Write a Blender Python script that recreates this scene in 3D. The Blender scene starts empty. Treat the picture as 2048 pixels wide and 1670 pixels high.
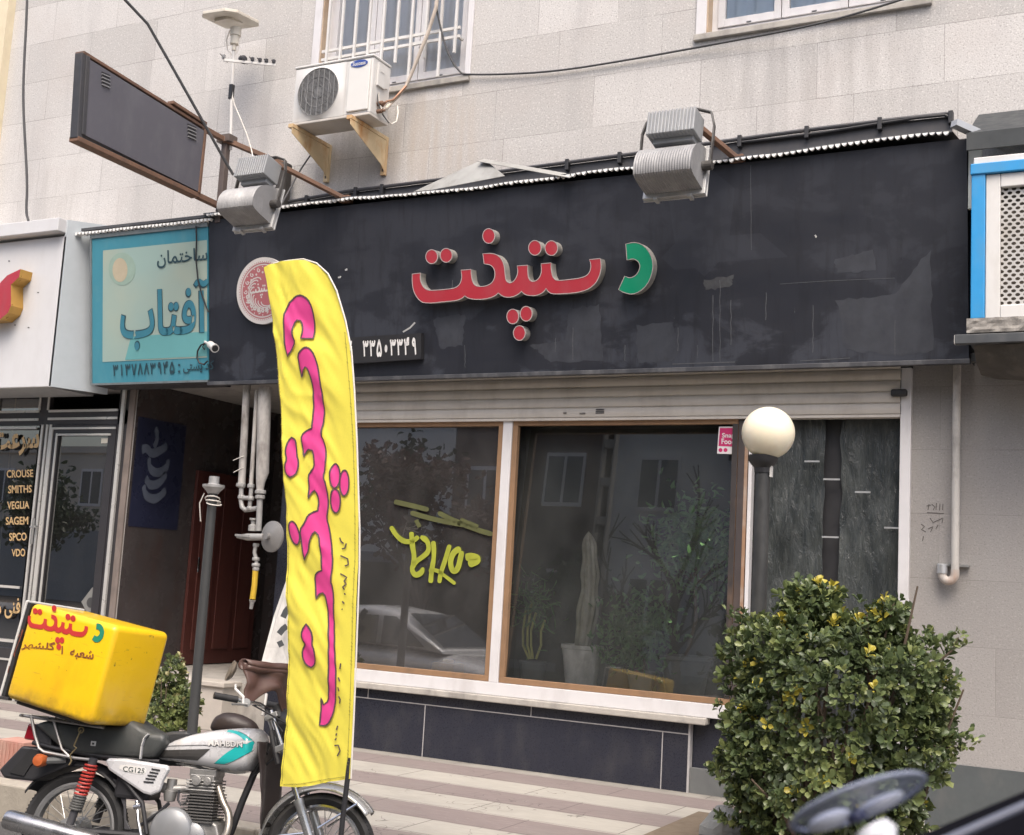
import bpy, bmesh, math, random
from mathutils import Vector as V, Matrix, noise as mnoise
from mathutils.geometry import delaunay_2d_cdt, tessellate_polygon
R = math.radians
PI = math.pi
SC = bpy.context.scene
COL = SC.collection

# ------------------------------------------------------------------ camera
YAW, PITCH, ROLL, FPX = R(27.71), R(7.455), R(3.244), 2477.6
CAM = V((0, -9.0, 1.35))
_f = V((-math.sin(YAW)*math.cos(PITCH), math.cos(YAW)*math.cos(PITCH), math.sin(PITCH)))
_r0 = V((math.cos(YAW), math.sin(YAW), 0)); _u0 = _r0.cross(_f)
_r = _r0*math.cos(ROLL) + _u0*math.sin(ROLL); _u = _u0*math.cos(ROLL) - _r0*math.sin(ROLL)
cd = bpy.data.cameras.new('camera'); cam = bpy.data.objects.new('camera', cd); COL.objects.link(cam)
cam.matrix_world = Matrix(((_r.x, _u.x, -_f.x, CAM.x), (_r.y, _u.y, -_f.y, CAM.y), (_r.z, _u.z, -_f.z, CAM.z), (0, 0, 0, 1)))
cd.sensor_fit = 'HORIZONTAL'; cd.sensor_width = 36.0; cd.lens = 36.0*FPX/2048
cd.clip_start = 0.05; cd.clip_end = 1000
cd.dof.use_dof = True; cd.dof.focus_distance = 9.0; cd.dof.aperture_fstop = 12.0
SC.camera = cam

# ------------------------------------------------------------------ sky, sun, exposure
SUN_EL, SUN_AZ = R(58), R(152)      # azimuth measured clockwise from +Y
w = bpy.data.worlds.new('World'); SC.world = w; w.use_nodes = True
nt = w.node_tree; nt.nodes.clear()
sky = nt.nodes.new('ShaderNodeTexSky'); sky.sky_type = 'NISHITA'; sky.sun_disc = False
sky.sun_elevation = SUN_EL; sky.sun_rotation = SUN_AZ
sky.air_density = 1.0; sky.dust_density = 6.0; sky.ozone_density = 1.0
bgn = nt.nodes.new('ShaderNodeBackground'); bgn.inputs['Strength'].default_value = 0.15
wo = nt.nodes.new('ShaderNodeOutputWorld')
nt.links.new(sky.outputs[0], bgn.inputs[0]); nt.links.new(bgn.outputs[0], wo.inputs[0])
sl = bpy.data.lights.new('sun', 'SUN'); sl.energy = 1.15; sl.angle = R(38); sl.color = (1.0, 0.95, 0.88)
so = bpy.data.objects.new('sun', sl); COL.objects.link(so)
sd = V((math.sin(SUN_AZ)*math.cos(SUN_EL), math.cos(SUN_AZ)*math.cos(SUN_EL), math.sin(SUN_EL)))
so.rotation_euler = (-sd).to_track_quat('-Z', 'Y').to_euler()
so.location = (0, -20, 30)
vs = SC.view_settings
vs.view_transform = 'Standard'; vs.look = 'None'; vs.exposure = 0.92; vs.gamma = 1.0; vs.use_curve_mapping = False
try:
    SC.cycles.max_bounces = 8; SC.cycles.transparent_max_bounces = 12
except Exception: pass

# ------------------------------------------------------------------ placing helpers: a pixel's sight line meets a real plane
def ray(px, py): return _f + _r*((px-1024)/FPX) + _u*((835-py)/FPX)
def P(px, py, Y=0.0):
    d = ray(px, py); return CAM + d*((Y-CAM.y)/d.y)
def PX(px, py, X):
    d = ray(px, py); return CAM + d*((X-CAM.x)/d.x)
def PZ(px, py, Z):
    d = ray(px, py); return CAM + d*((Z-CAM.z)/d.z)
# the fascia boards lean forward: bottom edge 0.30 m off the wall, top 0.50 m
FZ0, FZ1, FY0, FY1 = 3.0, 4.48, -0.30, -0.50
FN = V((0, -(FZ1-FZ0), (FY1-FY0))).normalized()     # outward normal (towards the street, slightly down)
def fasY(z): return FY0 + (z-FZ0)*(FY1-FY0)/(FZ1-FZ0)
def PF(px, py, off=0.0):
    o = V((0, FY0, FZ0)) + FN*off
    d = ray(px, py); return CAM + d*((o-CAM).dot(FN)/d.dot(FN))

# ------------------------------------------------------------------ materials
def new_mat(name):
    m = bpy.data.materials.new(name); m.use_nodes = True
    n = m.node_tree; n.nodes.clear()
    out = n.nodes.new('ShaderNodeOutputMaterial'); b = n.nodes.new('ShaderNodeBsdfPrincipled')
    n.links.new(b.outputs[0], out.inputs[0])
    return m, n, b, out
def N(n, t, **kw):
    x = n.nodes.new(t)
    for k, v in kw.items(): setattr(x, k, v)
    return x
def coords(n, scale=(1, 1, 1)):
    tc = N(n, 'ShaderNodeTexCoord'); mp = N(n, 'ShaderNodeMapping'); mp.inputs['Scale'].default_value = scale
    n.links.new(tc.outputs['Object'], mp.inputs[0]); return mp.outputs[0]
def noise_tex(n, vec, scale, detail=4, rough=0.55, dist=0):
    t = N(n, 'ShaderNodeTexNoise'); t.inputs['Scale'].default_value = scale; t.inputs['Detail'].default_value = detail
    t.inputs['Roughness'].default_value = rough; t.inputs['Distortion'].default_value = dist
    n.links.new(vec, t.inputs['Vector']); return t.outputs['Fac']
def ramp(n, fac, stops):
    r = N(n, 'ShaderNodeValToRGB'); e = r.color_ramp.elements
    while len(e) < len(stops): e.new(0.5)
    for i, (p, c) in enumerate(stops):
        e[i].position = p; e[i].color = (c[0], c[1], c[2], 1) if not isinstance(c, (int, float)) else (c, c, c, 1)
    n.links.new(fac, r.inputs[0]); return r.outputs[0]
def mix(n, a, b, fac, mode='MIX'):
    x = N(n, 'ShaderNodeMix', data_type='RGBA', blend_type=mode)
    for sock, v in ((x.inputs[6], a), (x.inputs[7], b), (x.inputs[0], fac)):
        if hasattr(v, 'links'): n.links.new(v, sock)
        elif isinstance(v, (int, float)): sock.default_value = v
        else: sock.default_value = (v[0], v[1], v[2], 1)
    return x.outputs[2]
def bump(n, b, h, strength=0.3, dist=0.01):
    x = N(n, 'ShaderNodeBump'); x.inputs['Strength'].default_value = strength; x.inputs['Distance'].default_value = dist
    n.links.new(h, x.inputs['Height']); n.links.new(x.outputs[0], b.inputs['Normal'])
def sc(c, k): return (c[0]*k, c[1]*k, c[2]*k)
MATS = {}
def M(name, col, rough=0.6, metal=0.0, var=0.18, scale=9, bmp=0.0, bscale=60, spec=0.5, stretch=(1, 1, 1), dirt=None, dirt_amt=0.5, coat=0.0):
    if name in MATS: return MATS[name]
    m, n, b, _ = new_mat(name)
    v = coords(n, stretch); f = noise_tex(n, v, scale, 5)
    c = mix(n, sc(col, 1-var), sc(col, 1+var), f)
    if dirt is not None:
        g = noise_tex(n, coords(n, (1, 1, .45)), 5.5, 6, .65)
        k = ramp(n, g, [(0.48, 0.0), (0.72, dirt_amt)])
        c = mix(n, c, dirt, k)
    n.links.new(c, b.inputs['Base Color'])
    b.inputs['Metallic'].default_value = metal
    rr = ramp(n, noise_tex(n, v, scale*1.7, 4), [(0.3, max(0.02, rough-0.1)), (0.7, min(1, rough+0.1))])
    n.links.new(rr, b.inputs['Roughness'])
    b.inputs['Specular IOR Level'].default_value = spec
    if coat: b.inputs['Coat Weight'].default_value = coat; b.inputs['Coat Roughness'].default_value = 0.08
    if bmp: bump(n, b, noise_tex(n, v, bscale, 4), bmp)
    MATS[name] = m; return m

# stone cladding: pale flecked blocks with thin joints (x, z plane)
def stone_mat(name='pale flecked stone', greying=0.0):
    m, n, b, _ = new_mat(name)
    tc = N(n, 'ShaderNodeTexCoord'); sp = N(n, 'ShaderNodeSeparateXYZ'); cb = N(n, 'ShaderNodeCombineXYZ')
    n.links.new(tc.outputs['Object'], sp.inputs[0])
    zz = N(n, 'ShaderNodeMath', operation='ADD'); zz.inputs[1].default_value = -0.756+9.0*0.448; n.links.new(sp.outputs[2], zz.inputs[0])
    xx = N(n, 'ShaderNodeMath', operation='ADD'); xx.inputs[1].default_value = 40.12; n.links.new(sp.outputs[0], xx.inputs[0])
    n.links.new(xx.outputs[0], cb.inputs[0]); n.links.new(zz.outputs[0], cb.inputs[1])
    def brick(msize, c1, c2, mc, smooth=0.1):
        t = N(n, 'ShaderNodeTexBrick', offset=0.37, offset_frequency=2, squash=0.8, squash_frequency=3)
        t.inputs['Scale'].default_value = 1.0; t.inputs['Mortar Size'].default_value = msize; t.inputs['Mortar Smooth'].default_value = smooth
        t.inputs['Brick Width'].default_value = 0.93; t.inputs['Row Height'].default_value = 0.448
        for k, c in (('Color1', c1), ('Color2', c2), ('Mortar', mc)): t.inputs[k].default_value = (*c, 1)
        n.links.new(cb.outputs[0], t.inputs['Vector']); return t
    t = brick(0.0022, (.455, .440, .425), (.565, .548, .532), (.515, .497, .48))
    # flecks
    v = coords(n, (1, 1, 1))
    f1 = noise_tex(n, v, 85, 3, .6); f2 = noise_tex(n, v, 62, 2, .5); f3 = noise_tex(n, v, 1.3, 5, .6)
    c = mix(n, t.outputs['Color'], (.27, .255, .245), ramp(n, f1, [(0.33, .9), (0.45, 0.0)]))
    c = mix(n, c, (.74, .72, .69), ramp(n, f2, [(0.57, 0.0), (0.68, .55)]))
    c = mix(n, c, (.45, .40, .375), ramp(n, f3, [(0.5, 0.0), (0.75, .35)]))
    # grey run-off stains, stretched downwards
    f4 = noise_tex(n, coords(n, (1.6, 1, .22)), 1.5, 6, .62)
    c = mix(n, c, (.30, .29, .29), ramp(n, f4, [(0.52, 0.0), (0.78, .5)]))
    # joints: partly filled, so they come and go
    jm = noise_tex(n, v, 2.3, 4, .6)
    j = N(n, 'ShaderNodeMath', operation='MULTIPLY'); n.links.new(t.outputs['Fac'], j.inputs[0])
    n.links.new(ramp(n, jm, [(0.36, .1), (0.6, .85)]), j.inputs[1])
    c = mix(n, c, (.16, .145, .14), j.outputs[0])
    sp2 = N(n, 'ShaderNodeSeparateXYZ'); n.links.new(v, sp2.inputs[0])
    def patch(x0, x1, z0, z1, soft):      # a stain with a place of its own on the wall (object coordinates)
        r = None
        for s_, a, b_ in ((0, x0, x1), (2, z0, z1)):
            for lo_, hi_ in ((a-soft, a+soft), (b_+soft, b_-soft)):
                q = N(n, 'ShaderNodeMapRange', interpolation_type='SMOOTHSTEP'); q.inputs[1].default_value = lo_; q.inputs[2].default_value = hi_; n.links.new(sp2.outputs[s_], q.inputs[0])
                if r is None: r = q.outputs[0]
                else:
                    k = N(n, 'ShaderNodeMath', operation='MULTIPLY'); n.links.new(r, k.inputs[0]); n.links.new(q.outputs[0], k.inputs[1]); r = k.outputs[0]
        return r
    drip = ramp(n, noise_tex(n, coords(n, (4.5, 1, .35)), 2.2, 5, .6), [(.40, 0.0), (.70, .42)])
    for (pb, col) in (((-6.95+4, -5.45+4, 4.95+.13, 5.75+.13, .25), (.27, .25, .235)), ((-3.1+4, -1.5+4, 5.0+.13, 5.75+.13, .28), (.28, .26, .245)), ((-6.1+4, -5.2+4, 4.75+.13, 5.6+.13, .3), (.50, .40, .31)), ((-10.6+4, -10.0+4, 4.7+.13, 5.4+.13, .12), (.34, .32, .30)), ((-7.2+4, -1.2+4, 4.6+.13, 4.95+.13, .2), (.32, .30, .285))):
        k = N(n, 'ShaderNodeMath', operation='MULTIPLY'); n.links.new(patch(*pb), k.inputs[0]); n.links.new(drip, k.inputs[1]); c = mix(n, c, col, k.outputs[0])
    if greying:   # blend towards darker, mottled greys
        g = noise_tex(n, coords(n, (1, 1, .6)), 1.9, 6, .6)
        c = mix(n, c, mix(n, (.17, .155, .145), (.26, .25, .24), g), greying)
    n.links.new(c, b.inputs['Base Color']); b.inputs['Roughness'].default_value = .8; b.inputs['Specular IOR Level'].default_value = .3
    h = mix(n, f1, (0, 0, 0), t.outputs['Fac'])
    bump(n, b, h, .35, .006)
    return m
STONE = stone_mat(); STONEL = stone_mat('darker street-level stone', .68)

def fascia_mat(name, lo, hi, seedz=0.0):
    m, n, b, _ = new_mat(name)
    v = coords(n, (1, 1, 1)); vs_ = coords(n, (6, 6, .35)); vp = coords(n, (1.0, 1, 1.9))
    streak = noise_tex(n, vs_, 2.4, 6, .65)
    patch = noise_tex(n, vp, 1.25+seedz, 6, .62, .3)
    sz = N(n, 'ShaderNodeSeparateXYZ'); n.links.new(v, sz.inputs[0])
    low = ramp(n, sz.outputs[2], [(0.05, 1.0), (0.95, .30)])      # the lower half has been scrubbed and repainted most
    kf = N(n, 'ShaderNodeMath', operation='MULTIPLY'); n.links.new(ramp(n, patch, [(0.50, 0.0), (0.545, .7), (0.74, 1.0)]), kf.inputs[0]); n.links.new(low, kf.inputs[1])
    c = mix(n, lo, hi, kf.outputs[0])
    c = mix(n, c, sc(lo, .6), ramp(n, streak, [(0.5, 0.0), (0.7, .7)]))
    # rubbed and scratched paint: small pale vertical nicks
    sx = noise_tex(n, coords(n, (16, 16, .55)), 3.0, 4, .6)
    c = mix(n, c, (.28, .29, .30), ramp(n, sx, [(0.74, 0.0), (0.80, .35)]))
    # repainted rectangles (dark and dusty patches)
    sp = N(n, 'ShaderNodeTexVoronoi', distance='CHEBYCHEV'); sp.inputs['Scale'].default_value = 1.15; sp.inputs['Randomness'].default_value = .9
    n.links.new(coords(n, (1, 1, 1.1)), sp.inputs['Vector'])
    sh = N(n, 'ShaderNodeSeparateColor'); n.links.new(sp.outputs['Color'], sh.inputs[0])
    c = mix(n, c, sc(hi, 1.05), ramp(n, sh.outputs[0], [(0.80, 0.0), (0.82, .22)]))
    n.links.new(c, b.inputs['Base Color'])
    n.links.new(ramp(n, patch, [(0.3, .42), (0.7, .68)]), b.inputs['Roughness'])
    b.inputs['Specular IOR Level'].default_value = .45
    bump(n, b, noise_tex(n, v, 3.2, 3), .12, .02)
    return m
FASCIA = fascia_mat('black painted sheet', (.017, .019, .027), (.044, .049, .064))

def glass_mat(name, tint, boost=2.0, film=0.0, rough=0.0, body=(.03, .035, .035)):
    m, n, b, out = new_mat(name); n.nodes.remove(b)
    tr = N(n, 'ShaderNodeBsdfTransparent'); tr.inputs[0].default_value = (*tint, 1)
    gl = N(n, 'ShaderNodeBsdfGlossy'); gl.inputs['Roughness'].default_value = rough
    fr = N(n, 'ShaderNodeFresnel'); fr.inputs[0].default_value = 1.5
    k = N(n, 'ShaderNodeMath', operation='MULTIPLY', use_clamp=True); k.inputs[1].default_value = boost
    n.links.new(fr.outputs[0], k.inputs[0])
    mx = N(n, 'ShaderNodeMixShader'); n.links.new(k.outputs[0], mx.inputs[0]); n.links.new(gl.outputs[0], mx.inputs[2])
    if film > 0:        # diffuse veil: dust, plus painted haze on the shop panes
        df = N(n, 'ShaderNodeBsdfDiffuse'); df.inputs[0].default_value = (*body, 1)
        m2 = N(n, 'ShaderNodeMixShader'); n.links.new(tr.outputs[0], m2.inputs[1]); n.links.new(df.outputs[0], m2.inputs[2])
        n.links.new(ramp(n, noise_tex(n, coords(n, (1, 1, .5)), 1.6, 6, .65), [(0.3, film*.35), (0.75, film*1.5)]), m2.inputs[0])
        n.links.new(m2.outputs[0], mx.inputs[1])
    else: n.links.new(tr.outputs[0], mx.inputs[1])
    n.links.new(mx.outputs[0], out.inputs[0]); return m

# ------------------------------------------------------------------ mesh builder
WORLD = {}
def par_world(o): return WORLD.get(o.name, Matrix.Identity(4)) if o else Matrix.Identity(4)
class MB:
    def __init__(s): s.v = []; s.f = []; s.m = []; s.c = 0
    def mat(s, i): s.c = i; return s
    def face(s, idx): s.f.append(tuple(idx)); s.m.append(s.c)
    def add(s, vs, fs):
        o = len(s.v); s.v += [V(p) for p in vs]
        for f in fs: s.face([i+o for i in f])
        return s
    def box(s, a, b):
        x0, x1 = sorted((a[0], b[0])); y0, y1 = sorted((a[1], b[1])); z0, z1 = sorted((a[2], b[2]))
        return s.add([(x0,y0,z0),(x1,y0,z0),(x1,y1,z0),(x0,y1,z0),(x0,y0,z1),(x1,y0,z1),(x1,y1,z1),(x0,y1,z1)],
                     [(0,3,2,1),(4,5,6,7),(0,1,5,4),(1,2,6,5),(2,3,7,6),(3,0,4,7)])
    def obox(s, c, ax, half):
        c = V(c); a = [V(ax[i])*half[i] for i in range(3)]
        vs = [c + a[0]*i + a[1]*j + a[2]*k for k in (-1, 1) for (i, j) in ((-1,-1),(1,-1),(1,1),(-1,1))]
        return s.add(vs, [(0,3,2,1),(4,5,6,7),(0,1,5,4),(1,2,6,5),(2,3,7,6),(3,0,4,7)])
    def bar(s, a, b, w, h, up=(0, 0, 1)):
        a = V(a); b = V(b); d = (b-a); L = d.length; d.normalize()
        u = V(up); sd_ = d.cross(u)
        if sd_.length < 1e-4: sd_ = d.cross(V((1, 0, 0)))
        sd_.normalize(); u = sd_.cross(d)
        return s.obox((a+b)/2, (d, sd_, u), (L/2, w/2, h/2))
    def prism(s, poly, vec, cap_back=True, side_mat=None, back_mat=None):
        vec = V(vec); n = len(poly); o = len(s.v); c0 = s.c
        s.v += [V(p) for p in poly] + [V(p)+vec for p in poly]
        s.face([o+i for i in range(n)])
        if side_mat is not None: s.c = side_mat
        for i in range(n):
            j = (i+1) % n; s.face([o+i, o+n+i, o+n+j, o+j])
        if back_mat is not None: s.c = back_mat
        if cap_back: s.face([o+n+i for i in range(n-1, -1, -1)])
        s.c = c0; return s
    def tube(s, path, r, n=8, cap=True):
        path = [V(p) for p in path]; rs = r if isinstance(r, (list, tuple)) else [r]*len(path)
        o = len(s.v); up = None
        for i, p in enumerate(path):
            t = (path[min(i+1, len(path)-1)] - path[max(i-1, 0)])
            if t.length < 1e-9: t = V((0, 0, 1))
            t.normalize()
            if up is None:
                up = V((0, 0, 1)) if abs(t.z) < .9 else V((1, 0, 0))
            sd_ = t.cross(up)
            if sd_.length < 1e-4: sd_ = t.cross(V((0, 1, 0)))
            sd_.normalize(); up = sd_.cross(t).normalized()
            for k in range(n):
                a = 2*PI*k/n; s.v.append(p + (sd_*math.cos(a) + up*math.sin(a))*rs[i])
        for i in range(len(path)-1):
            for k in range(n):
                k2 = (k+1) % n
                s.face([o+i*n+k, o+i*n+k2, o+(i+1)*n+k2, o+(i+1)*n+k])
        if cap:
            s.face([o+k for k in range(n-1, -1, -1)]); s.face([o+(len(path)-1)*n+k for k in range(n)])
        return s
    def lathe(s, base, axis, prof, n=24, close=True):
        base = V(base); ax = V(axis).normalized()
        t = V((0, 0, 1)) if abs(ax.z) < .9 else V((1, 0, 0))
        a1 = ax.cross(t).normalized(); a2 = ax.cross(a1)
        o = len(s.v)
        for (r, h) in prof:
            for k in range(n):
                a = 2*PI*k/n; s.v.append(base + ax*h + (a1*math.cos(a)+a2*math.sin(a))*r)
        for i in range(len(prof)-1):
            for k in range(n):
                k2 = (k+1) % n; s.face([o+i*n+k, o+i*n+k2, o+(i+1)*n+k2, o+(i+1)*n+k])
        if close:
            if prof[0][0] > 1e-5: s.face([o+k for k in range(n-1, -1, -1)])
            if prof[-1][0] > 1e-5: s.face([o+(len(prof)-1)*n+k for k in range(n)])
        return s
    def torus(s, c, axis, R_, r, n=40, m=10, squash=1.0, a0=0, a1=2*PI, sx=None):
        c = V(c); ax = V(axis).normalized(); t = V((0, 0, 1)) if abs(ax.z) < .9 else V((1, 0, 0))
        e1 = (sx if sx else ax.cross(t)).normalized(); e2 = ax.cross(e1); full = abs(a1-a0-2*PI) < 1e-6
        o = len(s.v); cnt = n if full else n+1
        for i in range(cnt):
            a = a0+(a1-a0)*i/n; d = e1*math.cos(a)+e2*math.sin(a)
            for k in range(m):
                b = 2*PI*k/m; s.v.append(c + d*(R_+r*math.cos(b)) + ax*(r*squash*math.sin(b)))
        for i in range(n):
            i2 = (i+1) % cnt
            for k in range(m):
                k2 = (k+1) % m; s.face([o+i*m+k, o+i2*m+k, o+i2*m+k2, o+i*m+k2])
        return s
    def grid(s, fn, nu, nv, close_u=False):
        o = len(s.v)
        for j in range(nv+1):
            for i in range(nu if close_u else nu+1): s.v.append(V(fn(i/nu, j/nv)))
        w_ = nu if close_u else nu+1
        for j in range(nv):
            for i in range(nu):
                i2 = (i+1) % w_ if close_u else i+1
                s.face([o+j*w_+i, o+j*w_+i2, o+(j+1)*w_+i2, o+(j+1)*w_+i])
        return s
    def ball(s, c, r, nu=16, nv=10, axes=None):
        c = V(c); r = (r, r, r) if isinstance(r, (int, float)) else r
        A = axes or (V((1,0,0)), V((0,1,0)), V((0,0,1)))
        def fn(u, v):
            a = 2*PI*u; b = PI*(v-.5)
            return c + A[0]*(r[0]*math.cos(a)*math.cos(b)) + A[1]*(r[1]*math.sin(a)*math.cos(b)) + A[2]*(r[2]*math.sin(b))
        return s.grid(fn, nu, nv, True)
    def build(s, name, mats, parent=None, smooth=False, bevel=0.0, local=False, solid=0.0, sub=0):
        me = bpy.data.meshes.new(name)
        inv = Matrix.Identity(4) if local else par_world(parent).inverted()
        me.from_pydata([tuple(inv @ p) for p in s.v], [], s.f)
        mats = mats if isinstance(mats, (list, tuple)) else [mats]
        for m in mats: me.materials.append(m)
        if len(mats) > 1: me.polygons.foreach_set('material_index', s.m)
        if smooth:
            me.shade_smooth()
            try:
                if smooth != 'all': me.set_sharp_from_angle(angle=R(38))
            except Exception: pass
        me.update()
        o = bpy.data.objects.new(name, me); COL.objects.link(o)
        if parent: o.parent = parent; WORLD[o.name] = par_world(parent)
        if solid:
            md = o.modifiers.new('solid', 'SOLIDIFY'); md.thickness = solid; md.offset = 0
        if sub:
            md = o.modifiers.new('sub', 'SUBSURF'); md.levels = sub; md.render_levels = sub
        if bevel:
            md = o.modifiers.new('bevel', 'BEVEL'); md.width = bevel; md.segments = 2; md.limit_method = 'ANGLE'; md.angle_limit = R(40)
        return o

def tag(o, label=None, cat=None, group=None, kind=None):
    if label: o['label'] = label
    if cat: o['category'] = cat
    if group: o['group'] = group
    if kind: o['kind'] = kind
    return o
def thing(name, label, cat, loc=(0, 0, 0), group=None, mat=None):
    o = bpy.data.objects.new(name, None); COL.objects.link(o); o.empty_display_size = .1
    mw = mat if mat is not None else Matrix.Translation(V(loc))
    o.matrix_world = mw; WORLD[o.name] = mw.copy()
    return tag(o, label, cat, group)
def struct(name, mb, mats, **kw):
    o = mb.build(name, mats, **kw); o['kind'] = 'structure'; return o
def copy_tree(o, parent=None):
    c = o.copy(); COL.objects.link(c); c.parent = parent
    for ch in list(o.children): copy_tree(ch, c)
    return c

# ------------------------------------------------------------------ lettering
_FORMS = {'ا': 'FE8D FE8E', 'آ': 'FE81 FE82', 'ب': 'FE8F FE90 FE91 FE92', 'پ': 'FB56 FB57 FB58 FB59', 'ت': 'FE95 FE96 FE97 FE98',
          'ج': 'FE9D FE9E FE9F FEA0', 'خ': 'FEA5 FEA6 FEA7 FEA8', 'د': 'FEA9 FEAA', 'ر': 'FEAD FEAE', 'س': 'FEB1 FEB2 FEB3 FEB4', 'ش': 'FEB5 FEB6 FEB7 FEB8',
          'ع': 'FEC9 FECA FECB FECC', 'ف': 'FED1 FED2 FED3 FED4', 'ک': 'FB8E FB8F FB90 FB91', 'گ': 'FB92 FB93 FB94 FB95', 'ل': 'FEDD FEDE FEDF FEE0',
          'م': 'FEE1 FEE2 FEE3 FEE4', 'ن': 'FEE5 FEE6 FEE7 FEE8', 'ه': 'FEE9 FEEA FEEB FEEC', 'ی': 'FBFC FBFD FBFE FBFF', 'ی': 'FBFC FBFD FBFE FBFF'}
def persian(s):
    out = []
    for i, ch in enumerate(s):
        f = _FORMS.get(ch)
        if not f: out.append(ch); continue
        f = [chr(int(x, 16)) for x in f.split()]
        prv = s[i-1] if i > 0 else ' '; nx = s[i+1] if i+1 < len(s) else ' '
        jp = prv in _FORMS and len(_FORMS[prv].split()) == 4
        jn = nx in _FORMS and len(f) == 4
        out.append(f[3] if jp and jn else f[1] if jp else f[2] if jn else f[0])
    return ''.join(reversed(out))
def glyphs(body, bold=0.0, spacing=1.0):
    c = bpy.data.curves.new('lettering', 'FONT'); c.body = body; c.offset = bold; c.space_character = spacing; c.resolution_u = 3
    o = bpy.data.objects.new('lettering', c); COL.objects.link(o); bpy.context.view_layer.update()
    me = o.evaluated_get(bpy.context.evaluated_depsgraph_get()).to_mesh()
    vs = [(v.co.x, v.co.y) for v in me.vertices]; fs = [tuple(p.vertices) for p in me.polygons]
    o.evaluated_get(bpy.context.evaluated_depsgraph_get()).to_mesh_clear()
    bpy.data.objects.remove(o); bpy.data.curves.remove(c)
    return vs, fs
def put_text(mb, body, fn, bold=0.0, spacing=1.0):
    """fn(u, v) maps the text's bounding box (0..1, 0..1, v up) onto a real surface"""
    vs, fs = glyphs(body, bold, spacing)
    x0 = min(p[0] for p in vs); x1 = max(p[0] for p in vs); y0 = min(p[1] for p in vs); y1 = max(p[1] for p in vs)
    return mb.add([fn((x-x0)/(x1-x0), (y-y0)/(y1-y0)) for x, y in vs], fs)
_DIG = {'۰': [[(.5,.62),(.68,.45),(.5,.28),(.32,.45),(.5,.62)], [(.5,.5),(.5,.4)]], '۱': [[(.42,1),(.55,.6),(.58,0)]], '۲': [[(.1,1),(.3,.55),(.36,0)], [(.2,.78),(.55,.72),(.8,.78),(.9,1)]],
 '۳': [[(.05,1),(.22,.6),(.28,0)], [(.12,.78),(.3,.70),(.48,.76),(.52,.98)], [(.5,.78),(.68,.70),(.88,.76),(.95,1)]], '۴': [[(.08,1),(.26,.6),(.32,0)], [(.92,.98),(.62,1),(.52,.86),(.66,.74),(.92,.72)], [(.7,.70),(.22,.68)]],
 '۵': [[(.45,1),(.7,.7),(.88,.35),(.85,.1),(.68,.02),(.5,.2),(.34,.02),(.15,.1),(.12,.35),(.3,.75),(.5,.98)]], '۶': [[(.85,.95),(.5,1),(.34,.82),(.5,.64),(.88,.62)], [(.7,.62),(.42,.4),(.2,0)]],
 '۷': [[(.08,1),(.3,.55),(.5,0)], [(.5,0),(.7,.55),(.92,1)]], '۸': [[(.08,0),(.3,.55),(.5,1)], [(.5,1),(.7,.55),(.92,0)]], '۹': [[(.72,.62),(.4,.60),(.26,.78),(.42,.97),(.66,.92),(.72,.62),(.78,.3),(.85,0)]]}
def put_digits(mb, s, fn, w=.2, gap=.22):
    '''Persian figures drawn as brush strokes; fn(u, v) as in put_text'''
    n = len(s); cell = 1/(n-gap)
    for i, ch in enumerate(s):
        for st in _DIG[ch]:
            q = [V(p) for p in st]
            for _ in range(2 if len(q) > 2 else 0):
                r = [q[0]]
                for a, b in zip(q[:-1], q[1:]): r += [a.lerp(b, .25), a.lerp(b, .75)]
                q = r+[q[-1]]
            put_ribbon(mb, [tuple(p) for p in q], lambda x, y, i=i: fn((i+x*(1-gap))*cell, y), w, False)
    return mb
def quadfn(bl, br, tl, tr):
    bl, br, tl, tr = V(bl), V(br), V(tl), V(tr)
    return lambda u, v: (bl*(1-u)+br*u)*(1-v) + (tl*(1-u)+tr*u)*v
def smooth_poly(pts, it=1, corner=0.35):
    """Chaikin rounding that keeps sharp corners"""
    for _ in range(it):
        n = len(pts); out = []
        for i in range(n):
            a, b, c = V(pts[i-1]), V(pts[i]), V(pts[(i+1) % n])
            d1 = (b-a); d2 = (c-b)
            if d1.length < 1e-6 or d2.length < 1e-6: continue
            if d1.normalized().dot(d2.normalized()) < corner: out.append(tuple(b))
            else: out.append(tuple(b.lerp(a, .25))); out.append(tuple(b.lerp(c, .25)))
        pts = out
    return pts
def brush(mbx, pts, fn, w, step=2.0):
    '''a brush stroke: rounded path, width swelling and thinning along it, ends tapered'''
    q = [V(p) for p in pts]
    for _ in range(3):
        r = [q[0]]
        for a, b in zip(q[:-1], q[1:]): r += [a.lerp(b, .25), a.lerp(b, .75)]
        q = r+[q[-1]]
    n = len(q); vs = []; fs = []
    for i in range(n):
        t = q[min(i+1, n-1)]-q[max(i-1, 0)]; t = t.normalized() if t.length > 1e-9 else V((1, 0)); u = i/(n-1)
        k = w/2*(.30+.70*min(1, u/.10, (1-u)/.14+.12))*(.82+.30*abs(t.x)+.14*mnoise.noise((u*6, w, q[0].x*.1)))
        nn = V((-t.y, t.x))*k; vs += [fn(*(q[i]+nn)), fn(*(q[i]-nn))]
    for i in range(n-1): fs.append((2*i, 2*i+1, 2*i+3, 2*i+2))
    return mbx.add(vs, fs)
def ell(cx, cy, rx, ry, n=20, rot=0.0):
    c, s_ = math.cos(rot), math.sin(rot)
    return [(cx+rx*math.cos(2*PI*k/n)*c-ry*math.sin(2*PI*k/n)*s_, cy+rx*math.cos(2*PI*k/n)*s_+ry*math.sin(2*PI*k/n)*c) for k in range(n)]
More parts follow.
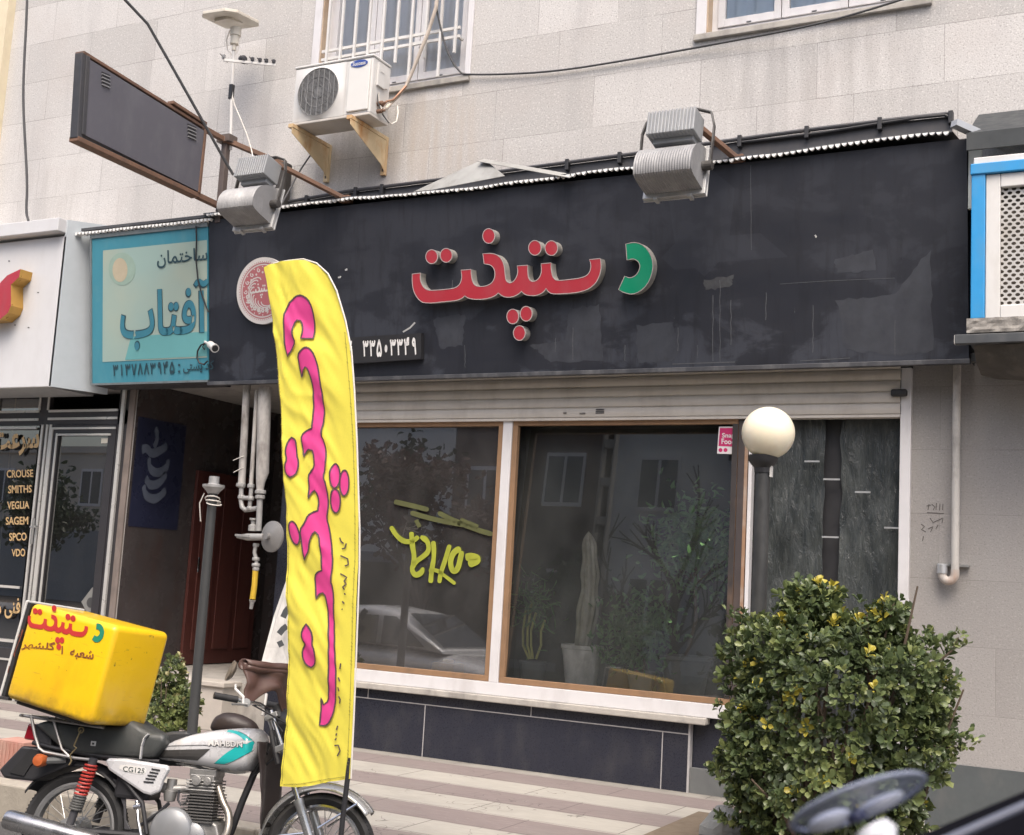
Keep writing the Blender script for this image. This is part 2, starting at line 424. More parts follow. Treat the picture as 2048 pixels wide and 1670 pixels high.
def fill2d(poly, step):
    """constrained triangulation of a 2D polygon with inner grid points, so that it can follow a curved surface"""
    n = len(poly); vs = []; ed = []
    for i in range(n):
        a = V(poly[i]); b = V(poly[(i+1) % n]); k = max(1, int((b-a).length/step))
        for j in range(k): vs.append(a.lerp(b, j/k))
    m = len(vs); ed = [(i, (i+1) % m) for i in range(m)]
    xs = [p[0] for p in poly]; ys = [p[1] for p in poly]
    def inside(x, y):
        r_ = False
        for i in range(m):
            x1, y1 = vs[i]; x2, y2 = vs[(i+1) % m]
            if (y1 > y) != (y2 > y) and x < (x2-x1)*(y-y1)/(y2-y1)+x1: r_ = not r_
        return r_
    y = min(ys)+step/2
    while y < max(ys):
        x = min(xs)+step/2
        while x < max(xs):
            if inside(x, y) and min((vs[i]-V((x, y))).length for i in range(m)) > step*.35: vs.append(V((x, y)))
            x += step
        y += step
    ov, oe, of, *_ = delaunay_2d_cdt(vs, ed, [list(range(m))], 1, 1e-6)
    return [tuple(p) for p in ov], [tuple(f) for f in of]
def put_poly(mb, poly, fn, step):
    ov, of = fill2d(poly, step); return mb.add([fn(*p) for p in ov], of)
def put_ribbon(mb, pts, fn, w, closed=True, step=None):
    pts = [V(p) for p in pts]
    if step:
        q = []
        for i in range(len(pts) if closed else len(pts)-1):
            a = pts[i]; b = pts[(i+1) % len(pts)]; k = max(1, int((b-a).length/step))
            q += [a.lerp(b, j/k) for j in range(k)]
        if not closed: q.append(pts[-1])
        pts = q
    n = len(pts); vs = []; fs = []
    for i in range(n):
        a = pts[i-1] if closed or i > 0 else pts[0]; c = pts[(i+1) % n] if closed or i < n-1 else pts[-1]
        t = c-a
        if t.length < 1e-9: t = V((1, 0))
        t.normalize(); nn = V((-t.y, t.x))*w/2
        vs += [fn(*(pts[i]+nn)), fn(*(pts[i]-nn))]
    for i in range(n if closed else n-1):
        j = (i+1) % n; fs.append((2*i, 2*i+1, 2*j+1, 2*j))
    return mb.add(vs, fs)
# ------------------------------------------------------------------ shared materials
GZ, PZ0 = -0.355, -0.13          # street level, pavement level
WHITE = M('white enamel', (.62, .61, .59), .42, var=.06, dirt=(.35, .31, .26), dirt_amt=.25)
CREAMY = M('cream painted steel', (.56, .525, .48), .5, var=.06, dirt=(.30, .26, .22), dirt_amt=.35)
FRAMEW = M('white painted frame', (.62, .61, .62), .5, var=.06, dirt=(.33, .30, .28), dirt_amt=.3)
OCHRE = M('ochre timber bead', (.26, .155, .085), .6, var=.15, stretch=(1, 1, 1), dirt=(.10, .07, .05), dirt_amt=.4)
BLACKM = M('black metal', (.022, .022, .025), .5, var=.2)
DARKM = M('dark grey metal', (.05, .05, .056), .55, var=.2, dirt=(.10, .09, .08), dirt_amt=.4)
GREYM = M('grey cast metal', (.36, .36, .36), .5, metal=.35, var=.12, dirt=(.16, .15, .13), dirt_amt=.5)
GALV = M('galvanised metal', (.50, .51, .52), .42, metal=.6, var=.12, scale=20)
CHROME = M('chrome', (.62, .62, .63), .16, metal=1.0, var=.06)
ALU = M('raw aluminium', (.42, .42, .41), .38, metal=.75, var=.15, scale=30, dirt=(.12, .11, .10), dirt_amt=.5)
RUST = M('rusty steel', (.17, .095, .062), .75, var=.3, scale=14, dirt=(.07, .05, .045), dirt_amt=.6)
RUBBER = M('black rubber', (.020, .020, .021), .72, var=.25, scale=20, dirt=(.08, .075, .07), dirt_amt=.4)
CABLE = M('grey cable sheath', (.055, .055, .058), .6, var=.1)
WIREW = M('white cable', (.60, .57, .52), .6, var=.1)
PIPEP = M('chipped white paint on pipe', (.50, .48, .45), .55, var=.1, dirt=(.12, .10, .09), dirt_amt=.85)
GRANITE = M('black granite', (.022, .024, .036), .32, var=.35, scale=70, dirt=(.055, .055, .06), dirt_amt=.5, spec=.4)
JOINT = M('pale grout', (.36, .35, .35), .8, var=.15)
SILLST = M('worn cream stone', (.40, .375, .34), .75, var=.2, scale=14, bmp=.3, dirt=(.17, .16, .15), dirt_amt=.7)
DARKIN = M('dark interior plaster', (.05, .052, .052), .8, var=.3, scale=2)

# ------------------------------------------------------------------ ground
def asphalt():
    m, n, b, _ = new_mat('street asphalt'); v = coords(n)
    c = mix(n, (.045, .045, .046), (.085, .082, .08), noise_tex(n, v, 1.2, 6))
    c = mix(n, c, (.13, .125, .12), ramp(n, noise_tex(n, v, 120, 2), [(.6, 0.0), (.7, .6)]))
    n.links.new(c, b.inputs['Base Color']); b.inputs['Roughness'].default_value = .85
    bump(n, b, noise_tex(n, v, 130, 3), .5, .006); return m
def paving():
    m, n, b, _ = new_mat('banded paving'); tc = N(n, 'ShaderNodeTexCoord'); sp = N(n, 'ShaderNodeSeparateXYZ'); n.links.new(tc.outputs['Object'], sp.inputs[0])
    v = coords(n)
    wob = N(n, 'ShaderNodeMath', operation='MULTIPLY_ADD'); n.links.new(noise_tex(n, v, 5, 3), wob.inputs[0]); wob.inputs[1].default_value = .022; n.links.new(sp.outputs[1], wob.inputs[2])
    y = N(n, 'ShaderNodeMath', operation='ADD'); n.links.new(wob.outputs[0], y.inputs[0]); y.inputs[1].default_value = .155+.012+8.2
    md = N(n, 'ShaderNodeMath', operation='MODULO'); n.links.new(y.outputs[0], md.inputs[0]); md.inputs[1].default_value = .82
    st = N(n, 'ShaderNodeMath', operation='GREATER_THAN'); n.links.new(md.outputs[0], st.inputs[0]); st.inputs[1].default_value = .41
    vein = noise_tex(n, coords(n, (2, 9, 1)), 3.5, 6, .65, .6)
    cream = mix(n, (.30, .285, .25), (.44, .415, .37), vein)
    mauve = mix(n, (.165, .135, .128), (.265, .22, .21), vein)
    c = mix(n, cream, mauve, st.outputs[0])
    c = mix(n, c, (.20, .19, .17), ramp(n, noise_tex(n, v, 1.6, 6, .65), [(.5, 0.0), (.8, .5)]))
    c = mix(n, c, (.55, .52, .48), ramp(n, noise_tex(n, coords(n, (2, 14, 1)), 7, 4, .6), [(.66, 0.0), (.72, .5)]))
    br = N(n, 'ShaderNodeTexBrick', offset=.43, offset_frequency=2); br.inputs['Scale'].default_value = 1.0
    br.inputs['Brick Width'].default_value = 1.05; br.inputs['Row Height'].default_value = .41; br.inputs['Mortar Size'].default_value = .004
    ad = N(n, 'ShaderNodeVectorMath', operation='ADD'); ad.inputs[1].default_value = (20.3, .155+8.2, 0); n.links.new(v, ad.inputs[0]); n.links.new(ad.outputs[0], br.inputs['Vector'])
    c = mix(n, c, (.10, .085, .08), ramp(n, br.outputs['Fac'], [(0, 0.0), (1, .9)]))
    vo = N(n, 'ShaderNodeTexVoronoi', feature='DISTANCE_TO_EDGE'); vo.inputs['Scale'].default_value = 1.3; vd = N(n, 'ShaderNodeVectorMath', operation='ADD'); n.links.new(v, vd.inputs[0]); nz = N(n, 'ShaderNodeTexNoise'); nz.inputs['Scale'].default_value = 4; n.links.new(v, nz.inputs['Vector']); n.links.new(nz.outputs['Color'], vd.inputs[1]); n.links.new(vd.outputs[0], vo.inputs['Vector'])
    ck_ = N(n, 'ShaderNodeMath', operation='MULTIPLY'); n.links.new(ramp(n, vo.outputs['Distance'], [(0.0, .8), (.012, 0.0)]), ck_.inputs[0]); n.links.new(ramp(n, noise_tex(n, v, .9, 3), [(.5, 0.0), (.56, 1.0)]), ck_.inputs[1]); c = mix(n, c, (.07, .06, .055), ck_.outputs[0])
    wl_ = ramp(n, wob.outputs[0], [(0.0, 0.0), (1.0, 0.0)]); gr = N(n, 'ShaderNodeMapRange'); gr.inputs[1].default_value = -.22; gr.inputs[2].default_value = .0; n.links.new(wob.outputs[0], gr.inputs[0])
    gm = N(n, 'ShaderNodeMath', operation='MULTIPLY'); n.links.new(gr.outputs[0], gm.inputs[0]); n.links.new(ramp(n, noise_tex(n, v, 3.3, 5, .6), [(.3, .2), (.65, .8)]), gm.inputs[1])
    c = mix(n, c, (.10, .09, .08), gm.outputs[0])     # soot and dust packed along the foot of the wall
    n.links.new(c, b.inputs['Base Color']); b.inputs['Roughness'].default_value = .72
    bump(n, b, mix(n, vein, (0, 0, 0), br.outputs['Fac']), .35, .012); return m
ASPH = asphalt(); PAVE = paving()
KERBST = M('kerb stone', (.37, .335, .28), .8, var=.2, scale=10, bmp=.35, bscale=40, dirt=(.20, .175, .145), dirt_amt=.7)
EARTH = M('bare earth', (.16, .125, .09), .95, var=.3, scale=12, bmp=.6, bscale=30)
struct('ground', MB().add([(-300, -300, GZ-.03), (300, -300, GZ-.03), (300, 300, GZ-.03), (-300, 300, GZ-.03)], [(0, 1, 2, 3)]), EARTH)
struct('street', MB().add([(-90, -15, GZ), (90, -15, GZ), (90, -3.2, GZ), (-90, -3.2, GZ)], [(0, 1, 2, 3)]), ASPH)
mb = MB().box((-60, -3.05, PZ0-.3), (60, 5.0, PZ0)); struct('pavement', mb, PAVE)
mb = MB(); x = -30.0; random.seed(3)
while x < 30:
    L = .78+random.random()*.08; mb.box((x, -3.21-random.random()*.008, GZ-.1), (x+L-.008, -3.053, PZ0+.006+random.random()*.006)); x += L
struct('kerb', mb, KERBST, bevel=.012)
struct('far_pavement', MB().box((-60, -18.0, GZ-.3), (60, -15, GZ+.15)), M('grey concrete paving', (.3, .29, .28), .8, var=.2))

# ------------------------------------------------------------------ the stone building
bld = thing('stone_building', 'pale flecked stone building with barred upper windows and shopfront below', 'building', (-4, 0, PZ0))
holes = [(-6.72, -1.53, PZ0, 3.06), (-8.9, -7.0, PZ0, 3.08), (-10.88, -9.0, PZ0, 3.0), (-7.0, -5.385, 5.735, 8.0), (-3.165, -1.48, 5.77, 8.0)]
def wall_holes(mb, x0, x1, z0, z1, holes, Y=0.0, depth=.22):
    xs = sorted({x0, x1, *[h[0] for h in holes], *[h[1] for h in holes]}); zs = sorted({z0, z1, *[h[2] for h in holes], *[h[3] for h in holes]})
    for i in range(len(xs)-1):
        for j in range(len(zs)-1):
            cx, cz = (xs[i]+xs[i+1])/2, (zs[j]+zs[j+1])/2
            if any(h[0] < cx < h[1] and h[2] < cz < h[3] for h in holes): continue
            mb.add([(xs[i], Y, zs[j]), (xs[i+1], Y, zs[j]), (xs[i+1], Y, zs[j+1]), (xs[i], Y, zs[j+1])], [(0, 1, 2, 3)])
    for (a, b_, c, d) in holes:
        y2 = Y+depth
        mb.add([(a, Y, c), (a, y2, c), (a, y2, d), (a, Y, d)], [(0, 1, 2, 3)]); mb.add([(b_, Y, c), (b_, Y, d), (b_, y2, d), (b_, y2, c)], [(0, 1, 2, 3)])
        mb.add([(a, Y, d), (a, y2, d), (b_, y2, d), (b_, Y, d)], [(0, 1, 2, 3)]); mb.add([(a, Y, c), (b_, Y, c), (b_, y2, c), (a, y2, c)], [(0, 1, 2, 3)])
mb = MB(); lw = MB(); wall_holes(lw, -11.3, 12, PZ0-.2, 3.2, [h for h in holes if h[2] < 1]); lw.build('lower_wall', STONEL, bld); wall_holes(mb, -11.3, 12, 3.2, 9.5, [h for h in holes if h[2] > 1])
mb.box((-11.3, 5.0, PZ0), (12, 5.2, 9.5)); mb.box((-11.3, .3, 9.3), (12, 5, 9.5))
mb.box((11.7, .01, PZ0), (12, 5, 9.3)); mb.box((-11.299, .23, 3.3), (-11.15, 5, 9.3))
mb.build('wall', STONE, bld)
mb = MB().box((-1.53, -.012, PZ0-.05), (12, -.001, .29)); mb.build('plinth', M('dark green-grey plinth', (.075, .085, .088), .7, var=.2, dirt=(.13, .13, .125), dirt_amt=.5), bld)

# upper windows --------------------------------------------------
def curtain_mat(nm, a, c2):
    m, n, b, _ = new_mat(nm); v = coords(n, (14, 1, .3))
    n.links.new(mix(n, a, c2, noise_tex(n, v, 2.2, 3)), b.inputs['Base Color']); b.inputs['Roughness'].default_value = .8; return m
CURT = curtain_mat('pale curtain', (.74, .76, .78), (.86, .87, .88)); CURTB = curtain_mat('blue-white blind', (.56, .68, .80), (.66, .77, .86))
PANEUP = glass_mat('upper window glass', (.985, .99, 1.0), 1.3)
REVEAL = M('ochre stained reveal', (.44, .34, .25), .7, var=.2, dirt=(.28, .17, .09), dirt_amt=.7)
def upper_window(x0, x1, z0, cur, nsash, z1=8.0, shut=True):
    wn = MB()
    for (a, b_) in ((x0, x0+.06), (x1-.06, x1)): wn.box((a, .10, z0+.0), (b_, .17, z1))
    wn.box((x0+.06, .10, z0+.0), (x1-.06, .17, z0+.075)); 
    W = (x1-x0-.12)/nsash
    for i in range(nsash):
        a = x0+.06+W*i+.004; b_ = a+W-.008
        wn.box((a, .085, z0+.08), (a+.055, .15, z1)); wn.box((b_-.055, .085, z0+.08), (b_, .15, z1)); wn.box((a+.055, .085, z0+.08), (b_-.055, .15, z0+.145))
        wn.mat(1).box(((a+b_)/2-.02, .080, z0+.085), ((a+b_)/2+.02, .084, z0+.095)).mat(0)
    o = wn.build('window', [FRAMEW, DARKM], bld, bevel=.004)
    MB().add([(x0+.06, .118, z0+.1), (x1-.06, .118, z0+.1), (x1-.06, .118, z1), (x0+.06, .118, z1)], [(0, 1, 2, 3)]).build('pane', PANEUP, o)
    MB().grid(lambda u, v: (x0+.07+(x1-x0-.14)*u, .128+.006*math.sin(u*58), z0+.1+(z1-z0)*v), 90, 1).build('curtain', cur, o, smooth=True)
    MB().box((x0-.10, -.035, z0-.055), (x1+.05, .10, z0-.002)).build('sill', SILLST if nsash == 3 else FRAMEW, o, bevel=.006)
    MB().box((x0+.0, -.006, z0-.0), (x0+.012, .098, z1)).build('reveal', REVEAL, o)
    MB().box((x1, -.022, z0-.0), (x1+.055, -.001, z1)).build('surround', FRAMEW, o, bevel=.004); MB().box((x0-.085, -.022, z0), (x0, -.001, z1)).build('surround', FRAMEW, o, bevel=.004)
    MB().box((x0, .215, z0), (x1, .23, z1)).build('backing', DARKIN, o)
    return o
w1 = upper_window(-7.0, -5.385, 5.735, CURT, 3)
w2 = upper_window(-3.165, -1.48, 5.77, CURTB, 3)
# welded security grille on the left window (stands off the wall)
g = MB(); GY = -.06
for (pa, pb) in (((642, 108), (929, 50)), ((655, 122), (925, 68))):
    a = P(*pa, GY); b_ = P(*pb, GY); z = (a.z+b_.z)/2; g.box((-6.93, GY-.011, z-.013), (-5.43, GY+.011, z+.013))
za, zb = P(780, 78, GY).z, P(800, 0, GY).z
for i in range(10):
    xx = -6.86+i*.155; g.box((xx-.011, GY-.034, z-.16 if i % 2 else z-.36), (xx+.011, GY-.012, 8.0))
g.box((-6.93, GY-.011, z+.9), (-5.43, GY+.011, z+.926))
for xx in (-6.92, -5.45): g.box((xx-.01, GY+.012, z-.01), (xx+.01, .02, z+.01))
g.build('security_grille', WHITE, w1)
# grille on the right window starts higher up
g = MB()
for i in range(10):
    xx = -3.02+i*.16; g.box((xx-.011, -.07, 6.02), (xx+.011, -.05, 8.0))
g.build('security_grille', WHITE, w2)

# shop front --------------------------------------------------------
mb = MB().box((-6.72, .22, PZ0-.02), (-1.53, .24, -.05))
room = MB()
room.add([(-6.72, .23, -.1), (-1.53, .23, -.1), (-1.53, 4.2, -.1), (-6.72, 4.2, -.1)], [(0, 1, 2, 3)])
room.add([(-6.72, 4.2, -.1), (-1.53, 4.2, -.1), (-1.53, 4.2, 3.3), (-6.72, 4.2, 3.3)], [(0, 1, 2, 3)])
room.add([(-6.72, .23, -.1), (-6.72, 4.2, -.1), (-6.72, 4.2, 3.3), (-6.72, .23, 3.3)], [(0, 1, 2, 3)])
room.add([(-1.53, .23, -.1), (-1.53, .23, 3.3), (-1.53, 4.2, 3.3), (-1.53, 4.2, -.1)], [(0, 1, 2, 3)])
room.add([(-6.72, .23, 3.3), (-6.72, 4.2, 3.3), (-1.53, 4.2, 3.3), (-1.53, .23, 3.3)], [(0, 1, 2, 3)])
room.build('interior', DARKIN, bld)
MB().box((-6.7, .06, .20), (-2.9, .95, .50)).build('display_shelf', M('dark display shelf', (.06, .062, .06), .6, var=.2), bld)
SHOPGL = glass_mat('shop window glass', (.98, .99, .985), 3.0, film=.14, body=(.24, .255, .25))
wf = MB()
wf.box((-6.72, -.03, .424), (-2.72, .045, .526)); wf.box((-4.79, -.03, .526), (-4.705, .045, 2.66)); wf.box((-6.72, -.03, .526), (-6.63, .045, 2.66))
wf.box((-2.70, -.03, .526), (-2.672, .045, 2.66))
shopw = wf.build('display_window', FRAMEW, bld, bevel=.004)
def pane(x0, x1, z0, z1, gm, tilt, bm=None):
    f = MB(); t = .045
    f.box((x0, -.018, z0), (x1, .03, z0+t)); f.box((x0, -.018, z1-t), (x1, .03, z1)); f.box((x0, -.018, z0+t), (x0+t, .03, z1-t)); f.box((x1-t, -.018, z0+t), (x1, .03, z1-t))
    f.build('bead', bm or OCHRE, shopw, bevel=.003)
    y1 = .012+(z1-z0)*math.tan(tilt)      # lean set to push mirrored things lower in the pane
    MB().add([(x0+t-.10, .012, z0+t), (x1-t+.02, .012, z0+t), (x1-t+.02, y1, z1-t+.03), (x0+t-.10, y1, z1-t+.03)], [(0, 1, 2, 3)]).build('pane', gm, shopw)
SHOPGL2 = glass_mat('left shop window glass', (.96, .98, .97), 5.2, film=.20, body=(.26, .25, .245))
pane(-6.63, -4.792, .528, 2.655, SHOPGL2, R(.6)); pane(-4.703, -2.79, .528, 2.655, SHOPGL, R(4.3))
MB().box((-2.834, -.0195, .575), (-2.7905, -.0185, 2.61)).build('worn_bead', M('blackened timber', (.035, .03, .03), .6, var=.3, dirt=(.2, .12, .07), dirt_amt=.5), shopw)
MB().box((-2.785, -.02, .1), (-2.735, .03, 2.655)).build('jamb', M('dark timber jamb', (.05, .04, .04), .6, var=.3, dirt=(.10, .07, .055), dirt_amt=.6), shopw)
MB().box((-2.733, -.024, .1), (-2.708, .03, 2.655)).build('peeling_strip', M('peeling ochre paint', (.28, .165, .10), .7, var=.2, dirt=(.42, .39, .36), dirt_amt=.9), shopw)
MB().box((-6.72, -.075, .372), (-2.95, .04, .423)).build('sill', SILLST, bld, bevel=.008)
bp = MB(); bp.box((-6.72, -.004, PZ0-.05), (-3.085, .05, .371)); bp.mat(1)
zj = .289
bp.box((-6.72, -.007, zj-.004), (-3.085, -.0045, zj+.004))
for (xx, a, b_) in ((-4.405, zj+.004, .371), (-3.30, PZ0, zj-.004), (-5.38, PZ0, zj-.004), (-6.35, PZ0, zj-.004), (-5.95, zj+.004, .371)): bp.box((xx-.004, -.007, a), (xx+.004, -.0045, b_))
bp.box((-3.098, -.010, PZ0), (-3.082, .05, .371))
bp.build('base_panel', [GRANITE, JOINT], bld)
MB().box((-3.079, .052, PZ0-.02), (-2.645, .2, .423)).build('return_panel', GRANITE, bld)
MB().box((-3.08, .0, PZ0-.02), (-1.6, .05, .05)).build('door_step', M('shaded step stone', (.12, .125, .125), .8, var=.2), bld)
# entrance glazing hung with crumpled dark film
def film_mat():
    m, n, b, _ = new_mat('crumpled dark film'); v = coords(n, (1, 1, 1))
    f = noise_tex(n, coords(n, (3.2, 1, .9)), 2.6, 7, .68, .5)
    c = mix(n, (.024, .029, .030), (.080, .088, .085), ramp(n, f, [(.42, 0.0), (.72, 1.0)]))
    cr = noise_tex(n, coords(n, (7, 1, 1.5)), 4.2, 5, .72, 1.2)
    c = mix(n, c, (.45, .46, .45), ramp(n, cr, [(.66, 0.0), (.73, .5)]))
    n.links.new(c, b.inputs['Base Color']); b.inputs['Roughness'].default_value = .24
    bump(n, b, cr, .6, .03); return m
FILM = film_mat()
def crumple(x0, x1, z0, z1, seed):
    def fn(u, v):
        xx = x0+(x1-x0)*u; zz = z0+(z1-z0)*v
        e = .018*mnoise.noise((xx*9, seed, zz*3)) + .02*mnoise.noise((xx*3.1, seed+4, zz*1.2))
        ex = .02*mnoise.noise((seed, zz*5, 1)) if 0.02 < u < .98 or True else 0
        edge = ex if u in (0.0, 1.0) else 0
        return (xx+edge, .085+e, zz)
    return MB().grid(fn, 26, 60)
crumple(-2.63, -2.16, .0, 2.66, 1.0).build('film_sheet', FILM, bld, smooth=True)
crumple(-2.04, -1.605, .0, 2.66, 7.0).build('film_sheet', FILM, bld, smooth=True)
dd = MB(); dd.box((-2.63, .13, 0), (-1.60, .15, 2.66)); dd.mat(1)
for zz in (.45, .9, 1.42, 1.78, 2.2): dd.box((-2.16, .05, zz), (-2.04, .058, zz+.012))
for (xx, zz) in ((-2.30, 2.33), (-1.93, 2.11), (-1.72, 1.86)): dd.box((xx, .045, zz), (xx+.11, .05, zz+.012))
dd.build('entrance_door', [BLACKM, GALV], bld)
# roller shutter, rolled up to lintel height
pr = []
nsl = 5; zb, zt = 2.665, 3.075
for i in range(nsl):
    h = (zt-zb)/nsl; z0 = zb+i*h
    for (t, dy) in ((0, .0), (.03, -.003), (.08, -.012), (.35, -.020), (.65, -.020), (.92, -.012), (.97, -.003)): pr.append((z0+t*h, dy))
pr.append((zt, 0))
sh = MB(); o0 = len(sh.v)
for xx in (-6.70, -1.605):
    for (z, dy) in pr: sh.v.append(V((xx, -.035+dy, z)))
for i in range(len(pr)-1): sh.face([i, i+len(pr), i+len(pr)+1, i+1])
sh.box((-6.70, -.05, 2.645), (-1.605, .04, 2.664))
sh.mat(1)
for (px, py, w_, h_) in ((1200, 822, .075, .04), (1130, 826, .03, .015), (1165, 827, .05, .012)):
    c = P(px, py, -.058)
    for k in range(3): sh.box((c.x-w_/2, -.0605, c.z-h_/2+k*h_*.36), (c.x+w_/2, -.0595, c.z-h_/2+k*h_*.36+h_*.2))
shut = sh.build('roller_shutter', [CREAMY, DARKM], bld, smooth=True)
c = P(1800, 786, -.07)
s2 = MB(); s2.bar((c.x-.06, -.075, c.z), (c.x+.05, -.075, c.z), .05, .05); s2.build('shutter_stop', BLACKM, shut, bevel=.012)
MB().box((-1.605, -.045, PZ0), (-1.530, .05, 3.0)).build('shutter_rail', FRAMEW, bld, bevel=.006)
MB().box((-6.79, -.03, .42), (-6.722, .05, 3.0)).build('shutter_rail', FRAMEW, bld, bevel=.006)
# dark granite pier between window and hallway
pm = MB(); pm.box((-7.02, -.012, PZ0-.02), (-6.80, -.001, 3.06)); pm.build('pier_cladding', GRANITE, bld)
# hallway recess
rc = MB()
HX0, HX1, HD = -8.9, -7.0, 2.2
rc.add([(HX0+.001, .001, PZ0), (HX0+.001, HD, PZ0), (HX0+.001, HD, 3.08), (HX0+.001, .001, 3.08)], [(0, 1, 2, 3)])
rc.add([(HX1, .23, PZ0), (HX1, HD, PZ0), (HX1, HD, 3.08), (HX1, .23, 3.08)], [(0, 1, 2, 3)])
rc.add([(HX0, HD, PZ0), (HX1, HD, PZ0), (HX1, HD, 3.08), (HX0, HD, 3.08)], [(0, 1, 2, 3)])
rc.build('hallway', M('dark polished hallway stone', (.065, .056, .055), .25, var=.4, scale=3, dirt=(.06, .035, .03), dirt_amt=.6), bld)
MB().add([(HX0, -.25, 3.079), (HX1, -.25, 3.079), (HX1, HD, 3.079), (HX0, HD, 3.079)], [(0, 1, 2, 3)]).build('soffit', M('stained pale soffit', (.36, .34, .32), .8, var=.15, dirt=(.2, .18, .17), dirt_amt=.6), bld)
d = MB(); d.box((HX0+.003, .92, .3), (HX0+.04, 2.02, 2.30))  # added side door, its dark red painting in a reflection from car glass
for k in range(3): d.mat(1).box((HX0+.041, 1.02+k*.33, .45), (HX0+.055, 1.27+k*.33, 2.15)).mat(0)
dr = d.build('door', [M('red-brown reflection door', (.085, .027, .022), .45, var=.3, stretch=(6, 6, .6)), M('red-brown reflection panel', (.095, .031, .025), .45, var=.3, stretch=(6, 6, .6))], bld, bevel=.006)
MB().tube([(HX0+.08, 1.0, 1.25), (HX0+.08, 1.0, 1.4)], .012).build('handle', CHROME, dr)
MB().box((-8.9, .06, PZ0), (-7.0, HD-.1, .29)).build('landing', SILLST, bld)
ls = MB(); ls.box((-8.0, -.16, PZ0), (-7.39, .06, .255)); ls.box((-8.04, -.19, .256), (-7.36, .06, .30)); ls.build('steps_cheek', M('pale travertine', (.46, .42, .37), .7, var=.15, bmp=.2), bld, bevel=.008)
# added blue panel and strokes painting a car-window reflection on the hallway's left wall
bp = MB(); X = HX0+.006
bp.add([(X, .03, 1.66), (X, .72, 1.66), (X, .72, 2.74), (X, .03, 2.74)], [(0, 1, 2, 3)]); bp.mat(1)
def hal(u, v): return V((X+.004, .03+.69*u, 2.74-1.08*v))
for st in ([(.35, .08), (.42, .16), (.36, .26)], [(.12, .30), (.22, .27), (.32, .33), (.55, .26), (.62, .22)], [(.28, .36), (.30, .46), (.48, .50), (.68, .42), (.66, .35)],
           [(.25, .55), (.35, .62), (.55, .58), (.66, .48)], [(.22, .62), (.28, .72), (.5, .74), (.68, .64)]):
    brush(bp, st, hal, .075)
bp.build('wall_reflection', [M('deep blue panel', (.022, .025, .050), .3, var=.35, scale=3), M('pale blue reflection strokes', (.085, .10, .135), .7, var=.3)], bld)

# neighbouring shop in the same building
AL1 = M('pale anodised strip', (.58, .57, .54), .35, metal=.3, var=.08); DKF = M('dark brown aluminium', (.035, .033, .036), .4, var=.15)
SGL = glass_mat('neighbour shop glass', (.50, .52, .52), 6.0, film=.10, body=(.2, .2, .2))
sf = MB()
sf.box((-10.88, .0, 2.66), (-9.0, .05, 2.80)); sf.box((-10.18, .0, PZ0), (-10.0, .05, 2.66)); sf.box((-9.135, .0, PZ0), (-8.99, .05, 3.0)); sf.box((-10.88, .0, PZ0), (-10.25, .05, .38)); sf.box((-10.25, 0, 2.80), (-10.1, .05, 3.0))
sf.mat(1)
for z in (2.715, 2.80): sf.box((-10.88, -.012, z-.012), (-10.24, -.001, z+.012))
for z in (2.72, 2.80): sf.box((-10.10, -.012, z-.012), (-9.14, -.001, z+.012))
sf.box((-10.25, -.012, 2.812), (-10.225, -.001, 3.0)); sf.box((-10.125, -.012, 2.812), (-10.10, -.001, 3.0))
for x_ in (-10.165, -10.095, -10.045): sf.box((x_-.014, -.014, PZ0), (x_+.014, -.001, 2.66))
sf.box((-10.88, -.014, 2.615), (-10.25, -.001, 2.64)); sf.box((-10.88, -.012, .98), (-10.25, -.001, 1.005)); sf.box((-10.88, -.012, .44), (-10.25, -.001, .47)); sf.box((-10.88, -.012, .26), (-10.25, -.001, .28))
sf.box((-9.085, -.025, PZ0), (-9.045, -.002, 3.0))
sfo = sf.build('shop_frame', [DKF, AL1], bld)
MB().box((-8.985, -.02, PZ0), (-8.91, -.002, 3.06)).build('corner_strip', M('brown stained strip', (.20, .165, .145), .6, var=.25, dirt=(.09, .07, .06), dirt_amt=.5), bld)
MB().add([(-10.88, .03, .28), (-10.25, .03, .28), (-10.25, .03, 3.0), (-10.88, .03, 3.0)], [(0, 1, 2, 3)]).build('pane', SGL, sfo)
dr = MB(); dr.box((-10.04, -.004, PZ0+.02), (-9.94, .045, 2.655)); dr.box((-9.24, -.004, PZ0+.02), (-9.14, .045, 2.655)); dr.box((-9.94, -.004, 2.57), (-9.24, .045, 2.655)); dr.box((-9.94, -.004, PZ0+.02), (-9.24, .045, .12))
dr.mat(1); dr.box((-10.03, -.016, .0), (-10.005, -.0045, 2.63)); dr.box((-9.955, -.016, .1), (-9.935, -.0045, 2.57)); dr.box((-10.005, -.016, 2.61), (-9.14, -.0045, 2.63)); dr.box((-9.935, -.016, 2.545), (-9.20, -.0045, 2.565))
dro = dr.build('door', [DKF, AL1], bld)
MB().add([(-9.94, .02, .12), (-9.24, .02, .12), (-9.24, .02, 2.57), (-9.94, .02, 2.57)], [(0, 1, 2, 3)]).build('pane', SGL, dro)
h = MB(); hz = P(88, 1065, -.05).z; hx = -10.09
h.tube([(hx, -.06, hz-.12), (hx, -.06, hz+.14)], .014); h.tube([(hx, -.06, hz+.06), (hx, 0, hz+.06)], .010); h.tube([(hx-.05, -.05, hz+.05), (hx+.03, -.05, hz+.05)], .012); h.build('handle', ALU, dro, smooth=True)
c = P(222, 884, 0); MB().box((-9.34, .010, 2.47), (-9.24, .013, 2.52)).build('door_sticker', M('pale paper', (.5, .48, .42), .6), dro)
cs = P(180, 1205, 0)
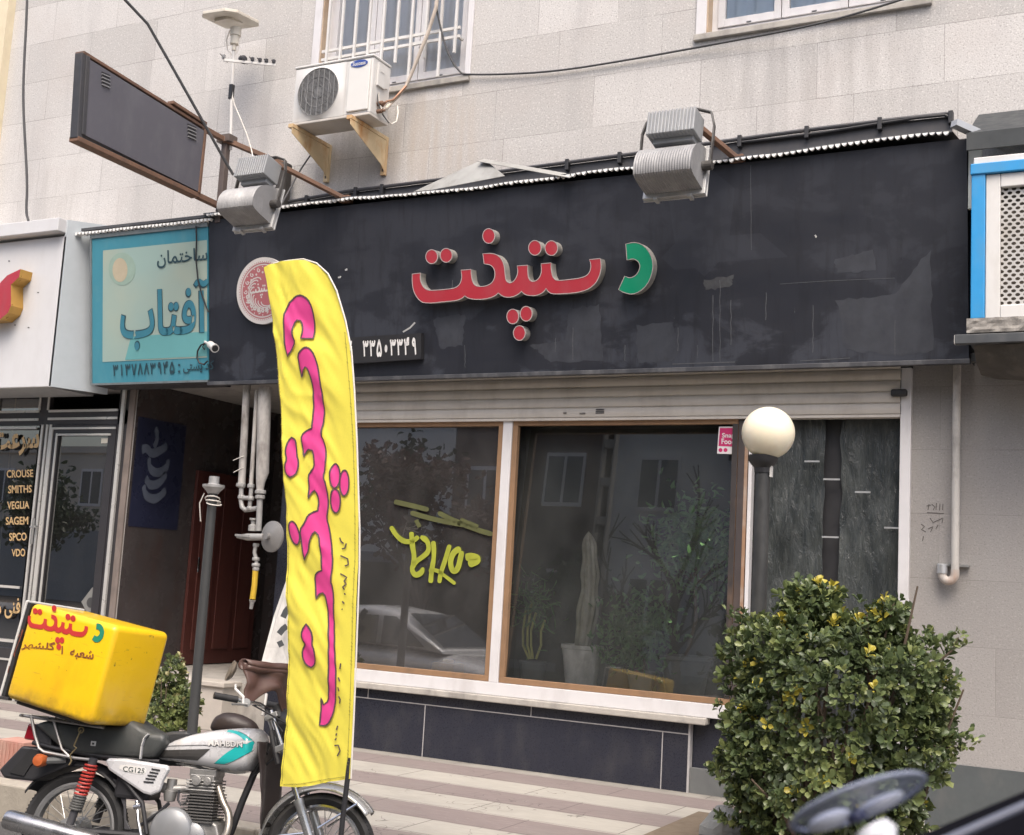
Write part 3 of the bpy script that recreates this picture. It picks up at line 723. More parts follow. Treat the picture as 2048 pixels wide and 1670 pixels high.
st = MB(); st.add([cs+V((0, .012, .15)), cs+V((.13, .012, 0)), cs+V((0, .012, -.15)), cs+V((-.13, .012, 0))], [(0, 3, 2, 1)]); st.mat(1); st.prism(ell_pts := [cs+V((math.cos(a)*.055, .009, math.sin(a)*.05)) for a in [2*PI*k/16 for k in range(16)]], (0, .002, 0)); st.build('diamond_sticker', [M('grey decal', (.2, .2, .19), .5), M('dark decal', (.06, .06, .06), .5)], dro)
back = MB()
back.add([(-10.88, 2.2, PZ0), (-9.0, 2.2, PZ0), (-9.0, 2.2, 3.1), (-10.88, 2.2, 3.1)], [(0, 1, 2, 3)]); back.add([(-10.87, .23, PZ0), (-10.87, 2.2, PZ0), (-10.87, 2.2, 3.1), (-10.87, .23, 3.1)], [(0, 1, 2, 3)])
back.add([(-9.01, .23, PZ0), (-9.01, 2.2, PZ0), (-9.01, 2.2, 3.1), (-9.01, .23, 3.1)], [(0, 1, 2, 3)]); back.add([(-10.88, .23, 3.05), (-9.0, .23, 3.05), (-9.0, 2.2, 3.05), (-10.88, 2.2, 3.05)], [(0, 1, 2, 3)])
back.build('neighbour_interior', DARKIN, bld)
MB().box((-10.2, .9, .3), (-9.2, 1.4, 1.0)).build('shop_counter', M('timber counter', (.16, .085, .04), .5, var=.3), bld)
# gold window lettering
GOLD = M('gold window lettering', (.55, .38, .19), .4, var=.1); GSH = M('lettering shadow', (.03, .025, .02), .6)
def lettering(body, pl, pr, pt, pb, bold=.0, rev=False):
    lt = MB(); pr = pr-5 if pl > 0 else pr-3; pl = pl-4
    tl = P(pl, pt[0], -.0); bl = P(pl, pb[0], -.0); tr = P(pr, pt[1], -.0); br = P(pr, pb[1], -.0)
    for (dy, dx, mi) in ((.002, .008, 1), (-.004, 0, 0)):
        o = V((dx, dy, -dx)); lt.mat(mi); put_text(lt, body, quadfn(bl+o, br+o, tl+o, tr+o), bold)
    lt.build('window_lettering', [GOLD, GSH], sfo)
lettering('CROUSE', 18, 72, (940, 939), (956, 954), .02)
lettering('SMITHS', 21, 69, (971, 970), (987, 985), .02)
lettering('VEGLIA', 19, 64, (1003, 1002), (1019, 1017), .02)
lettering('SAGEM', 16, 62, (1034, 1033), (1050, 1049), .02)
lettering('SPCO', 23, 59, (1066, 1065), (1082, 1081), .02)
lettering('VDO', 28, 56, (1098, 1097), (1113, 1113), .02)
lettering(persian('سرعت سنج'), -75, 82, (868, 862), (925, 919), .03)
lettering(persian('فنی مهندسی'), -62, 44, (1198, 1196), (1240, 1236), .02)

# scratched pencil writing on the right-hand pier
sw = MB()
def wl(x, y): return P(x, y, -.0025)
for st in ([(1853, 1012), (1862, 1010)], [(1858, 1008), (1856, 1020)], [(1863, 1008), (1870, 1014), (1866, 1020)], [(1873, 1006), (1872, 1020)], [(1880, 1007), (1879, 1021)], [(1886, 1008), (1885, 1020)],
           [(1854, 1025), (1888, 1027)], [(1860, 1036), (1866, 1045), (1875, 1041), (1886, 1036), (1884, 1046)], [(1876, 1050), (1872, 1057)], [(1842, 1048), (1849, 1053), (1843, 1059), (1852, 1064)],
           [(1856, 1058), (1866, 1053), (1861, 1064)], [(1847, 1072), (1845, 1082)]):
    put_ribbon(sw, st, wl, 1.6, False, 3)
sw.build('scratched_marks', M('pencil marks', (.10, .09, .085), .8), bld)

# cream neighbouring building at the far left
cb = thing('cream_building', 'cream plastered building edge at the far left beyond the stone wall', 'building', (-13.5, 0, PZ0))
m_cream = M('cream plaster', (.66, .58, .42), .85, var=.08, bmp=.2, bscale=90, dirt=(.5, .42, .28), dirt_amt=.4)
MB().box((-18, -.10, PZ0), (-11.301, 5, 9.5)).build('wall', m_cream, cb)
MB().box((-18, -.16, 5.6), (-11.42, -.101, 6.95)).build('brown_panel', M('tan panel', (.36, .22, .10), .7, var=.15), cb)
# ------------------------------------------------------------------ the traced house word (pixel outlines of the big letters), used on the sign, the box and the emblem
_k = 540/2048
def z5(p): return (800+p[0]*_k, 440+p[1]*_k)
RED_WORD = [(92,410),(155,402),(152,440),(160,480),(182,515),(215,533),(260,533),(330,527),(400,520),(440,503),(462,470),(470,425),(462,380),(538,374),(541,420),(550,470),(572,500),(620,506),(670,495),(705,468),(721,425),(718,380),(700,350),(670,336),(638,332),
 (628,255),(700,252),(745,268),(778,308),(793,360),(797,420),(803,458),(818,474),(838,478),(865,462),(885,430),(895,390),(888,348),(968,342),(969,400),(974,438),(987,460),(1010,468),(1040,455),(1062,430),(1073,390),(1070,332),(1145,325),(1147,380),(1157,428),(1175,453),(1205,459),(1280,452),(1370,440),(1412,424),(1437,398),(1448,360),(1447,330),(1436,300),(1518,292),(1526,330),(1524,380),(1510,430),(1485,478),(1440,518),(1380,543),(1300,555),(1220,560),(1150,560),(1122,542),(1107,518),
 (1095,540),(1065,562),(1020,575),(970,572),(940,560),(920,540),(905,558),(870,578),(825,588),(780,580),(745,553),(722,575),(680,592),(620,602),(560,602),(515,592),(492,575),(465,598),(420,612),(330,620),(240,630),(180,628),(150,612),(120,575),(100,530),(92,470)]
GREEN_D = [(1712,182),(1770,168),(1830,180),(1880,225),(1912,288),(1920,350),(1908,420),(1875,490),(1820,543),(1760,565),(1700,552),(1657,528),(1704,425),(1745,442),(1790,420),(1816,378),(1820,338),(1800,306),(1762,292),(1722,305)]
DOTS = [(240,278,45,53),(350,268,45,53),(673,121,46,56),(1023,211,48,56),(1148,213,48,56),(855,732,45,56),(957,711,45,56),(905,857,45,56)]
RED_WORD = smooth_poly(RED_WORD, 1, .6); GREEN_D = smooth_poly(GREEN_D, 1, .6)

# ------------------------------------------------------------------ black fascia sign
fas = thing('fascia_sign', 'long black painted shop sign with raised red and green lettering', 'shop sign', (-4.4, -.2, 3.0))
X0, X1 = -7.735, -1.115
pn = MB()
def fp(x, z, off=0.0): return V((x, fasY(z), z)) + FN*off
pn.prism([fp(X0, FZ0), fp(X1, FZ0), fp(X1, FZ1), fp(X0, FZ1)], (0, .03, 0))
pn.build('panel', FASCIA, fas)
sd_ = MB()
sd_.add([fp(X1, FZ0), (X1, -.002, FZ0), (X1, -.002, FZ1), fp(X1, FZ1)], [(0, 1, 2, 3)]); sd_.add([fp(X0, FZ0), fp(X0, FZ1), (X0, -.002, FZ1), (X0, -.002, FZ0)], [(0, 1, 2, 3)])
sd_.add([(X0, -.27, FZ0+.01), (X1, -.27, FZ0+.01), (X1, -.002, FZ0+.06), (X0, -.002, FZ0+.06)], [(0, 1, 2, 3)])
sd_.build('side_sheet', FASCIA, fas)
lp = MB(); lp.box((X0-.01, FY0-.022, FZ0-.035), (X1+.01, FY0+.03, FZ0-.001)); lp.build('bottom_trim', M('dark trim angle', (.045, .046, .052), .5, var=.3, dirt=(.2, .2, .2), dirt_amt=.5), fas, bevel=.004)
# raised letters: red or green faces, grey returns, pale rims
REDF = M('red acrylic face', (.38, .030, .046), .4, var=.10, scale=3, dirt=(.34, .07, .085), dirt_amt=.5); GRNF = M('green acrylic face', (.006, .26, .135), .4, var=.08, scale=3)
RETN = M('dusty grey return', (.27, .26, .24), .6, var=.2, scale=25, dirt=(.12, .115, .10), dirt_amt=.7); RIM = M('pale letter rim', (.42, .36, .35), .5, var=.1)
LD = .092
def raised(name, pts, face):
    b = MB(); front = [PF(*p, LD) for p in pts]
    b.prism(front, FN*-(LD-.001), True, 1, 1)
    b.mat(2); put_ribbon(b, pts, lambda x, y: PF(x, y, LD+.0015), 1.5, True)
    return b.build(name, [face, RETN, RIM], fas)
raised('letter', [z5(p) for p in RED_WORD], REDF)
raised('letter', [z5(p) for p in GREEN_D], GRNF)
for (cx, cy, rx, ry) in DOTS: raised('letter_dot', [z5(p) for p in ell(cx, cy, rx, ry, 22)], REDF)
# round emblem, white with red ornament
EW = M('emblem white', (.60, .575, .56), .45, var=.05, dirt=(.38, .36, .34), dirt_amt=.4); ER = M('emblem red', (.40, .13, .145), .45, var=.1)
ec = PF(530, 582, .0); ER_ = .30
ex, ez = V((1, 0, 0)), FN.cross(V((1, 0, 0))).normalized()*-1
if ez.z < 0: ez = -ez
def ep(r, a, off): return ec + ex*(r*math.cos(a)) + ez*(r*math.sin(a)) + FN*off
em = MB(); em.prism([ep(ER_, 2*PI*k/56, .03) for k in range(56)], FN*-.029)
em.mat(1)
def disc(r0, r1, off, n=64):
    o = len(em.v)
    for k in range(n): em.v += [ep(r0, 2*PI*k/n, off), ep(r1, 2*PI*k/n, off)]
    for k in range(n): j = (k+1) % n; em.face([o+2*k, o+2*k+1, o+2*j+1, o+2*j])
disc(.243, .252, .0315); disc(.0, .230, .0315)
em.mat(0)
def e2(u, v): return ec + ex*u + ez*v + FN*.033
for k in range(14):     # scrollwork
    a = 2*PI*k/14; c, s_ = math.cos(a), math.sin(a)
    q = [(.19+.022*math.cos(t*.9)*(1-t/9), .022*math.sin(t*.9)*(1-t/9)) for t in range(8)]
    put_ribbon(em, [(x*c-y*s_, x*s_+y*c) for x, y in q], e2, .010, False)
    a2 = a+PI/14; em.prism([e2(.165*math.cos(a2)+.010*math.cos(t), .165*math.sin(a2)+.010*math.sin(t)) for t in [2*PI*i/8 for i in range(8)]], FN*-.001)
    em.prism([e2(.218*math.cos(a2)+.006*math.cos(t), .218*math.sin(a2)+.006*math.sin(t)) for t in [2*PI*i/8 for i in range(8)]], FN*-.001)
for k in range(11):      # flower rosettes round the lower half
    a = R(-165+k*15); fx, fy = .178*math.cos(a), .178*math.sin(a)
    for q in range(6): em.prism([e2(fx+.013*math.cos(q*PI/3)+.0085*math.cos(t), fy+.013*math.sin(q*PI/3)+.0085*math.sin(t)) for t in [2*PI*i/7 for i in range(7)]], FN*-.001)
for k in range(9):      # leafy sprigs inside
    a = R(100+k*20); put_ribbon(em, [((.10+.035*t)*math.cos(a+.25*t*t), (.10+.035*t)*math.sin(a+.25*t*t)) for t in (0, .5, 1, 1.5, 1.9)], e2, .011, False)
def ew(p): return e2((p[0]-1000)/1900*.30, -(p[1]-430)/1900*.30+.01)
em.prism([ew(p) for p in RED_WORD], FN*-.001); em.prism([ew(p) for p in GREEN_D], FN*-.001)
for (cx, cy, rx, ry) in DOTS: em.prism([ew(p) for p in ell(cx, cy, rx*1.1, ry, 10)], FN*-.001)
for k in range(72):
    a = 2*PI*k/72; em.mat(1); em.prism([e2(.262*math.cos(a)+.0045*math.cos(t), .262*math.sin(a)+.0045*math.sin(t)) for t in [2*PI*i/6 for i in range(6)]], FN*-.001)
em.build('emblem', [EW, ER], fas)
# telephone number plate
pl = MB(); tl, tr, br, bl = PF(585, 682, .05), PF(842, 666, .05), PF(842, 718, .05), PF(585, 735, .05)
pl.prism([tl, tr, br, bl], FN*-.049)
pl.mat(1); put_digits(pl, '۳۳۵۰۳۳۴۹', quadfn(PF(726, 713, .053), PF(833, 709, .053), PF(726, 682, .053), PF(833, 677, .053)), .24)
put_digits(pl, '۰۲۶', quadfn(PF(648, 717, .053), PF(706, 715, .053), PF(648, 687, .053), PF(706, 684, .053)), .24)
pl.build('number_plate', [BLACKM, M('white digits', (.75, .74, .73), .5, var=.05)], fas, bevel=.0)
# chipped paint marks
ck = MB(); random.seed(11)
for (a, b_) in (((806, 664), (830, 645)), ((690, 540), (693, 537)), ((1630, 470), (1631, 475)), ((676, 555), (681, 552))):
    put_ribbon(ck, [a, ((a[0]+b_[0])/2+2, (a[1]+b_[1])/2+1), b_], lambda x, y: PF(x, y, .002), 3.2, False)
dr = MB(); random.seed(8)      # pale run marks and repainted patches on the lower half of the board
for (x, ya, yb) in ((1440, 560, 725), (1426, 590, 722), (1462, 600, 690), (1356, 655, 702), (1626, 610, 705), (1532, 585, 640), (1146, 655, 720), (1111, 676, 704), (1790, 640, 712), (1502, 330, 500), (930, 690, 735), (1395, 690, 716), (1250, 690, 722), (905, 560, 600)):
    q = [(x+random.uniform(-.8, .8), ya+(yb-ya)*i/8) for i in range(9)]; put_ribbon(dr, q, lambda x_, y_: PF(x_, y_, .0015), random.uniform(.9, 1.5), False)
put_ribbon(dr, [(1560, 568), (1650, 562), (1790, 556)], lambda x_, y_: PF(x_, y_, .0015), 1.0, False); put_ribbon(dr, [(1345, 728), (1470, 724)], lambda x_, y_: PF(x_, y_, .0015), 2.0, False); put_ribbon(dr, [(1600, 722), (1700, 716)], lambda x_, y_: PF(x_, y_, .0015), 1.6, False)
dr.build('run_mark', M('pale run mark', (.080, .084, .092), .7, var=.5, scale=40), fas)
def rough(pts, n=9, j=3.0):
    out = []
    for i in range(len(pts)):
        a = V(pts[i]); b2 = V(pts[(i+1) % len(pts)])
        for k in range(n): p = a.lerp(b2, k/n); out.append((p.x+random.uniform(-j, j), p.y+random.uniform(-j, j)))
    return out
for pts, mi in (([(1272, 652), (1345, 642), (1358, 700), (1345, 722), (1275, 726)], 0), ([(1672, 600), (1790, 590), (1860, 500), (1866, 700), (1800, 712), (1690, 700)], 0), ([(1670, 520), (1745, 500), (1752, 540), (1676, 548)], 0), ([(1140, 615), (1200, 610), (1205, 720), (1100, 724), (1060, 690), (1130, 680)], 0), ([(868, 635), (930, 628), (925, 690), (880, 700)], 0), ([(1408, 560), (1465, 552), (1462, 574), (1410, 580)], 1)):
    dr = MB(); dr.add([PF(x, y, .0010) for x, y in rough(pts)], [tuple(range(len(pts)*9))]); dr.build('repaint_patch', [M('dusty repaint', (.040, .044, .055), .6, var=.35, scale=9, dirt=(.024, .026, .036), dirt_amt=.9), M('chalky scuff', (.050, .053, .058), .7, var=.5, scale=16, dirt=(.03, .03, .04), dirt_amt=.9)][mi], fas)
ck.build('paint_chip', M('bare chipped sheet', (.45, .45, .44), .6, var=.2), fas)
# corrugated sheet laid over the top edge (pale scalloped nose) and the dark upstand behind it
cs = MB(); xs = X0-.02; pitch = .0455; random.seed(5)
def lift(x): return .030*mnoise.noise((x*.9, 3.3, 0)) + .012*mnoise.noise((x*3.1, 8.3, 0))
def scallop(mbx, xa, xb, zfun, yfun, depth=.05, amp=.020, skip=()):
    x = xa
    while x < xb:
        z = zfun(x); y = yfun(x); n = 12; h = amp*(.75+.5*random.random())
        pts = [V((x+pitch*(.10+.80*i/n), y, z-h*math.sin(PI*i/n)**.55)) for i in range(n+1)]
        if not any(a < x < b_ for a, b_ in skip): mbx.prism(pts, (0, depth, 0))
        x += pitch
ZT = lambda x: FZ1+.028+lift(x)
scallop(cs, X0+.01, X1-.12, ZT, lambda x: FY1-.062, .022)
cs.mat(1); n = 150
for i in range(n):
    xa = X0-.03+(X1-X0-.06)*i/n; xb = X0-.03+(X1-X0-.06)*(i+1)/n
    cs.add([(xa, FY1-.05, ZT(xa)+.001), (xb, FY1-.05, ZT(xb)+.001), (xb, FY1-.05, ZT(xb)+.013), (xa, FY1-.05, ZT(xa)+.013), (xa, -.06, ZT(xa)+.10), (xb, -.06, ZT(xb)+.10), (xa, -.06, ZT(xa)+.085), (xb, -.06, ZT(xb)+.085)],
           [(0, 1, 2, 3), (3, 2, 5, 4), (0, 6, 7, 1)])
cs.build('corrugated_cover', [M('pale corrugated sheet', (.80, .80, .78), .5, var=.1), M('dark roofing sheet', (.055, .057, .062), .6, var=.3, dirt=(.13, .13, .13), dirt_amt=.4)], fas)
us = MB(); up_pts = [(575, 408), (700, 386), (900, 361), (1100, 334), (1270, 312), (1480, 283), (1640, 262), (1800, 243), (1905, 232)]
UY = -.07
top = [P(px, py, UY) for px, py in up_pts]
for a, b_ in zip(top[:-1], top[1:]): us.add([(a.x, UY, FZ1-.05), (b_.x, UY, FZ1-.05), (b_.x, UY, b_.z), (a.x, UY, a.z), (a.x, -.002, a.z), (b_.x, -.002, b_.z)], [(0, 1, 2, 3), (3, 2, 5, 4)])
us.build('upstand', DARKM, fas)

# the cable run with clips along the top of the sign
cr = thing('cable_conduit', 'dark cable run clipped along the top of the black sign', 'cable', (-4.4, -.08, 4.8))
MB().tube([p+V((0, -.02, .012)) for p in top], .017).build('conduit', DARKM, cr, smooth=True)
MB().tube([P(px, py, -.095) for px, py in [(1480, 285), (1640, 266), (1740, 250), (1830, 236), (1890, 230), (1902, 236)]], .012).build('conduit', BLACKM, cr, smooth=True)
for (px, py) in ((614, 402), (712, 386), (765, 380), (1135, 331), (1240, 317), (1345, 300), (1480, 284), (1614, 266), (1760, 249), (1902, 236)):
    c = P(px, py, -.09); MB().box((c.x-.016, -.115, c.z-.045), (c.x+.016, -.06, c.z+.05)).build('clip', BLACKM, cr, bevel=.004)
# loose bent metal sheet lying on the sign
bs = MB(); A_, B_, C_, D_, E_ = P(820, 387, -.52), P(968, 318, -.34), P(1150, 350, -.50), P(1010, 352, -.56), P(1078, 372, -.55)
bs.grid(lambda u, v: (A_.lerp(B_, u)).lerp((A_+V((.2, -.02, .0))).lerp(D_, u), v), 8, 4)
bs.grid(lambda u, v: (B_.lerp(C_, u)).lerp(D_.lerp(E_, u), v) if False else (B_.lerp(C_, u)+V((0, -.10*v, -.055*v+.0*u))), 8, 4)
tag(bs.build('bent_sheet', M('dull loose sheet metal', (.34, .34, .325), .55, metal=.3, var=.2, dirt=(.16, .15, .13), dirt_amt=.6), solid=.004), 'loose bent grey metal sheet propped on top of the black sign', 'metal sheet')

# ------------------------------------------------------------------ turquoise building-name sign
ts = thing('name_sign', 'turquoise and cream building name sign left of the black sign', 'sign', (-8.5, -.2, 3.0))
TL = -9.21
def tf(px, py, off=.0): return PF(px, py, off)
TEAL = M('turquoise print', (.055, .25, .33), .5, var=.15, scale=2, dirt=(.13, .30, .34), dirt_amt=.5); TEAL2 = M('pale turquoise print', (.14, .38, .39), .5, var=.15, scale=2)
def faded():
    m, n, b, _ = new_mat('faded cream print'); v = coords(n)
    sp = N(n, 'ShaderNodeSeparateXYZ'); n.links.new(v, sp.inputs[0])
    f = noise_tex(n, v, 1.1, 3, .5)
    n.links.new(mix(n, (.30, .42, .39), (.385, .435, .355), ramp(n, f, [(.35, 0.0), (.65, 1.0)])), b.inputs['Base Color']); b.inputs['Roughness'].default_value = .5; return m
p_ = MB(); p_.prism([fp(TL, FZ0+.02), fp(X0-.012, FZ0+.02), fp(X0-.012, FZ1-.06), fp(TL, FZ1-.06)], (0, .05, 0)); p_.build('panel', TEAL, ts)
p_ = MB(); p_.add([tf(205, 724, .003), tf(414, 715, .003), tf(414, 480, .003), tf(206, 501, .003)], [(0, 1, 2, 3)])
p_.mat(1); p_.add([tf(262, 673, .005), tf(414, 663, .005), tf(414, 712, .005), tf(250, 720, .005)], [(0, 1, 2, 3)])
p_.mat(2); p_.prism([tf(x, y, .006) for x, y in ell(240, 540, 15, 24, 24)], FN*-.002); p_.mat(3); p_.prism([tf(x, y, .005) for x, y in ell(244, 538, 27, 33, 24)], FN*-.001)
p_.build('print', [faded(), TEAL2, M('pale orange print', (.46, .40, .29), .5, var=.2), M('muted green print', (.29, .40, .34), .5, var=.2)], ts)
TLM = [M('dark teal lettering', (.025, .065, .085), .5), M('blue lettering', (.045, .20, .27), .5)]
tx = MB(); put_text(tx, persian('ساختمان'), quadfn(tf(314, 537, .008), tf(415, 528, .008), tf(314, 502, .008), tf(415, 494, .008)), .012)
tx.build('lettering', TLM, ts); tx = MB(); put_digits(tx, '۳۱۳۷۸۸۳۹۴۵', quadfn(tf(226, 752, .008), tf(349, 746, .008), tf(226, 730, .008), tf(349, 724, .008)), .24); tx.build('lettering', TLM, ts); tx = MB()
put_text(tx, persian('کد پستی')+' ', quadfn(tf(366, 749, .008), tf(428, 746, .008), tf(366, 724, .008), tf(428, 720, .008)), .02)
for yy in (730, 743): tx.prism([tf(x, y, .008) for x, y in ell(358, yy, 2.2, 2.6, 8)], FN*-.001)
tx.build('lettering', TLM, ts); tx = MB(); tx.mat(1); put_text(tx, persian('آفتاب'), quadfn(tf(240, 703, .010), tf(417, 690, .010), tf(240, 568, .010), tf(417, 556, .010)), .016)
tx.mat(0); put_text(tx, persian('آفتاب'), quadfn(tf(240, 703, .008), tf(417, 690, .008), tf(240, 568, .008), tf(417, 556, .008)), .030)
tx.build('lettering', TLM, ts)
fr = MB(); g = .02
for (a, b_) in (((TL, FZ0), (X0-.012, FZ0+.019)), ((TL, FZ1-.058), (X0-.012, FZ1-.02))):
    fr.prism([fp(a[0], a[1], .012), fp(b_[0], a[1], .012), fp(b_[0], b_[1], .012), fp(a[0], b_[1], .012)], FN*-.05)
fr.prism([fp(TL-.02, FZ0, .012), fp(TL, FZ0, .012), fp(TL, FZ1-.02, .012), fp(TL-.02, FZ1-.02, .012)], FN*-.05)
fr.build('frame', M('weathered sign frame', (.22, .25, .26), .5, metal=.3, var=.2, dirt=(.1, .1, .1), dirt_amt=.5), ts)
s2 = MB(); scallop(s2, TL-.2, X0+.02, lambda x: FZ1+.005+.012*mnoise.noise((x*2, 1, 1)), lambda x: FY1-.035, .06, .024)
s2.mat(1); s2.box((TL-.12, FY1-.03, FZ1+.018), (X0+.1, -.05, FZ1+.045)); s2.box((TL+.05, FY1+.0, FZ1-.018), (X0-.02, FY1+.02, FZ1-.002))
s2.build('corrugated_cover', [bpy.data.materials['pale corrugated sheet'], bpy.data.materials['dark roofing sheet']], ts)
us = MB(); us.box((TL, -.27, FZ0+.0), (X0-.012, -.002, FZ0+.018)); us.box((TL-.02, -.29, FZ0+.02), (TL, -.002, FZ1-.05)); us.build('underside', DARKM, ts)

# little white camera with its looped cable, on the turquoise sign
kc = thing('security_camera', 'small white security camera with looped black cable beside the turquoise sign', 'camera', tuple(PF(412, 690, .03)))
c = PF(424, 692, .10); ax = (PF(432, 700, .16)-PF(412, 684, .06)).normalized()
MB().lathe(c-ax*.06, ax, [(.0, 0), (.028, .002), (.034, .02), (.034, .11), (.040, .112), (.040, .135)], 20).build('housing', WHITE, kc, smooth=True)
MB().lathe(c+ax*.070, ax, [(.034, 0), (.030, .006), (0, .007)], 18).build('lens', BLACKM, kc, smooth=True)
MB().tube([PF(410, 684, .0), PF(410, 684, .05), c-ax*.05], .012).build('bracket', WHITE, kc, smooth=True)
lo = [PF(x, y, .03) for x, y in [(412, 686), (402, 690), (395, 702), (394, 716), (399, 726), (408, 729), (415, 722)]]
MB().tube(lo, .008).build('cable', BLACKM, kc, smooth=True)
MB().tube([PF(x, y, .03) for x, y in [(418, 684), (410, 686), (405, 694), (409, 699)]], .006).build('cable', BLACKM, kc, smooth=True)
wv = MB(); wv.tube([PF(x, y, .02) for x, y in [(392, 452), (393, 480), (392, 520), (396, 560), (404, 590), (412, 612), (417, 624)]], .007)
tag(wv.build('hanging_wire', BLACKM, smooth=True), 'thin black wire hanging down across the turquoise sign', 'cable')

# ------------------------------------------------------------------ white sign of the left-hand shop
wsn = thing('white_sign', 'white sheet shop sign with raised red letter at the left edge', 'shop sign', (-10.2, -.3, 2.95))
WS = M('white sign sheet', (.60, .60, .61), .45, var=.04, scale=2, dirt=(.48, .47, .47), dirt_amt=.3)
b_ = MB(); b_.box((-12.6, -.60, 2.945), (-9.44, -.56, 4.44)); b_.build('panel', WS, wsn, bevel=.006)
b_ = MB(); b_.prism([(-9.44, -.60, 2.945), (-9.25, -.06, 2.95), (-9.25, -.06, 4.66), (-9.44, -.60, 4.60)], (-.03, 0, 0)); b_.build('side_sheet', M('grey-blue sign return', (.44, .48, .51), .5, var=.08), wsn)
b_ = MB(); b_.prism([(-12.6, -.70, 4.47), (-9.46, -.70, 4.47), (-9.46, -.70, 4.60), (-12.6, -.70, 4.60)], (0, .62, 0)); b_.build('cornice', WS, wsn, bevel=.006)
b_ = MB(); b_.box((-12.6, -.56, 2.946), (-9.5, -.002, 2.97)); b_.build('underside', M('grey sign underside', (.30, .31, .32), .6), wsn)
KF = [(-70, 560), (-30, 556), (5, 566), (40, 538), (20, 556), (17, 575), (22, 596), (20, 612), (8, 626), (-20, 634), (-70, 636), (-70, 606), (-20, 604), (-4, 596), (-8, 586), (-30, 576)]
KF = [(-150, 618), (-14, 592), (-2, 580), (0, 566), (14, 551), (41, 538), (38, 554), (22, 569), (22, 611), (16, 625), (0, 639), (-150, 652)]
lt = MB(); lt.prism([P(x, y, -.75) for x, y in KF], (0, .148, 0), True, 1, 1)
lt.build('letter', [REDF, M('gold letter return', (.50, .29, .07), .35, metal=.4, var=.15)], wsn)
dc = MB()
for (px, py) in ((18, 522), (76, 585), (57, 655), (30, 650)): dc.mat(0).prism([P(x, y, -.603) for x, y in ell(px, py, 2, 1.2, 6)], (0, .002, 0))
dc.build('speck', DARKM, wsn)

# ------------------------------------------------------------------ dark projecting light box on its arms
lb = thing('projecting_sign', 'dark blank light box sign projecting on rusty arms above the turquoise sign', 'sign', (-7.6, -.5, 4.6))
LX = -7.6
def lq(px, py, dx=0.0): p = PX(px, py, LX); return V((LX+dx, p.y, p.z))
LBM = M('faded dark sign face', (.105, .103, .122), .5, var=.12, scale=2, dirt=(.16, .16, .175), dirt_amt=.4)
oT, oB, iT, iB = lq(175, 116), lq(166, 268), lq(409, 262), lq(399, 384)
f = MB(); f.prism([oB, iB, iT, oT], (-.09, 0, 0)); f.build('panel', LBM, lb)
f = MB()
def edge(pa, pb, w_, h_, dx=-.06): f.bar(lq(*pa, dx), lq(*pb, dx), w_, h_)
f.bar(lq(170, 106, -.045), lq(160, 276, -.045), .05, .085, (1, 0, 0)); f.bar(lq(176, 112, -.0), lq(167, 270, -.0), .04, .016, (1, 0, 0))
f.build('frame', DARKM, lb, bevel=.006)
f = MB()
f.bar(lq(168, 104, -.05), lq(412, 256, -.05), .10, .028); f.bar(lq(156, 276, -.05), lq(400, 391, -.05), .10, .04); f.bar(lq(411, 258, .0), lq(398, 386, .0), .02, .03)
f.build('edge_rail', RUST, lb, bevel=.004)
f = MB(); f.bar(lq(400, 391, -.03), lq(447, 413, -.03), .06, .05); f.build('arm', RUST, lb, bevel=.004)
pe = P(570, 330, -.06); f = MB(); f.bar(lq(405, 252, -.03), lq(450, 277, -.03), .05, .045); f.bar(lq(450, 277, -.03), pe, .05, .045); f.build('arm', RUST, lb, bevel=.004)
f = MB(); f.bar(lq(344, 204, -.02), lq(412, 248, -.02), .07, .03)
f.build('rear_rail', RUST, lb, bevel=.004)
vn = MB()
for (cx, cy) in ((211, 158), (383, 262)):
    vn = MB()
    for k in range(4):
        a, b2 = lq(cx-8, cy-13+k*7, .003), lq(cx+8, cy-6+k*7, .003); vn.mat(0).bar(a, b2, .012, .014); vn.mat(1).bar(a+V((.004, 0, -.012)), b2+V((.004, 0, -.012)), .012, .010)
    vn.build('vent', [BLACKM, M('worn vent lip', (.22, .22, .23), .5)], lb)
pst = MB(); t = PX(458, 282, LX); pst.box((LX-.06, t.y-.03, 4.45), (LX+.0, t.y+.03, t.z)); pst.box((LX-.10, t.y-.06, t.z-.02), (LX+.05, t.y+.06, t.z+.05)); pst.build('post', M('brown painted post', (.11, .085, .075), .6, var=.2, dirt=(.05, .04, .04), dirt_amt=.5), lb, bevel=.004)
t = P(568, 326, -.14); p2 = MB(); p2.box((t.x-.055, -.18, 4.45), (t.x+.055, -.07, t.z)); p2.build('post', M('dark weathered post', (.05, .045, .042), .7, var=.3), lb, bevel=.02)

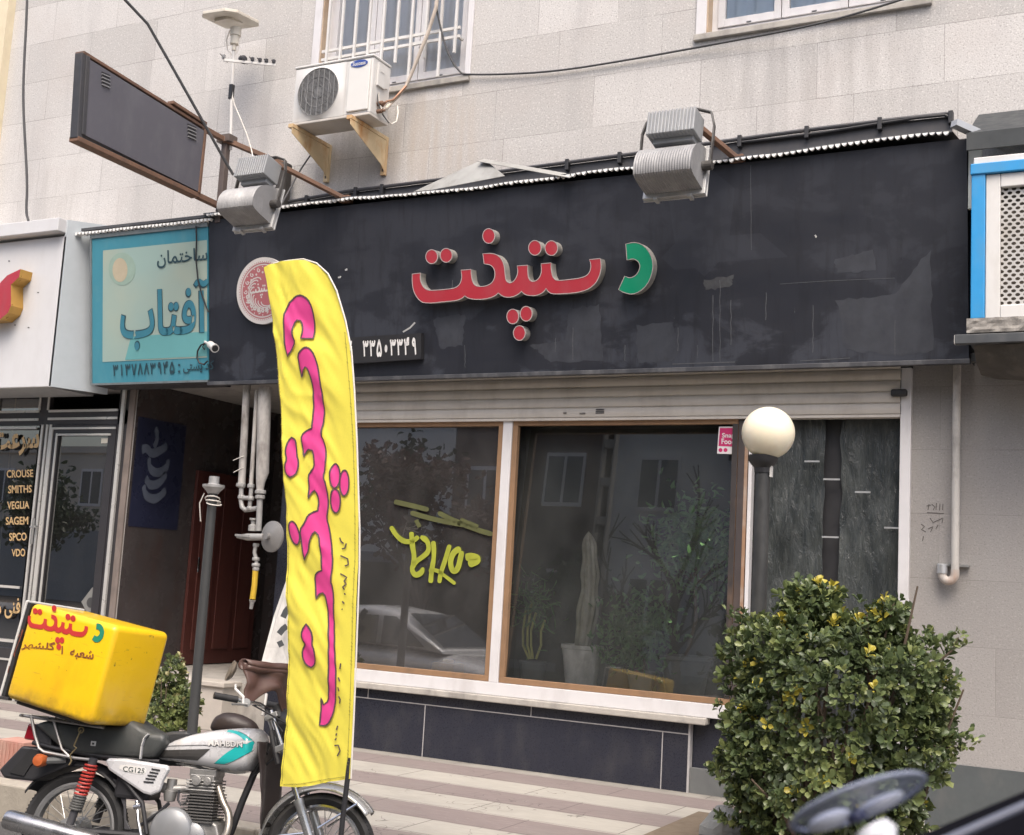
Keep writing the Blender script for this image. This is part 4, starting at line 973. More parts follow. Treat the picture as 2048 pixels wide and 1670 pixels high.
# ------------------------------------------------------------------ floodlights
FLM = M('weathered grey reflector casting', (.25, .25, .255), .55, metal=.15, var=.15, scale=14, dirt=(.5, .5, .5), dirt_amt=.45, stretch=(3, 1, 1))
def floodlight(label, base, body_c, W, ang, arm_px, Yf):
    fl = thing('floodlight', label, 'floodlight', tuple(base), 'floodlights hung over the black sign')
    c = V(body_c); rx = Matrix.Rotation(ang, 3, 'X')
    def L(x, y, z): return c + rx @ V((x, y, z))
    # reflector: profile in the y-z plane, back (curved, ribbed) faces the street
    prof = [(.13, -.17), (.13, .16)] + [(.13-.30*math.sin(a)*1.0, .16-.33*(1-math.cos(a))*.5-.165*(a/PI)*0) for a in [PI*k/14 for k in range(1, 14)]]
    prof = [(.10, .17), (.02, .16), (-.07, .12), (-.135, .055), (-.165, -.03), (-.165, -.105), (-.14, -.165), (.10, -.175)]
    prof = [(y, z*.90) for y, z in smooth_poly(prof, 2, .2)]
    b = MB(); n = len(prof); ribs = 22; o = len(b.v)
    for i in range(ribs*2+1):
        x = -W/2+W*i/(ribs*2); kk = 1.0 if i % 2 == 0 else .975
        for (y, z) in prof:
            yy = .10+(y-.10)*kk; b.v.append(L(x, yy, z*kk))
    for i in range(ribs*2):
        for j in range(n): j2 = (j+1) % n; b.face([o+i*n+j, o+i*n+j2, o+(i+1)*n+j2, o+(i+1)*n+j])
    b.face([o+j for j in range(n)]); b.face([o+ribs*2*n+j for j in range(n-1, -1, -1)])
    b.build('housing', FLM, fl)
    g = MB()
    def lbox(a, b2):
        o = len(g.v); MB.box(g, a, b2)
        for i in range(o, len(g.v)): g.v[i] = L(*g.v[i])
    lbox((-W/2-.02, .10, -.19), (W/2+.02, .135, .18)); lbox((-W/2-.024, .136, -.195), (W/2+.024, .150, .185))
    for sx in (-.3, .3): lbox((sx*W-.015, .08, -.212), (sx*W+.015, .15, -.188))
    g.build('door_frame', M('pale cast frame', (.47, .47, .465), .45, metal=.3, var=.1, dirt=(.2, .19, .17), dirt_amt=.5), fl, bevel=.004)
    g = MB(); g.add([L(-W/2, .152, -.17), L(-W/2, .152, .16), L(W/2, .152, .16), L(W/2, .152, -.17)], [(0, 1, 2, 3)]); g.build('glass', glass_mat('floodlight glass', (.8, .8, .8), 2.0, .3, .05), fl)
    g = MB()
    for i in range(14):
        x = -W*.40+W*.80*i/13; lbox((x-W*.020, -.10, .205), (x+W*.020, .095, .385))
    lbox((-W*.41, -.09, .21), (W*.41, .10, .38)); lbox((-W*.36, -.02, .17), (W*.36, .08, .212))
    g.build('ballast_box', M('grey ballast casting', (.29, .30, .31), .55, metal=.1, var=.12, dirt=(.5, .5, .49), dirt_amt=.4), fl, bevel=.006)
    y = MB(); pts = [L(W/2+.055, .06, .0), L(W/2+.06, .05, .30), L(W/2+.03, .05, .41), L(W*.32, .05, .45), L(-W*.32, .05, .45), L(-W/2-.03, .05, .39), L(-W/2-.055, .05, .30), L(-W/2-.05, .06, .0)]
    for a, b2 in zip(pts[:-1], pts[1:]): y.bar(a, b2, .012, .035, rx @ V((0, 1, 0)))
    y.lathe(L(W/2+.0, .06, .0), rx @ V((1, 0, 0)), [(.035, 0), (.035, .07), (.0, .072)], 14); y.lathe(L(-W/2-.0, .06, .0), rx @ V((-1, 0, 0)), [(.035, 0), (.035, .07), (0, .072)], 14)
    y.build('yoke', M('blackened yoke', (.06, .055, .052), .6, metal=.3, var=.3, dirt=(.3, .3, .29), dirt_amt=.5), fl, bevel=.003)
    a = MB(); a.bar(P(*arm_px, Yf), L(0, .05, .455), .05, .035); a.box(tuple(P(*arm_px, Yf)-V((.05, .02, .03))), tuple(P(*arm_px, Yf)+V((.05, .06, .03)))); a.build('arm', RUST, fl, bevel=.004)
    wr = MB(); wr.tube([L(-.05, .0, .20), L(-.12, -.02, .30), L(-.02, .0, .42), L(.02, .06, .45)], .006); wr.build('cable', BLACKM, fl, smooth=True)
    return fl
c1 = P(499, 405, -1.32); c2 = P(1342, 330, -1.18)
floodlight('grey floodlight hanging over the left end of the black sign', P(690, 396, -.5), c1, .37, R(-14), (690, 398), -.50)
floodlight('grey floodlight with flaking white paint hanging over the middle of the black sign', P(1472, 316, -.5), c2, .42, R(-10), (1474, 318), -.50)

# ------------------------------------------------------------------ aerial
an = thing('tv_aerial', 'white aerial on a thin mast behind the projecting sign', 'aerial', tuple(P(461, 300, -.45)))
AY = -.45
def ap(px, py, dy=0.0): return P(px, py, AY+dy)
m = MB(); m.tube([ap(461, 300), ap(463, 200), ap(467, 110), ap(468, 92)], .014); m.build('mast', WHITE, an, smooth=True)
m = MB(); m.box(tuple(ap(463, 188)-V((.02, .02, .05))), tuple(ap(463, 180)+V((.02, .02, .05)))); m.build('mast_clamp', BLACKM, an)
pl_ = MB(); cpt = ap(460, 52); 
oc = [(-.20, -.17), (-.13, -.24), (.14, -.24), (.22, -.16), (.22, .14), (.16, .22), (-.12, .22), (-.20, .15)]
pl_.prism([cpt+V((x*1.0, y, .05+.10*y-.05*x)) for x, y in oc], (0, 0, .03)); pl_.prism([cpt+V((x*.5-.02, y*.5, .03+.1*y)) for x, y in oc], (0, 0, .03))
pl_.build('reflector_plate', M('yellowed white plastic', (.62, .58, .50), .5, var=.08, dirt=(.4, .3, .2), dirt_amt=.4), an, bevel=.004)
m = MB(); m.lathe(ap(468, 97), (0.02, 0, 1), [(.022, -.02), (.022, .03), (.042, .04), (.042, .12), (.052, .125), (.052, .20), (.0, .201)], 18); m.build('converter', M('yellowed white plastic', (.6, .6, .5)), an, smooth=True)
m = MB(); m.tube([ap(460, 60), ap(453, 80), ap(455, 100), ap(464, 110)], .005); m.tube([ap(474, 70), ap(478, 92), ap(472, 108)], .005); m.build('feed_cable', WIREW, an, smooth=True)
m = MB(); bA, bB = ap(447, 120, -.2), ap(551, 130, .2); m.bar(bA, bB, .018, .022); m.build('boom', WHITE, an)
for k, (px, py) in enumerate(((447, 119), (487, 121), (504, 123), (519, 124), (532, 125), (547, 128))):
    q = bA.lerp(bB, (px-447)/104); e = MB(); d_ = V((.35, -.94, 0))*(.10-.008*k)
    e.tube([q-d_+V((0, 0, .02)), q+d_+V((0, 0, .02))], .005); e.box(tuple(q-V((.012, .012, -.01))), tuple(q+V((.012, .012, .05)))); e.build('element', DARKM if k else GREYM, an)
m = MB(); q = ap(487, 118); m.lathe(q, (.8, -.3, .3), [(.045, -.02), (.03, .02), (.0, .03)], 14); m.build('balun', BLACKM, an, smooth=True)
cab = MB(); cab.tube([ap(463, 185), ap(469, 210), ap(482, 240), ap(494, 270), ap(503, 300), ap(507, 320, -.4), ap(514, 335, -.7)], .006)
tag(cab.build('aerial_lead', WIREW, smooth=True), 'thin white lead running from the aerial mast down to the left floodlight', 'cable')

# ------------------------------------------------------------------ air conditioner outdoor unit
ac = thing('outdoor_unit', 'white air conditioner outdoor unit on rusty brackets below the barred window', 'air conditioner', (-6.43, -.4, 5.2))
AX0, AX1, AYF, AYB, AZ0, AZ1 = -6.845, -6.005, -.55, -.25, 5.262, 5.815
m = MB(); m.box((AX0, AYF+.02, AZ0+.025), (AX1, AYB, AZ1-.022)); m.build('casing', WHITE, ac, bevel=.012)
m = MB(); m.box((AX0-.006, AYF+.008, AZ1-.021), (AX1+.008, AYB-.005, AZ1)); m.build('lid', WHITE, ac, bevel=.008)
m = MB(); m.box((AX0-.004, AYF+.01, AZ0), (AX1+.004, AYB, AZ0+.024)); m.build('base_pan', CREAMY, ac, bevel=.006)
fcx, fcz, fr_ = AX0+.285, (AZ0+AZ1)/2-.0, .222
m = MB()
sq = [(AX0+.01, AZ0+.03), (AX0+.56, AZ0+.03), (AX0+.56, AZ1-.03), (AX0+.01, AZ1-.03)]
nn = 48; o = len(m.v)
for k in range(nn):
    a = 2*PI*k/nn; ca, sa = math.cos(a), math.sin(a); s_ = 1/max(abs(ca), abs(sa)); hx, hz = .275, .248
    m.v += [V((fcx+ca*s_*hx, AYF+.016, fcz+sa*s_*hz)), V((fcx+ca*(fr_+.022), AYF+.010, fcz+sa*(fr_+.022))), V((fcx+ca*fr_, AYF-.006, fcz+sa*fr_)), V((fcx+ca*(fr_-.008), AYF+.06, fcz+sa*(fr_-.008)))]
for k in range(nn):
    j = (k+1) % nn
    for q in range(3): m.face([o+4*k+q, o+4*j+q, o+4*j+q+1, o+4*k+q+1])
m.build('fan_shroud', WHITE, ac, smooth=True)
m = MB(); m.prism([(fcx+math.cos(a)*(fr_-.004), AYF+.019, fcz+math.sin(a)*(fr_-.004)) for a in [2*PI*k/40 for k in range(40)]], (0, -.001, 0)); m.build('fan_cavity', M('fan cavity', (.06, .06, .06), .8), ac)
m = MB()
for k in range(3):
    a0 = 2*PI*k/3+.3; pts = [(fcx+math.cos(a0+t)*r, AYF+.012-.02*t, fcz+math.sin(a0+t)*r) for r, t in ((.045, -.3), (.19, -.35), (.20, .55), (.045, .5))]; m.add(pts, [(0, 1, 2, 3)])
m.lathe((fcx, AYF+.015, fcz), (0, -1, 0), [(.05, 0), (.045, .015), (0, .02)], 20); m.build('fan', M('grey fan plastic', (.14, .14, .14), .5), ac, solid=.004)
m = MB(); k = 0
zz = -fr_+.008
while zz < fr_-.004:
    hw = math.sqrt(fr_**2-zz*zz); m.bar((fcx-hw, AYF-.004, fcz+zz), (fcx+hw, AYF-.004, fcz+zz), .003, .0042); zz += .0115
for q in range(-3, 4):
    xx = q*.058; hh = math.sqrt(max(0, fr_**2-xx*xx)); m.bar((fcx+xx, AYF-.009, fcz-hh), (fcx+xx, AYF-.009, fcz+hh), .005, .005)
for rr in (.06, .14, .219): m.torus((fcx, AYF-.008, fcz), (0, 1, 0), rr, .0025, 32, 5)
m.build('fan_guard', M('grey guard wire', (.24, .24, .24), .5, var=.05), ac)
m = MB(); m.box((AX0+.595, AYF+.004, AZ0+.05), (AX1-.02, AYF+.019, AZ1-.045)); m.build('front_panel', M('warm white panel', (.66, .65, .62), .45, var=.04), ac, bevel=.008)
m = MB(); bc = V((AX0+.705, AYF-.001, AZ1-.075)); m.prism([bc+V((.088*math.cos(a), 0, .033*math.sin(a))) for a in [2*PI*k/28 for k in range(28)]], (0, .004, 0))
m.mat(1); put_text(m, 'Success', quadfn(bc+V((-.068, -.002, -.018)), bc+V((.068, -.002, -.018)), bc+V((-.068, -.002, .018)), bc+V((.068, -.002, .018))), .02)
m.build('badge', [M('blue badge', (.03, .07, .30), .4), WHITE], ac)
m = MB(); sx = AX1+.001
m.box((sx, -.47, AZ1-.26), (sx+.02, -.35, AZ1-.06)); m.box((sx+.021, -.44, AZ1-.13), (sx+.024, -.385, AZ1-.10)); m.box((sx, -.345, AZ1-.24), (sx+.012, -.30, AZ1-.15)); m.build('side_cover', WHITE, ac, bevel=.006)
m = MB(); m.lathe((sx, -.42, AZ0+.14), (1, 0, 0), [(.022, 0), (.022, .05), (.012, .055), (.012, .08), (0, .081)], 12); m.lathe((sx, -.42, AZ0+.07), (1, 0, 0), [(.018, 0), (.018, .05), (.010, .055), (.01, .08), (0, .081)], 12); m.build('valve', RUST, ac, smooth=True)
BRK = M('rust-streaked cream bracket', (.62, .48, .29), .6, var=.2, scale=7, dirt=(.46, .19, .04), dirt_amt=.95)
for xx in (-6.80, -6.17):
    m = MB(); m.box((xx-.025, -.035, 4.90), (xx+.025, -.002, 5.258)); m.box((xx-.026, -.60, 5.222), (xx+.026, -.036, 5.258))
    m.prism([(xx+.022, -.60, 5.221), (xx+.022, -.036, 5.221), (xx+.022, -.036, 4.93), (xx+.022, -.10, 4.98), (xx+.022, -.60, 5.17)], (-.006, 0, 0))
    m.build('bracket', BRK, ac, bevel=.003)
    m = MB()
    for q in range(5): m.box((xx-.006, -.037, 4.93+q*.05), (xx+.006, -.0355, 4.955+q*.05))
    m.build('bracket_slot', BLACKM, ac)
# taped pipe bundle from the unit to the window above
pb = thing('pipe_bundle', 'taped refrigerant pipes looping from the outdoor unit up past the window', 'pipes', tuple(P(775, 215, -.3)))
PY = [(876, -20, -.15), (872, 15, -.15), (858, 60, -.15), (838, 110, -.14), (822, 150, -.12), (812, 172, -.12), (796, 192, -.16), (782, 206, -.24), (773, 216, -.36), (766, 219, -.42)]
TAPE = M('grimy tape wrap', (.54, .47, .40), .75, var=.25, scale=30, dirt=(.18, .14, .11), dirt_amt=.5)
MB().tube([P(*p) for p in PY], [.018, .018, .017, .017, .016, .016, .017, .017, .016, .014], 10).build('wrapped_pipe', TAPE, pb, smooth=True)
MB().tube([P(*p) for p in [(812, 172, -.13), (800, 185, -.17), (786, 200, -.25), (773, 203, -.33), (765, 212, -.40)]], .010).build('bare_pipe', M('dull copper', (.30, .17, .11), .5, metal=.5, var=.2), pb, smooth=True)
MB().tube([P(*p) for p in [(756, 172, -.41), (757, 200, -.43), (764, 222, -.42), (772, 238, -.36), (783, 248, -.30), (793, 243, -.26), (796, 225, -.24), (795, 212, -.2)]], .007).build('cable', WIREW, pb, smooth=True)
MB().tube([P(*p) for p in [(755, 172, -.41), (756, 205, -.45), (766, 230, -.40), (778, 246, -.34)]], .006).build('cable', CABLE, pb, smooth=True)

# ------------------------------------------------------------------ loose cables on the facade
def cable(name, pts, r, mat_, label):
    pts = [V(p) for p in pts]
    for _ in range(2):      # corner rounding
        q = [pts[0]]
        for a, b2 in zip(pts[:-1], pts[1:]): q += [a.lerp(b2, .25), a.lerp(b2, .75)]
        pts = q+[pts[-1]]
    return tag(MB().tube(pts, r, 7).build(name, mat_, smooth=True), label, 'cable')
cable('hanging_cable', [P(55, -30, -.35), P(53, 40, -.35), P(48, 130, -.36), (P(46, 200, -.36)), P(50, 280, -.36), P(55, 370, -.37), P(52, 425, -.37), P(57, 441, -.37)], .014, CABLE, 'thick grey cable end dangling down the wall at the far left')
far = P(250, -32, -2.3)
cable('service_cable', [far+V((-3.2, -6, 3.2)), far+V((-1.2, -2.4, 1.25)), P(268, 0, -2.2), P(340, 126, -1.9), P(410, 250, -1.6), P(450, 322, -1.4), P(467, 350, -1.33)], .012, CABLE, 'long black cable slanting down across the projecting sign to the left floodlight')
cable('facade_wire', [P(872, 12, -.13), P(884, 70, -.08), P(900, 118, -.06), P(921, 146, -.05), P(930, 149, -.035), P(1000, 149, -.03), P(1110, 143, -.03), P(1250, 121, -.03), P(1410, 92, -.04), P(1560, 64, -.09), P(1640, 47, -.10), P(1730, 22, -.10), P(1790, 3, -.10), P(1900, -30, -.08)], .009, CABLE, 'sagging grey wire strung along the stone wall under the two windows')
cable('floodlight_lead', [P(520, 395, -1.2), P(556, 420, -.85), P(575, 388, -.5), P(600, 340, -.3), P(627, 302, -.08)], .008, CABLE, 'dark lead slanting from the left floodlight up towards the outdoor unit')

# ------------------------------------------------------------------ evaporative cooler at the right edge
co = thing('evaporative_cooler', 'blue-framed evaporative cooler with white perforated panel right of the black sign', 'cooler', (-.6, -.6, 3.1))
BLUE = M('blue enamel', (.025, .27, .58), .42, var=.08, dirt=(.12, .25, .36), dirt_amt=.35)
cxa, cya, cyb, cza, czb = -1.045, -.80, -.06, 3.165, 4.19
m = MB()
for xx in (cxa, -.02): m.box((xx, cya, cza), (xx+.085, cya+.085, czb-.07)); m.box((xx, cyb-.08, cza), (xx+.085, cyb, czb-.07))
m.box((cxa-.006, cya-.012, czb-.072), (.07, cyb, czb)); m.build('frame', BLUE, co, bevel=.006)
m = MB(); m.box((cxa+.01, cya+.02, czb+.001), (.05, cyb-.02, czb+.05)); m.grid(lambda u, v: (cxa+.22+.75*u, cya+.16+.4*v, czb+.05+.045*math.sin(PI*u)**.5), 16, 2); m.build('roof', WHITE, co, bevel=.006)
def perf():
    m, n, b, out = new_mat('perforated panel'); tc = N(n, 'ShaderNodeTexCoord'); sp = N(n, 'ShaderNodeSeparateXYZ'); n.links.new(tc.outputs['Object'], sp.inputs[0])
    def mth(op, a, b_): 
        x = N(n, 'ShaderNodeMath', operation=op)
        for i, q in enumerate((a, b_)):
            if hasattr(q, 'links'): n.links.new(q, x.inputs[i])
            elif q is not None: x.inputs[i].default_value = q
        return x.outputs[0]
    pitch_ = .048; X_ = mth('ADD', mth('DIVIDE', sp.outputs[0], pitch_), 500.0); Z_ = mth('ADD', mth('DIVIDE', sp.outputs[2], pitch_*.866*.62), 500.0)
    row = mth('FLOOR', Z_, None); odd = mth('MULTIPLY', mth('MODULO', row, 2.0), .5)
    fx = mth('SUBTRACT', mth('FRACT', mth('ADD', X_, odd), None), .5); fz = mth('MULTIPLY', mth('SUBTRACT', mth('FRACT', Z_, None), .5), .62*.866)
    d = mth('SQRT', mth('ADD', mth('MULTIPLY', fx, fx), mth('MULTIPLY', mth('MULTIPLY', fz, fz), 1.9)), None)
    hole = mth('LESS_THAN', d, .30)
    v = coords(n); g = noise_tex(n, v, 3, 5, .6)
    n.links.new(mix(n, (.44, .43, .415), (.33, .29, .25), ramp(n, g, [(.5, 0.0), (.8, .7)])), b.inputs['Base Color']); b.inputs['Roughness'].default_value = .5
    tr = N(n, 'ShaderNodeBsdfTransparent'); mx = N(n, 'ShaderNodeMixShader'); n.links.new(hole, mx.inputs[0]); n.links.new(b.outputs[0], mx.inputs[1]); n.links.new(tr.outputs[0], mx.inputs[2]); n.links.new(mx.outputs[0], out.inputs[0]); return m
m = MB(); m.box((cxa+.087, cya+.015, cza), (cxa+.175, cya+.06, czb-.075)); m.box((-.11, cya+.015, cza), (-.022, cya+.06, czb-.075)); m.box((cxa+.176, cya+.015, czb-.165), (-.111, cya+.06, czb-.075)); m.box((cxa+.176, cya+.015, cza), (-.111, cya+.06, cza+.085)); m.build('panel_frame', WHITE, co, bevel=.006)
m = MB(); m.add([(cxa+.176, cya+.045, cza+.085), (-.111, cya+.045, cza+.085), (-.111, cya+.045, czb-.165), (cxa+.176, cya+.045, czb-.165)], [(0, 1, 2, 3)]); m.build('perforated_panel', perf(), co)
m = MB(); m.box((cxa+.09, cya+.09, cza), (-.03, cyb-.1, czb-.08)); m.build('pad', M('damp wood-wool pad', (.10, .085, .07), .95, var=.4, scale=40), co)
CRUD = M('scale-crusted tray', (.25, .235, .215), .9, var=.4, scale=30, bmp=.6, bscale=40, dirt=(.13, .12, .11), dirt_amt=.7)
m = MB(); m.grid(lambda u, v: (cxa-.02+1.15*u, cya-.02-.012*mnoise.noise((u*22, v*3, 2)), cza-.095+.094*v), 60, 5); m.box((cxa-.02, cya-.0, cza-.095), (.11, cyb, cza-.001)); m.build('water_tray', CRUD, co)
m = MB(); m.bar((cxa-.09, cya+.0, cza-.135), (.3, cya+.0, cza-.135), .06, .06); m.bar((cxa-.09, cyb-.1, cza-.135), (.3, cyb-.1, cza-.135), .06, .06); m.bar((cxa+.02, cya+.03, cza-.135), (cxa+.02, -.001, cza-.135), .05, .05); m.build('support_rail', M('grey steel rail', (.07, .075, .08), .5, metal=.3, var=.2, dirt=(.16, .16, .155), dirt_amt=.4), co, bevel=.004)
m = MB(); m.box((cxa-.093, cya-.026, cza-.163), (cxa-.090, cya+.026, cza-.107)); m.build('rail_end', WHITE, co)
m = MB()
def tarp(u, v):
    x = cxa+.02+1.1*u; s_ = math.sin(PI*min(1, v)); zz = cza-.17-.17*math.sin(PI*v)**.7*(.55+.45*math.sin(PI*min(1, u*1.3+.12))) + .022*mnoise.noise((x*6, v*4, 3)); y = cya+.02+(cyb-cya-.06)*v
    return (x, y, zz)
m.grid(tarp, 40, 24); m.build('tarpaulin', M('grimy tarpaulin', (.055, .049, .042), .75, var=.4, scale=6, bmp=.4, bscale=20, dirt=(.2, .18, .15), dirt_amt=.5), co, smooth=True)
# dark awning sheet behind the cooler, with its pale edge angle
aw = thing('awning', 'dark sloping awning sheet behind the blue evaporative cooler', 'awning', (.5, -.4, 4.4))
m = MB(); m.prism([(-1.10, -.003, 4.83), (6, -.003, 4.83), (6, -.62, 4.47), (-1.10, -.62, 4.47)], (0, 0, -.012)); m.box((-1.10, -.63, 4.35), (6, -.612, 4.468)); m.build('sheet', M('dark green-grey sheet', (.028, .033, .036), .6, var=.25, dirt=(.06, .065, .065), dirt_amt=.5), aw)
m = MB(); m.bar(P(1908, 246, -.66), P(2022, 298, -.30), .06, .045); m.build('edge_angle', GALV, aw)
m = MB(); a = P(1950, 286, -.45); m.box((a.x-.04, -.46, 4.0), (a.x+.045, -.42, a.z)); m.build('end_post', M('pale green-white post', (.50, .53, .50), .5, var=.08), aw)

# white drain pipe with U-bend, clamp
dp = thing('drain_pipe', 'white drain pipe ending in a rusty U-bend on the right-hand pier', 'pipe', tuple(P(1908, 1160, -.07)))
DY = -.075
pts = [P(1913, 735, DY), P(1911, 900, DY), P(1909, 1050, DY), P(1910, 1145, DY)]
b0 = P(1910, 1148, DY); cxp = P(1897, 1148, DY)
rr = b0.x-cxp.x
MB().tube([(b0.x, DY, 3.1)]+[(b0.x, DY, p.z) for p in pts[1:]], .027, 12).build('pipe', PIPEP, dp, smooth=True)
arc = [V((cxp.x+rr*math.cos(a), DY, b0.z-rr*1.15*math.sin(a))) for a in [PI*k/12 for k in range(13)]]
MB().tube([V((b0.x, DY, b0.z+.03))]+arc+[V((cxp.x-rr, DY, b0.z+.02))], .029, 12).build('u_bend', M('rusting white bend', (.48, .44, .40), .6, var=.15, dirt=(.30, .12, .05), dirt_amt=.7), dp, smooth=True)
MB().lathe((cxp.x-rr, DY, b0.z+.0), (0, 0, 1), [(.035, 0), (.035, .06), (.03, .065), (.026, .065)], 14).build('coupling', GALV, dp, smooth=True)
m = MB(); m.box((b0.x-.075, -.05, b0.z+.05), (b0.x+.085, -.002, b0.z+.065)); m.box((cxp.x-rr-.04, -.06, b0.z+.055), (cxp.x-rr+.05, -.002, b0.z+.068)); m.build('clamp', ALU, dp)

# gas riser: pipes, regulator, yellow flexible valve
gp = thing('gas_riser', 'grey gas pipes with round regulator beside the hallway', 'gas pipe', tuple(P(505, 1215, -.18)))
GY_ = -.18
def gq(px, py, dy=0): return P(px, py, GY_+dy)
GP = M('peeling pale pipe paint', (.42, .40, .375), .6, var=.15, scale=12, dirt=(.10, .085, .075), dirt_amt=.9)
MB().tube([gq(494, 768), gq(489, 860), gq(483, 975)], .034, 12).build('pipe', GP, gp, smooth=True)
MB().tube([gq(514, 780), gq(508, 880), gq(502, 972)], .020, 10).build('pipe', GP, gp, smooth=True)
MB().tube([gq(530, 775), gq(528, 830), gq(525, 945), gq(521, 965), gq(520, 982)], [.060, .060, .058, .040, .030], 14).build('filter_tube', GP, gp, smooth=True)
GF = M('grey pipe fitting', (.34, .335, .325), .55, metal=.2, var=.15, dirt=(.12, .11, .10), dirt_amt=.6)
f_ = MB()
f_.tube([gq(483, 975), gq(482, 1000), gq(484, 1014), gq(491, 1020), gq(502, 1019), gq(515, 1016)], .022, 10); f_.tube([gq(503, 972), gq(501, 1000), gq(499, 1018)], .020, 10); f_.tube([gq(483, 996), gq(502, 996)], .02, 10)
for q, r_ in ((gq(482, 970), .045), (gq(502, 972), .034), (gq(521, 984), .050), (gq(520, 994), .044), (gq(483, 994), .034), (gq(502, 997), .032), (gq(500, 1017), .032)): f_.lathe(q-V((0, 0, .018)), (0, 0, 1), [(r_*.85, 0), (r_, .006), (r_, .03), (r_*.85, .036)], 12)
f_.tube([gq(520, 980), gq(519, 1020), gq(517, 1062)], .027, 12); f_.build('fitting', GF, gp, smooth=True)
rg = MB(); c = gq(543, 1073, -.06); rx_ = V((-.17, -.98, 0.02)).normalized()
rg.lathe(c-rx_*.03, rx_, [(.0, -.015), (.06, -.012), (.125, .0), (.138, .012), (.138, .03), (.125, .036), (.07, .062), (.03, .068), (.03, .10), (0, .101)], 30); rg.build('regulator', M('grey regulator casting', (.22, .215, .21), .5, metal=.3, var=.15, scale=20, dirt=(.15, .14, .13), dirt_amt=.5), gp, smooth=True)
v_ = MB(); v_.tube([gq(474, 1073, -.05), gq(495, 1074, -.03), gq(528, 1074, -.05)], [.014, .032, .030], 12); v_.lathe(gq(505, 1062), (0, 0, 1), [(.04, 0), (.04, .05), (.02, .06), (.02, .09), (.035, .10), (.035, .115), (0, .116)], 12); v_.bar(gq(472, 1070, -.05), gq(500, 1072, -.06), .03, .02); v_.build('shut_off_valve', GF, gp, smooth=True)
f_ = MB(); f_.tube([gq(512, 1088), gq(509, 1105), gq(513, 1120), gq(512, 1135)], .018, 10)
for yy, r_ in ((1090, .028), (1118, .034), (1130, .038), (1138, .03)): f_.lathe(gq(512, yy)-V((0, 0, .015)), (0, 0, 1), [(r_*.9, 0), (r_, .005), (r_, .025), (r_*.9, .03)], 8)
f_.build('lower_fitting', GF, gp, smooth=True)
MB().tube([gq(511, 1140), gq(509, 1170), gq(505, 1198)], .026, 12).build('yellow_sleeve', M('yellow sleeve', (.55, .36, .03), .5, var=.15, dirt=(.2, .12, .02), dirt_amt=.5), gp, smooth=True)
MB().tube([gq(505, 1200), gq(504, 1206), gq(502, 1218)], [.032, .02, .015], 10).build('hose_tail', GF, gp, smooth=True)
tw = MB(); 
for (a, b2, c2) in (((466, 921), (480, 915), (488, 912)), ((467, 945), (476, 940), (487, 935))): tw.tube([gq(*a, -.05), gq(*b2, -.04), gq(*c2, -.03)], .004, 5)
tw.build('tie_wire', WIREW, gp)

# leaning pale board with dark marks behind the flag
lbm = M('weathered white board', (.50, .49, .47), .6, var=.12, dirt=(.22, .21, .20), dirt_amt=.7)
b_ = MB(); q = [P(583, 1130, -.32), P(600, 1130, -.30), P(578, 1340, -.42), P(520, 1335, -.55), P(548, 1230, -.40)]
b_.prism([q[3], q[2], q[1], q[0], q[4]], (0, .025, 0)); b_.mat(1)
for st in ([(566, 1235), (572, 1222), (578, 1215)], [(558, 1268), (566, 1258), (574, 1252)], [(556, 1290), (566, 1285)]):
    put_ribbon(b_, st, lambda x, y: P(x, y, -.56), 12, False)
tag(b_.build('leaning_board', [lbm, M('dark smear', (.07, .075, .08), .6)]), 'weathered white board leaning by the gas pipes behind the flag', 'board')
# delivery app sticker on the window
st = thing('window_sticker', 'small pink and white food delivery sticker in the top corner of the right shop pane', 'sticker', tuple(P(1462, 880, .0)))
s_ = MB(); s_.add([P(1434, 907, .008), P(1484, 909, .008), P(1489, 853, .008), P(1438, 853, .008)], [(0, 1, 2, 3)]); s_.mat(1); s_.add([P(1437, 892, .006), P(1484, 894, .006), P(1488, 856, .006), P(1440, 856, .006)], [(0, 1, 2, 3)])
s_.mat(0); put_text(s_, 'Snapp!', quadfn(P(1444, 878, .004), P(1480, 878, .004), P(1444, 866, .004), P(1480, 866, .004)), .02); put_text(s_, 'Food', quadfn(P(1443, 888, .004), P(1469, 889, .004), P(1443, 877, .004), P(1469, 878, .004)), .02)
s_.mat(1)
for cx in (1441, 1451): s_.prism([P(x, y, .006) for x, y in ell(cx, 900, 4, 4, 12)], (0, -.001, 0))
s_.mat(2); 
for yy in (899, 903): put_ribbon(s_, [(1468, yy), (1483, yy)], lambda x, y: P(x, y, .006), 1.4, False)
s_.build('printed_face', [M('sticker white', (.72, .70, .70), .5, var=.03), M('sticker pink', (.50, .022, .13), .5, var=.05), DARKM], st)
# ------------------------------------------------------------------ feather flag
FLY = -3.95
def ripple(x, z):
    t = (x*1.6+z)                       # creases run diagonally down to the left
    t = x*2.6+z*.9; a_ = x*.80+z*.60; b__ = z*.80-x*.60
    return .022*mnoise.noise((x*3, z*.9, .7)) + .020*(mnoise.noise((a_*7, b__*1.6, 2.7))) + .016*abs(mnoise.noise((a_*13+1.5*mnoise.noise((x*4, z*2, 1)), b__*2.6, 8.1))) + .006*mnoise.noise((a_*34, b__*7, 4.7))
    amp = .35+.65*max(0, mnoise.noise((x*3, z*1.1, 9))+.4)
    return .007*amp*math.sin(15*t+2*math.sin(z*1.7)) + .005*amp*math.sin(31*t+1.3+3*math.sin(z*1.3)) + .020*mnoise.noise((x*3, z*1.1, .7)) + .007*mnoise.noise((x*22+z*6, z*5, 4.7))
def FL(px, py, off=0.0):
    p = P(px, py, FLY); a = ripple(p.x, p.z)
    fall = min(1.0, max(.15, (706-px)/60)) if px > 600 else 1.0
    return V((p.x, p.y+a*fall-off, p.z))
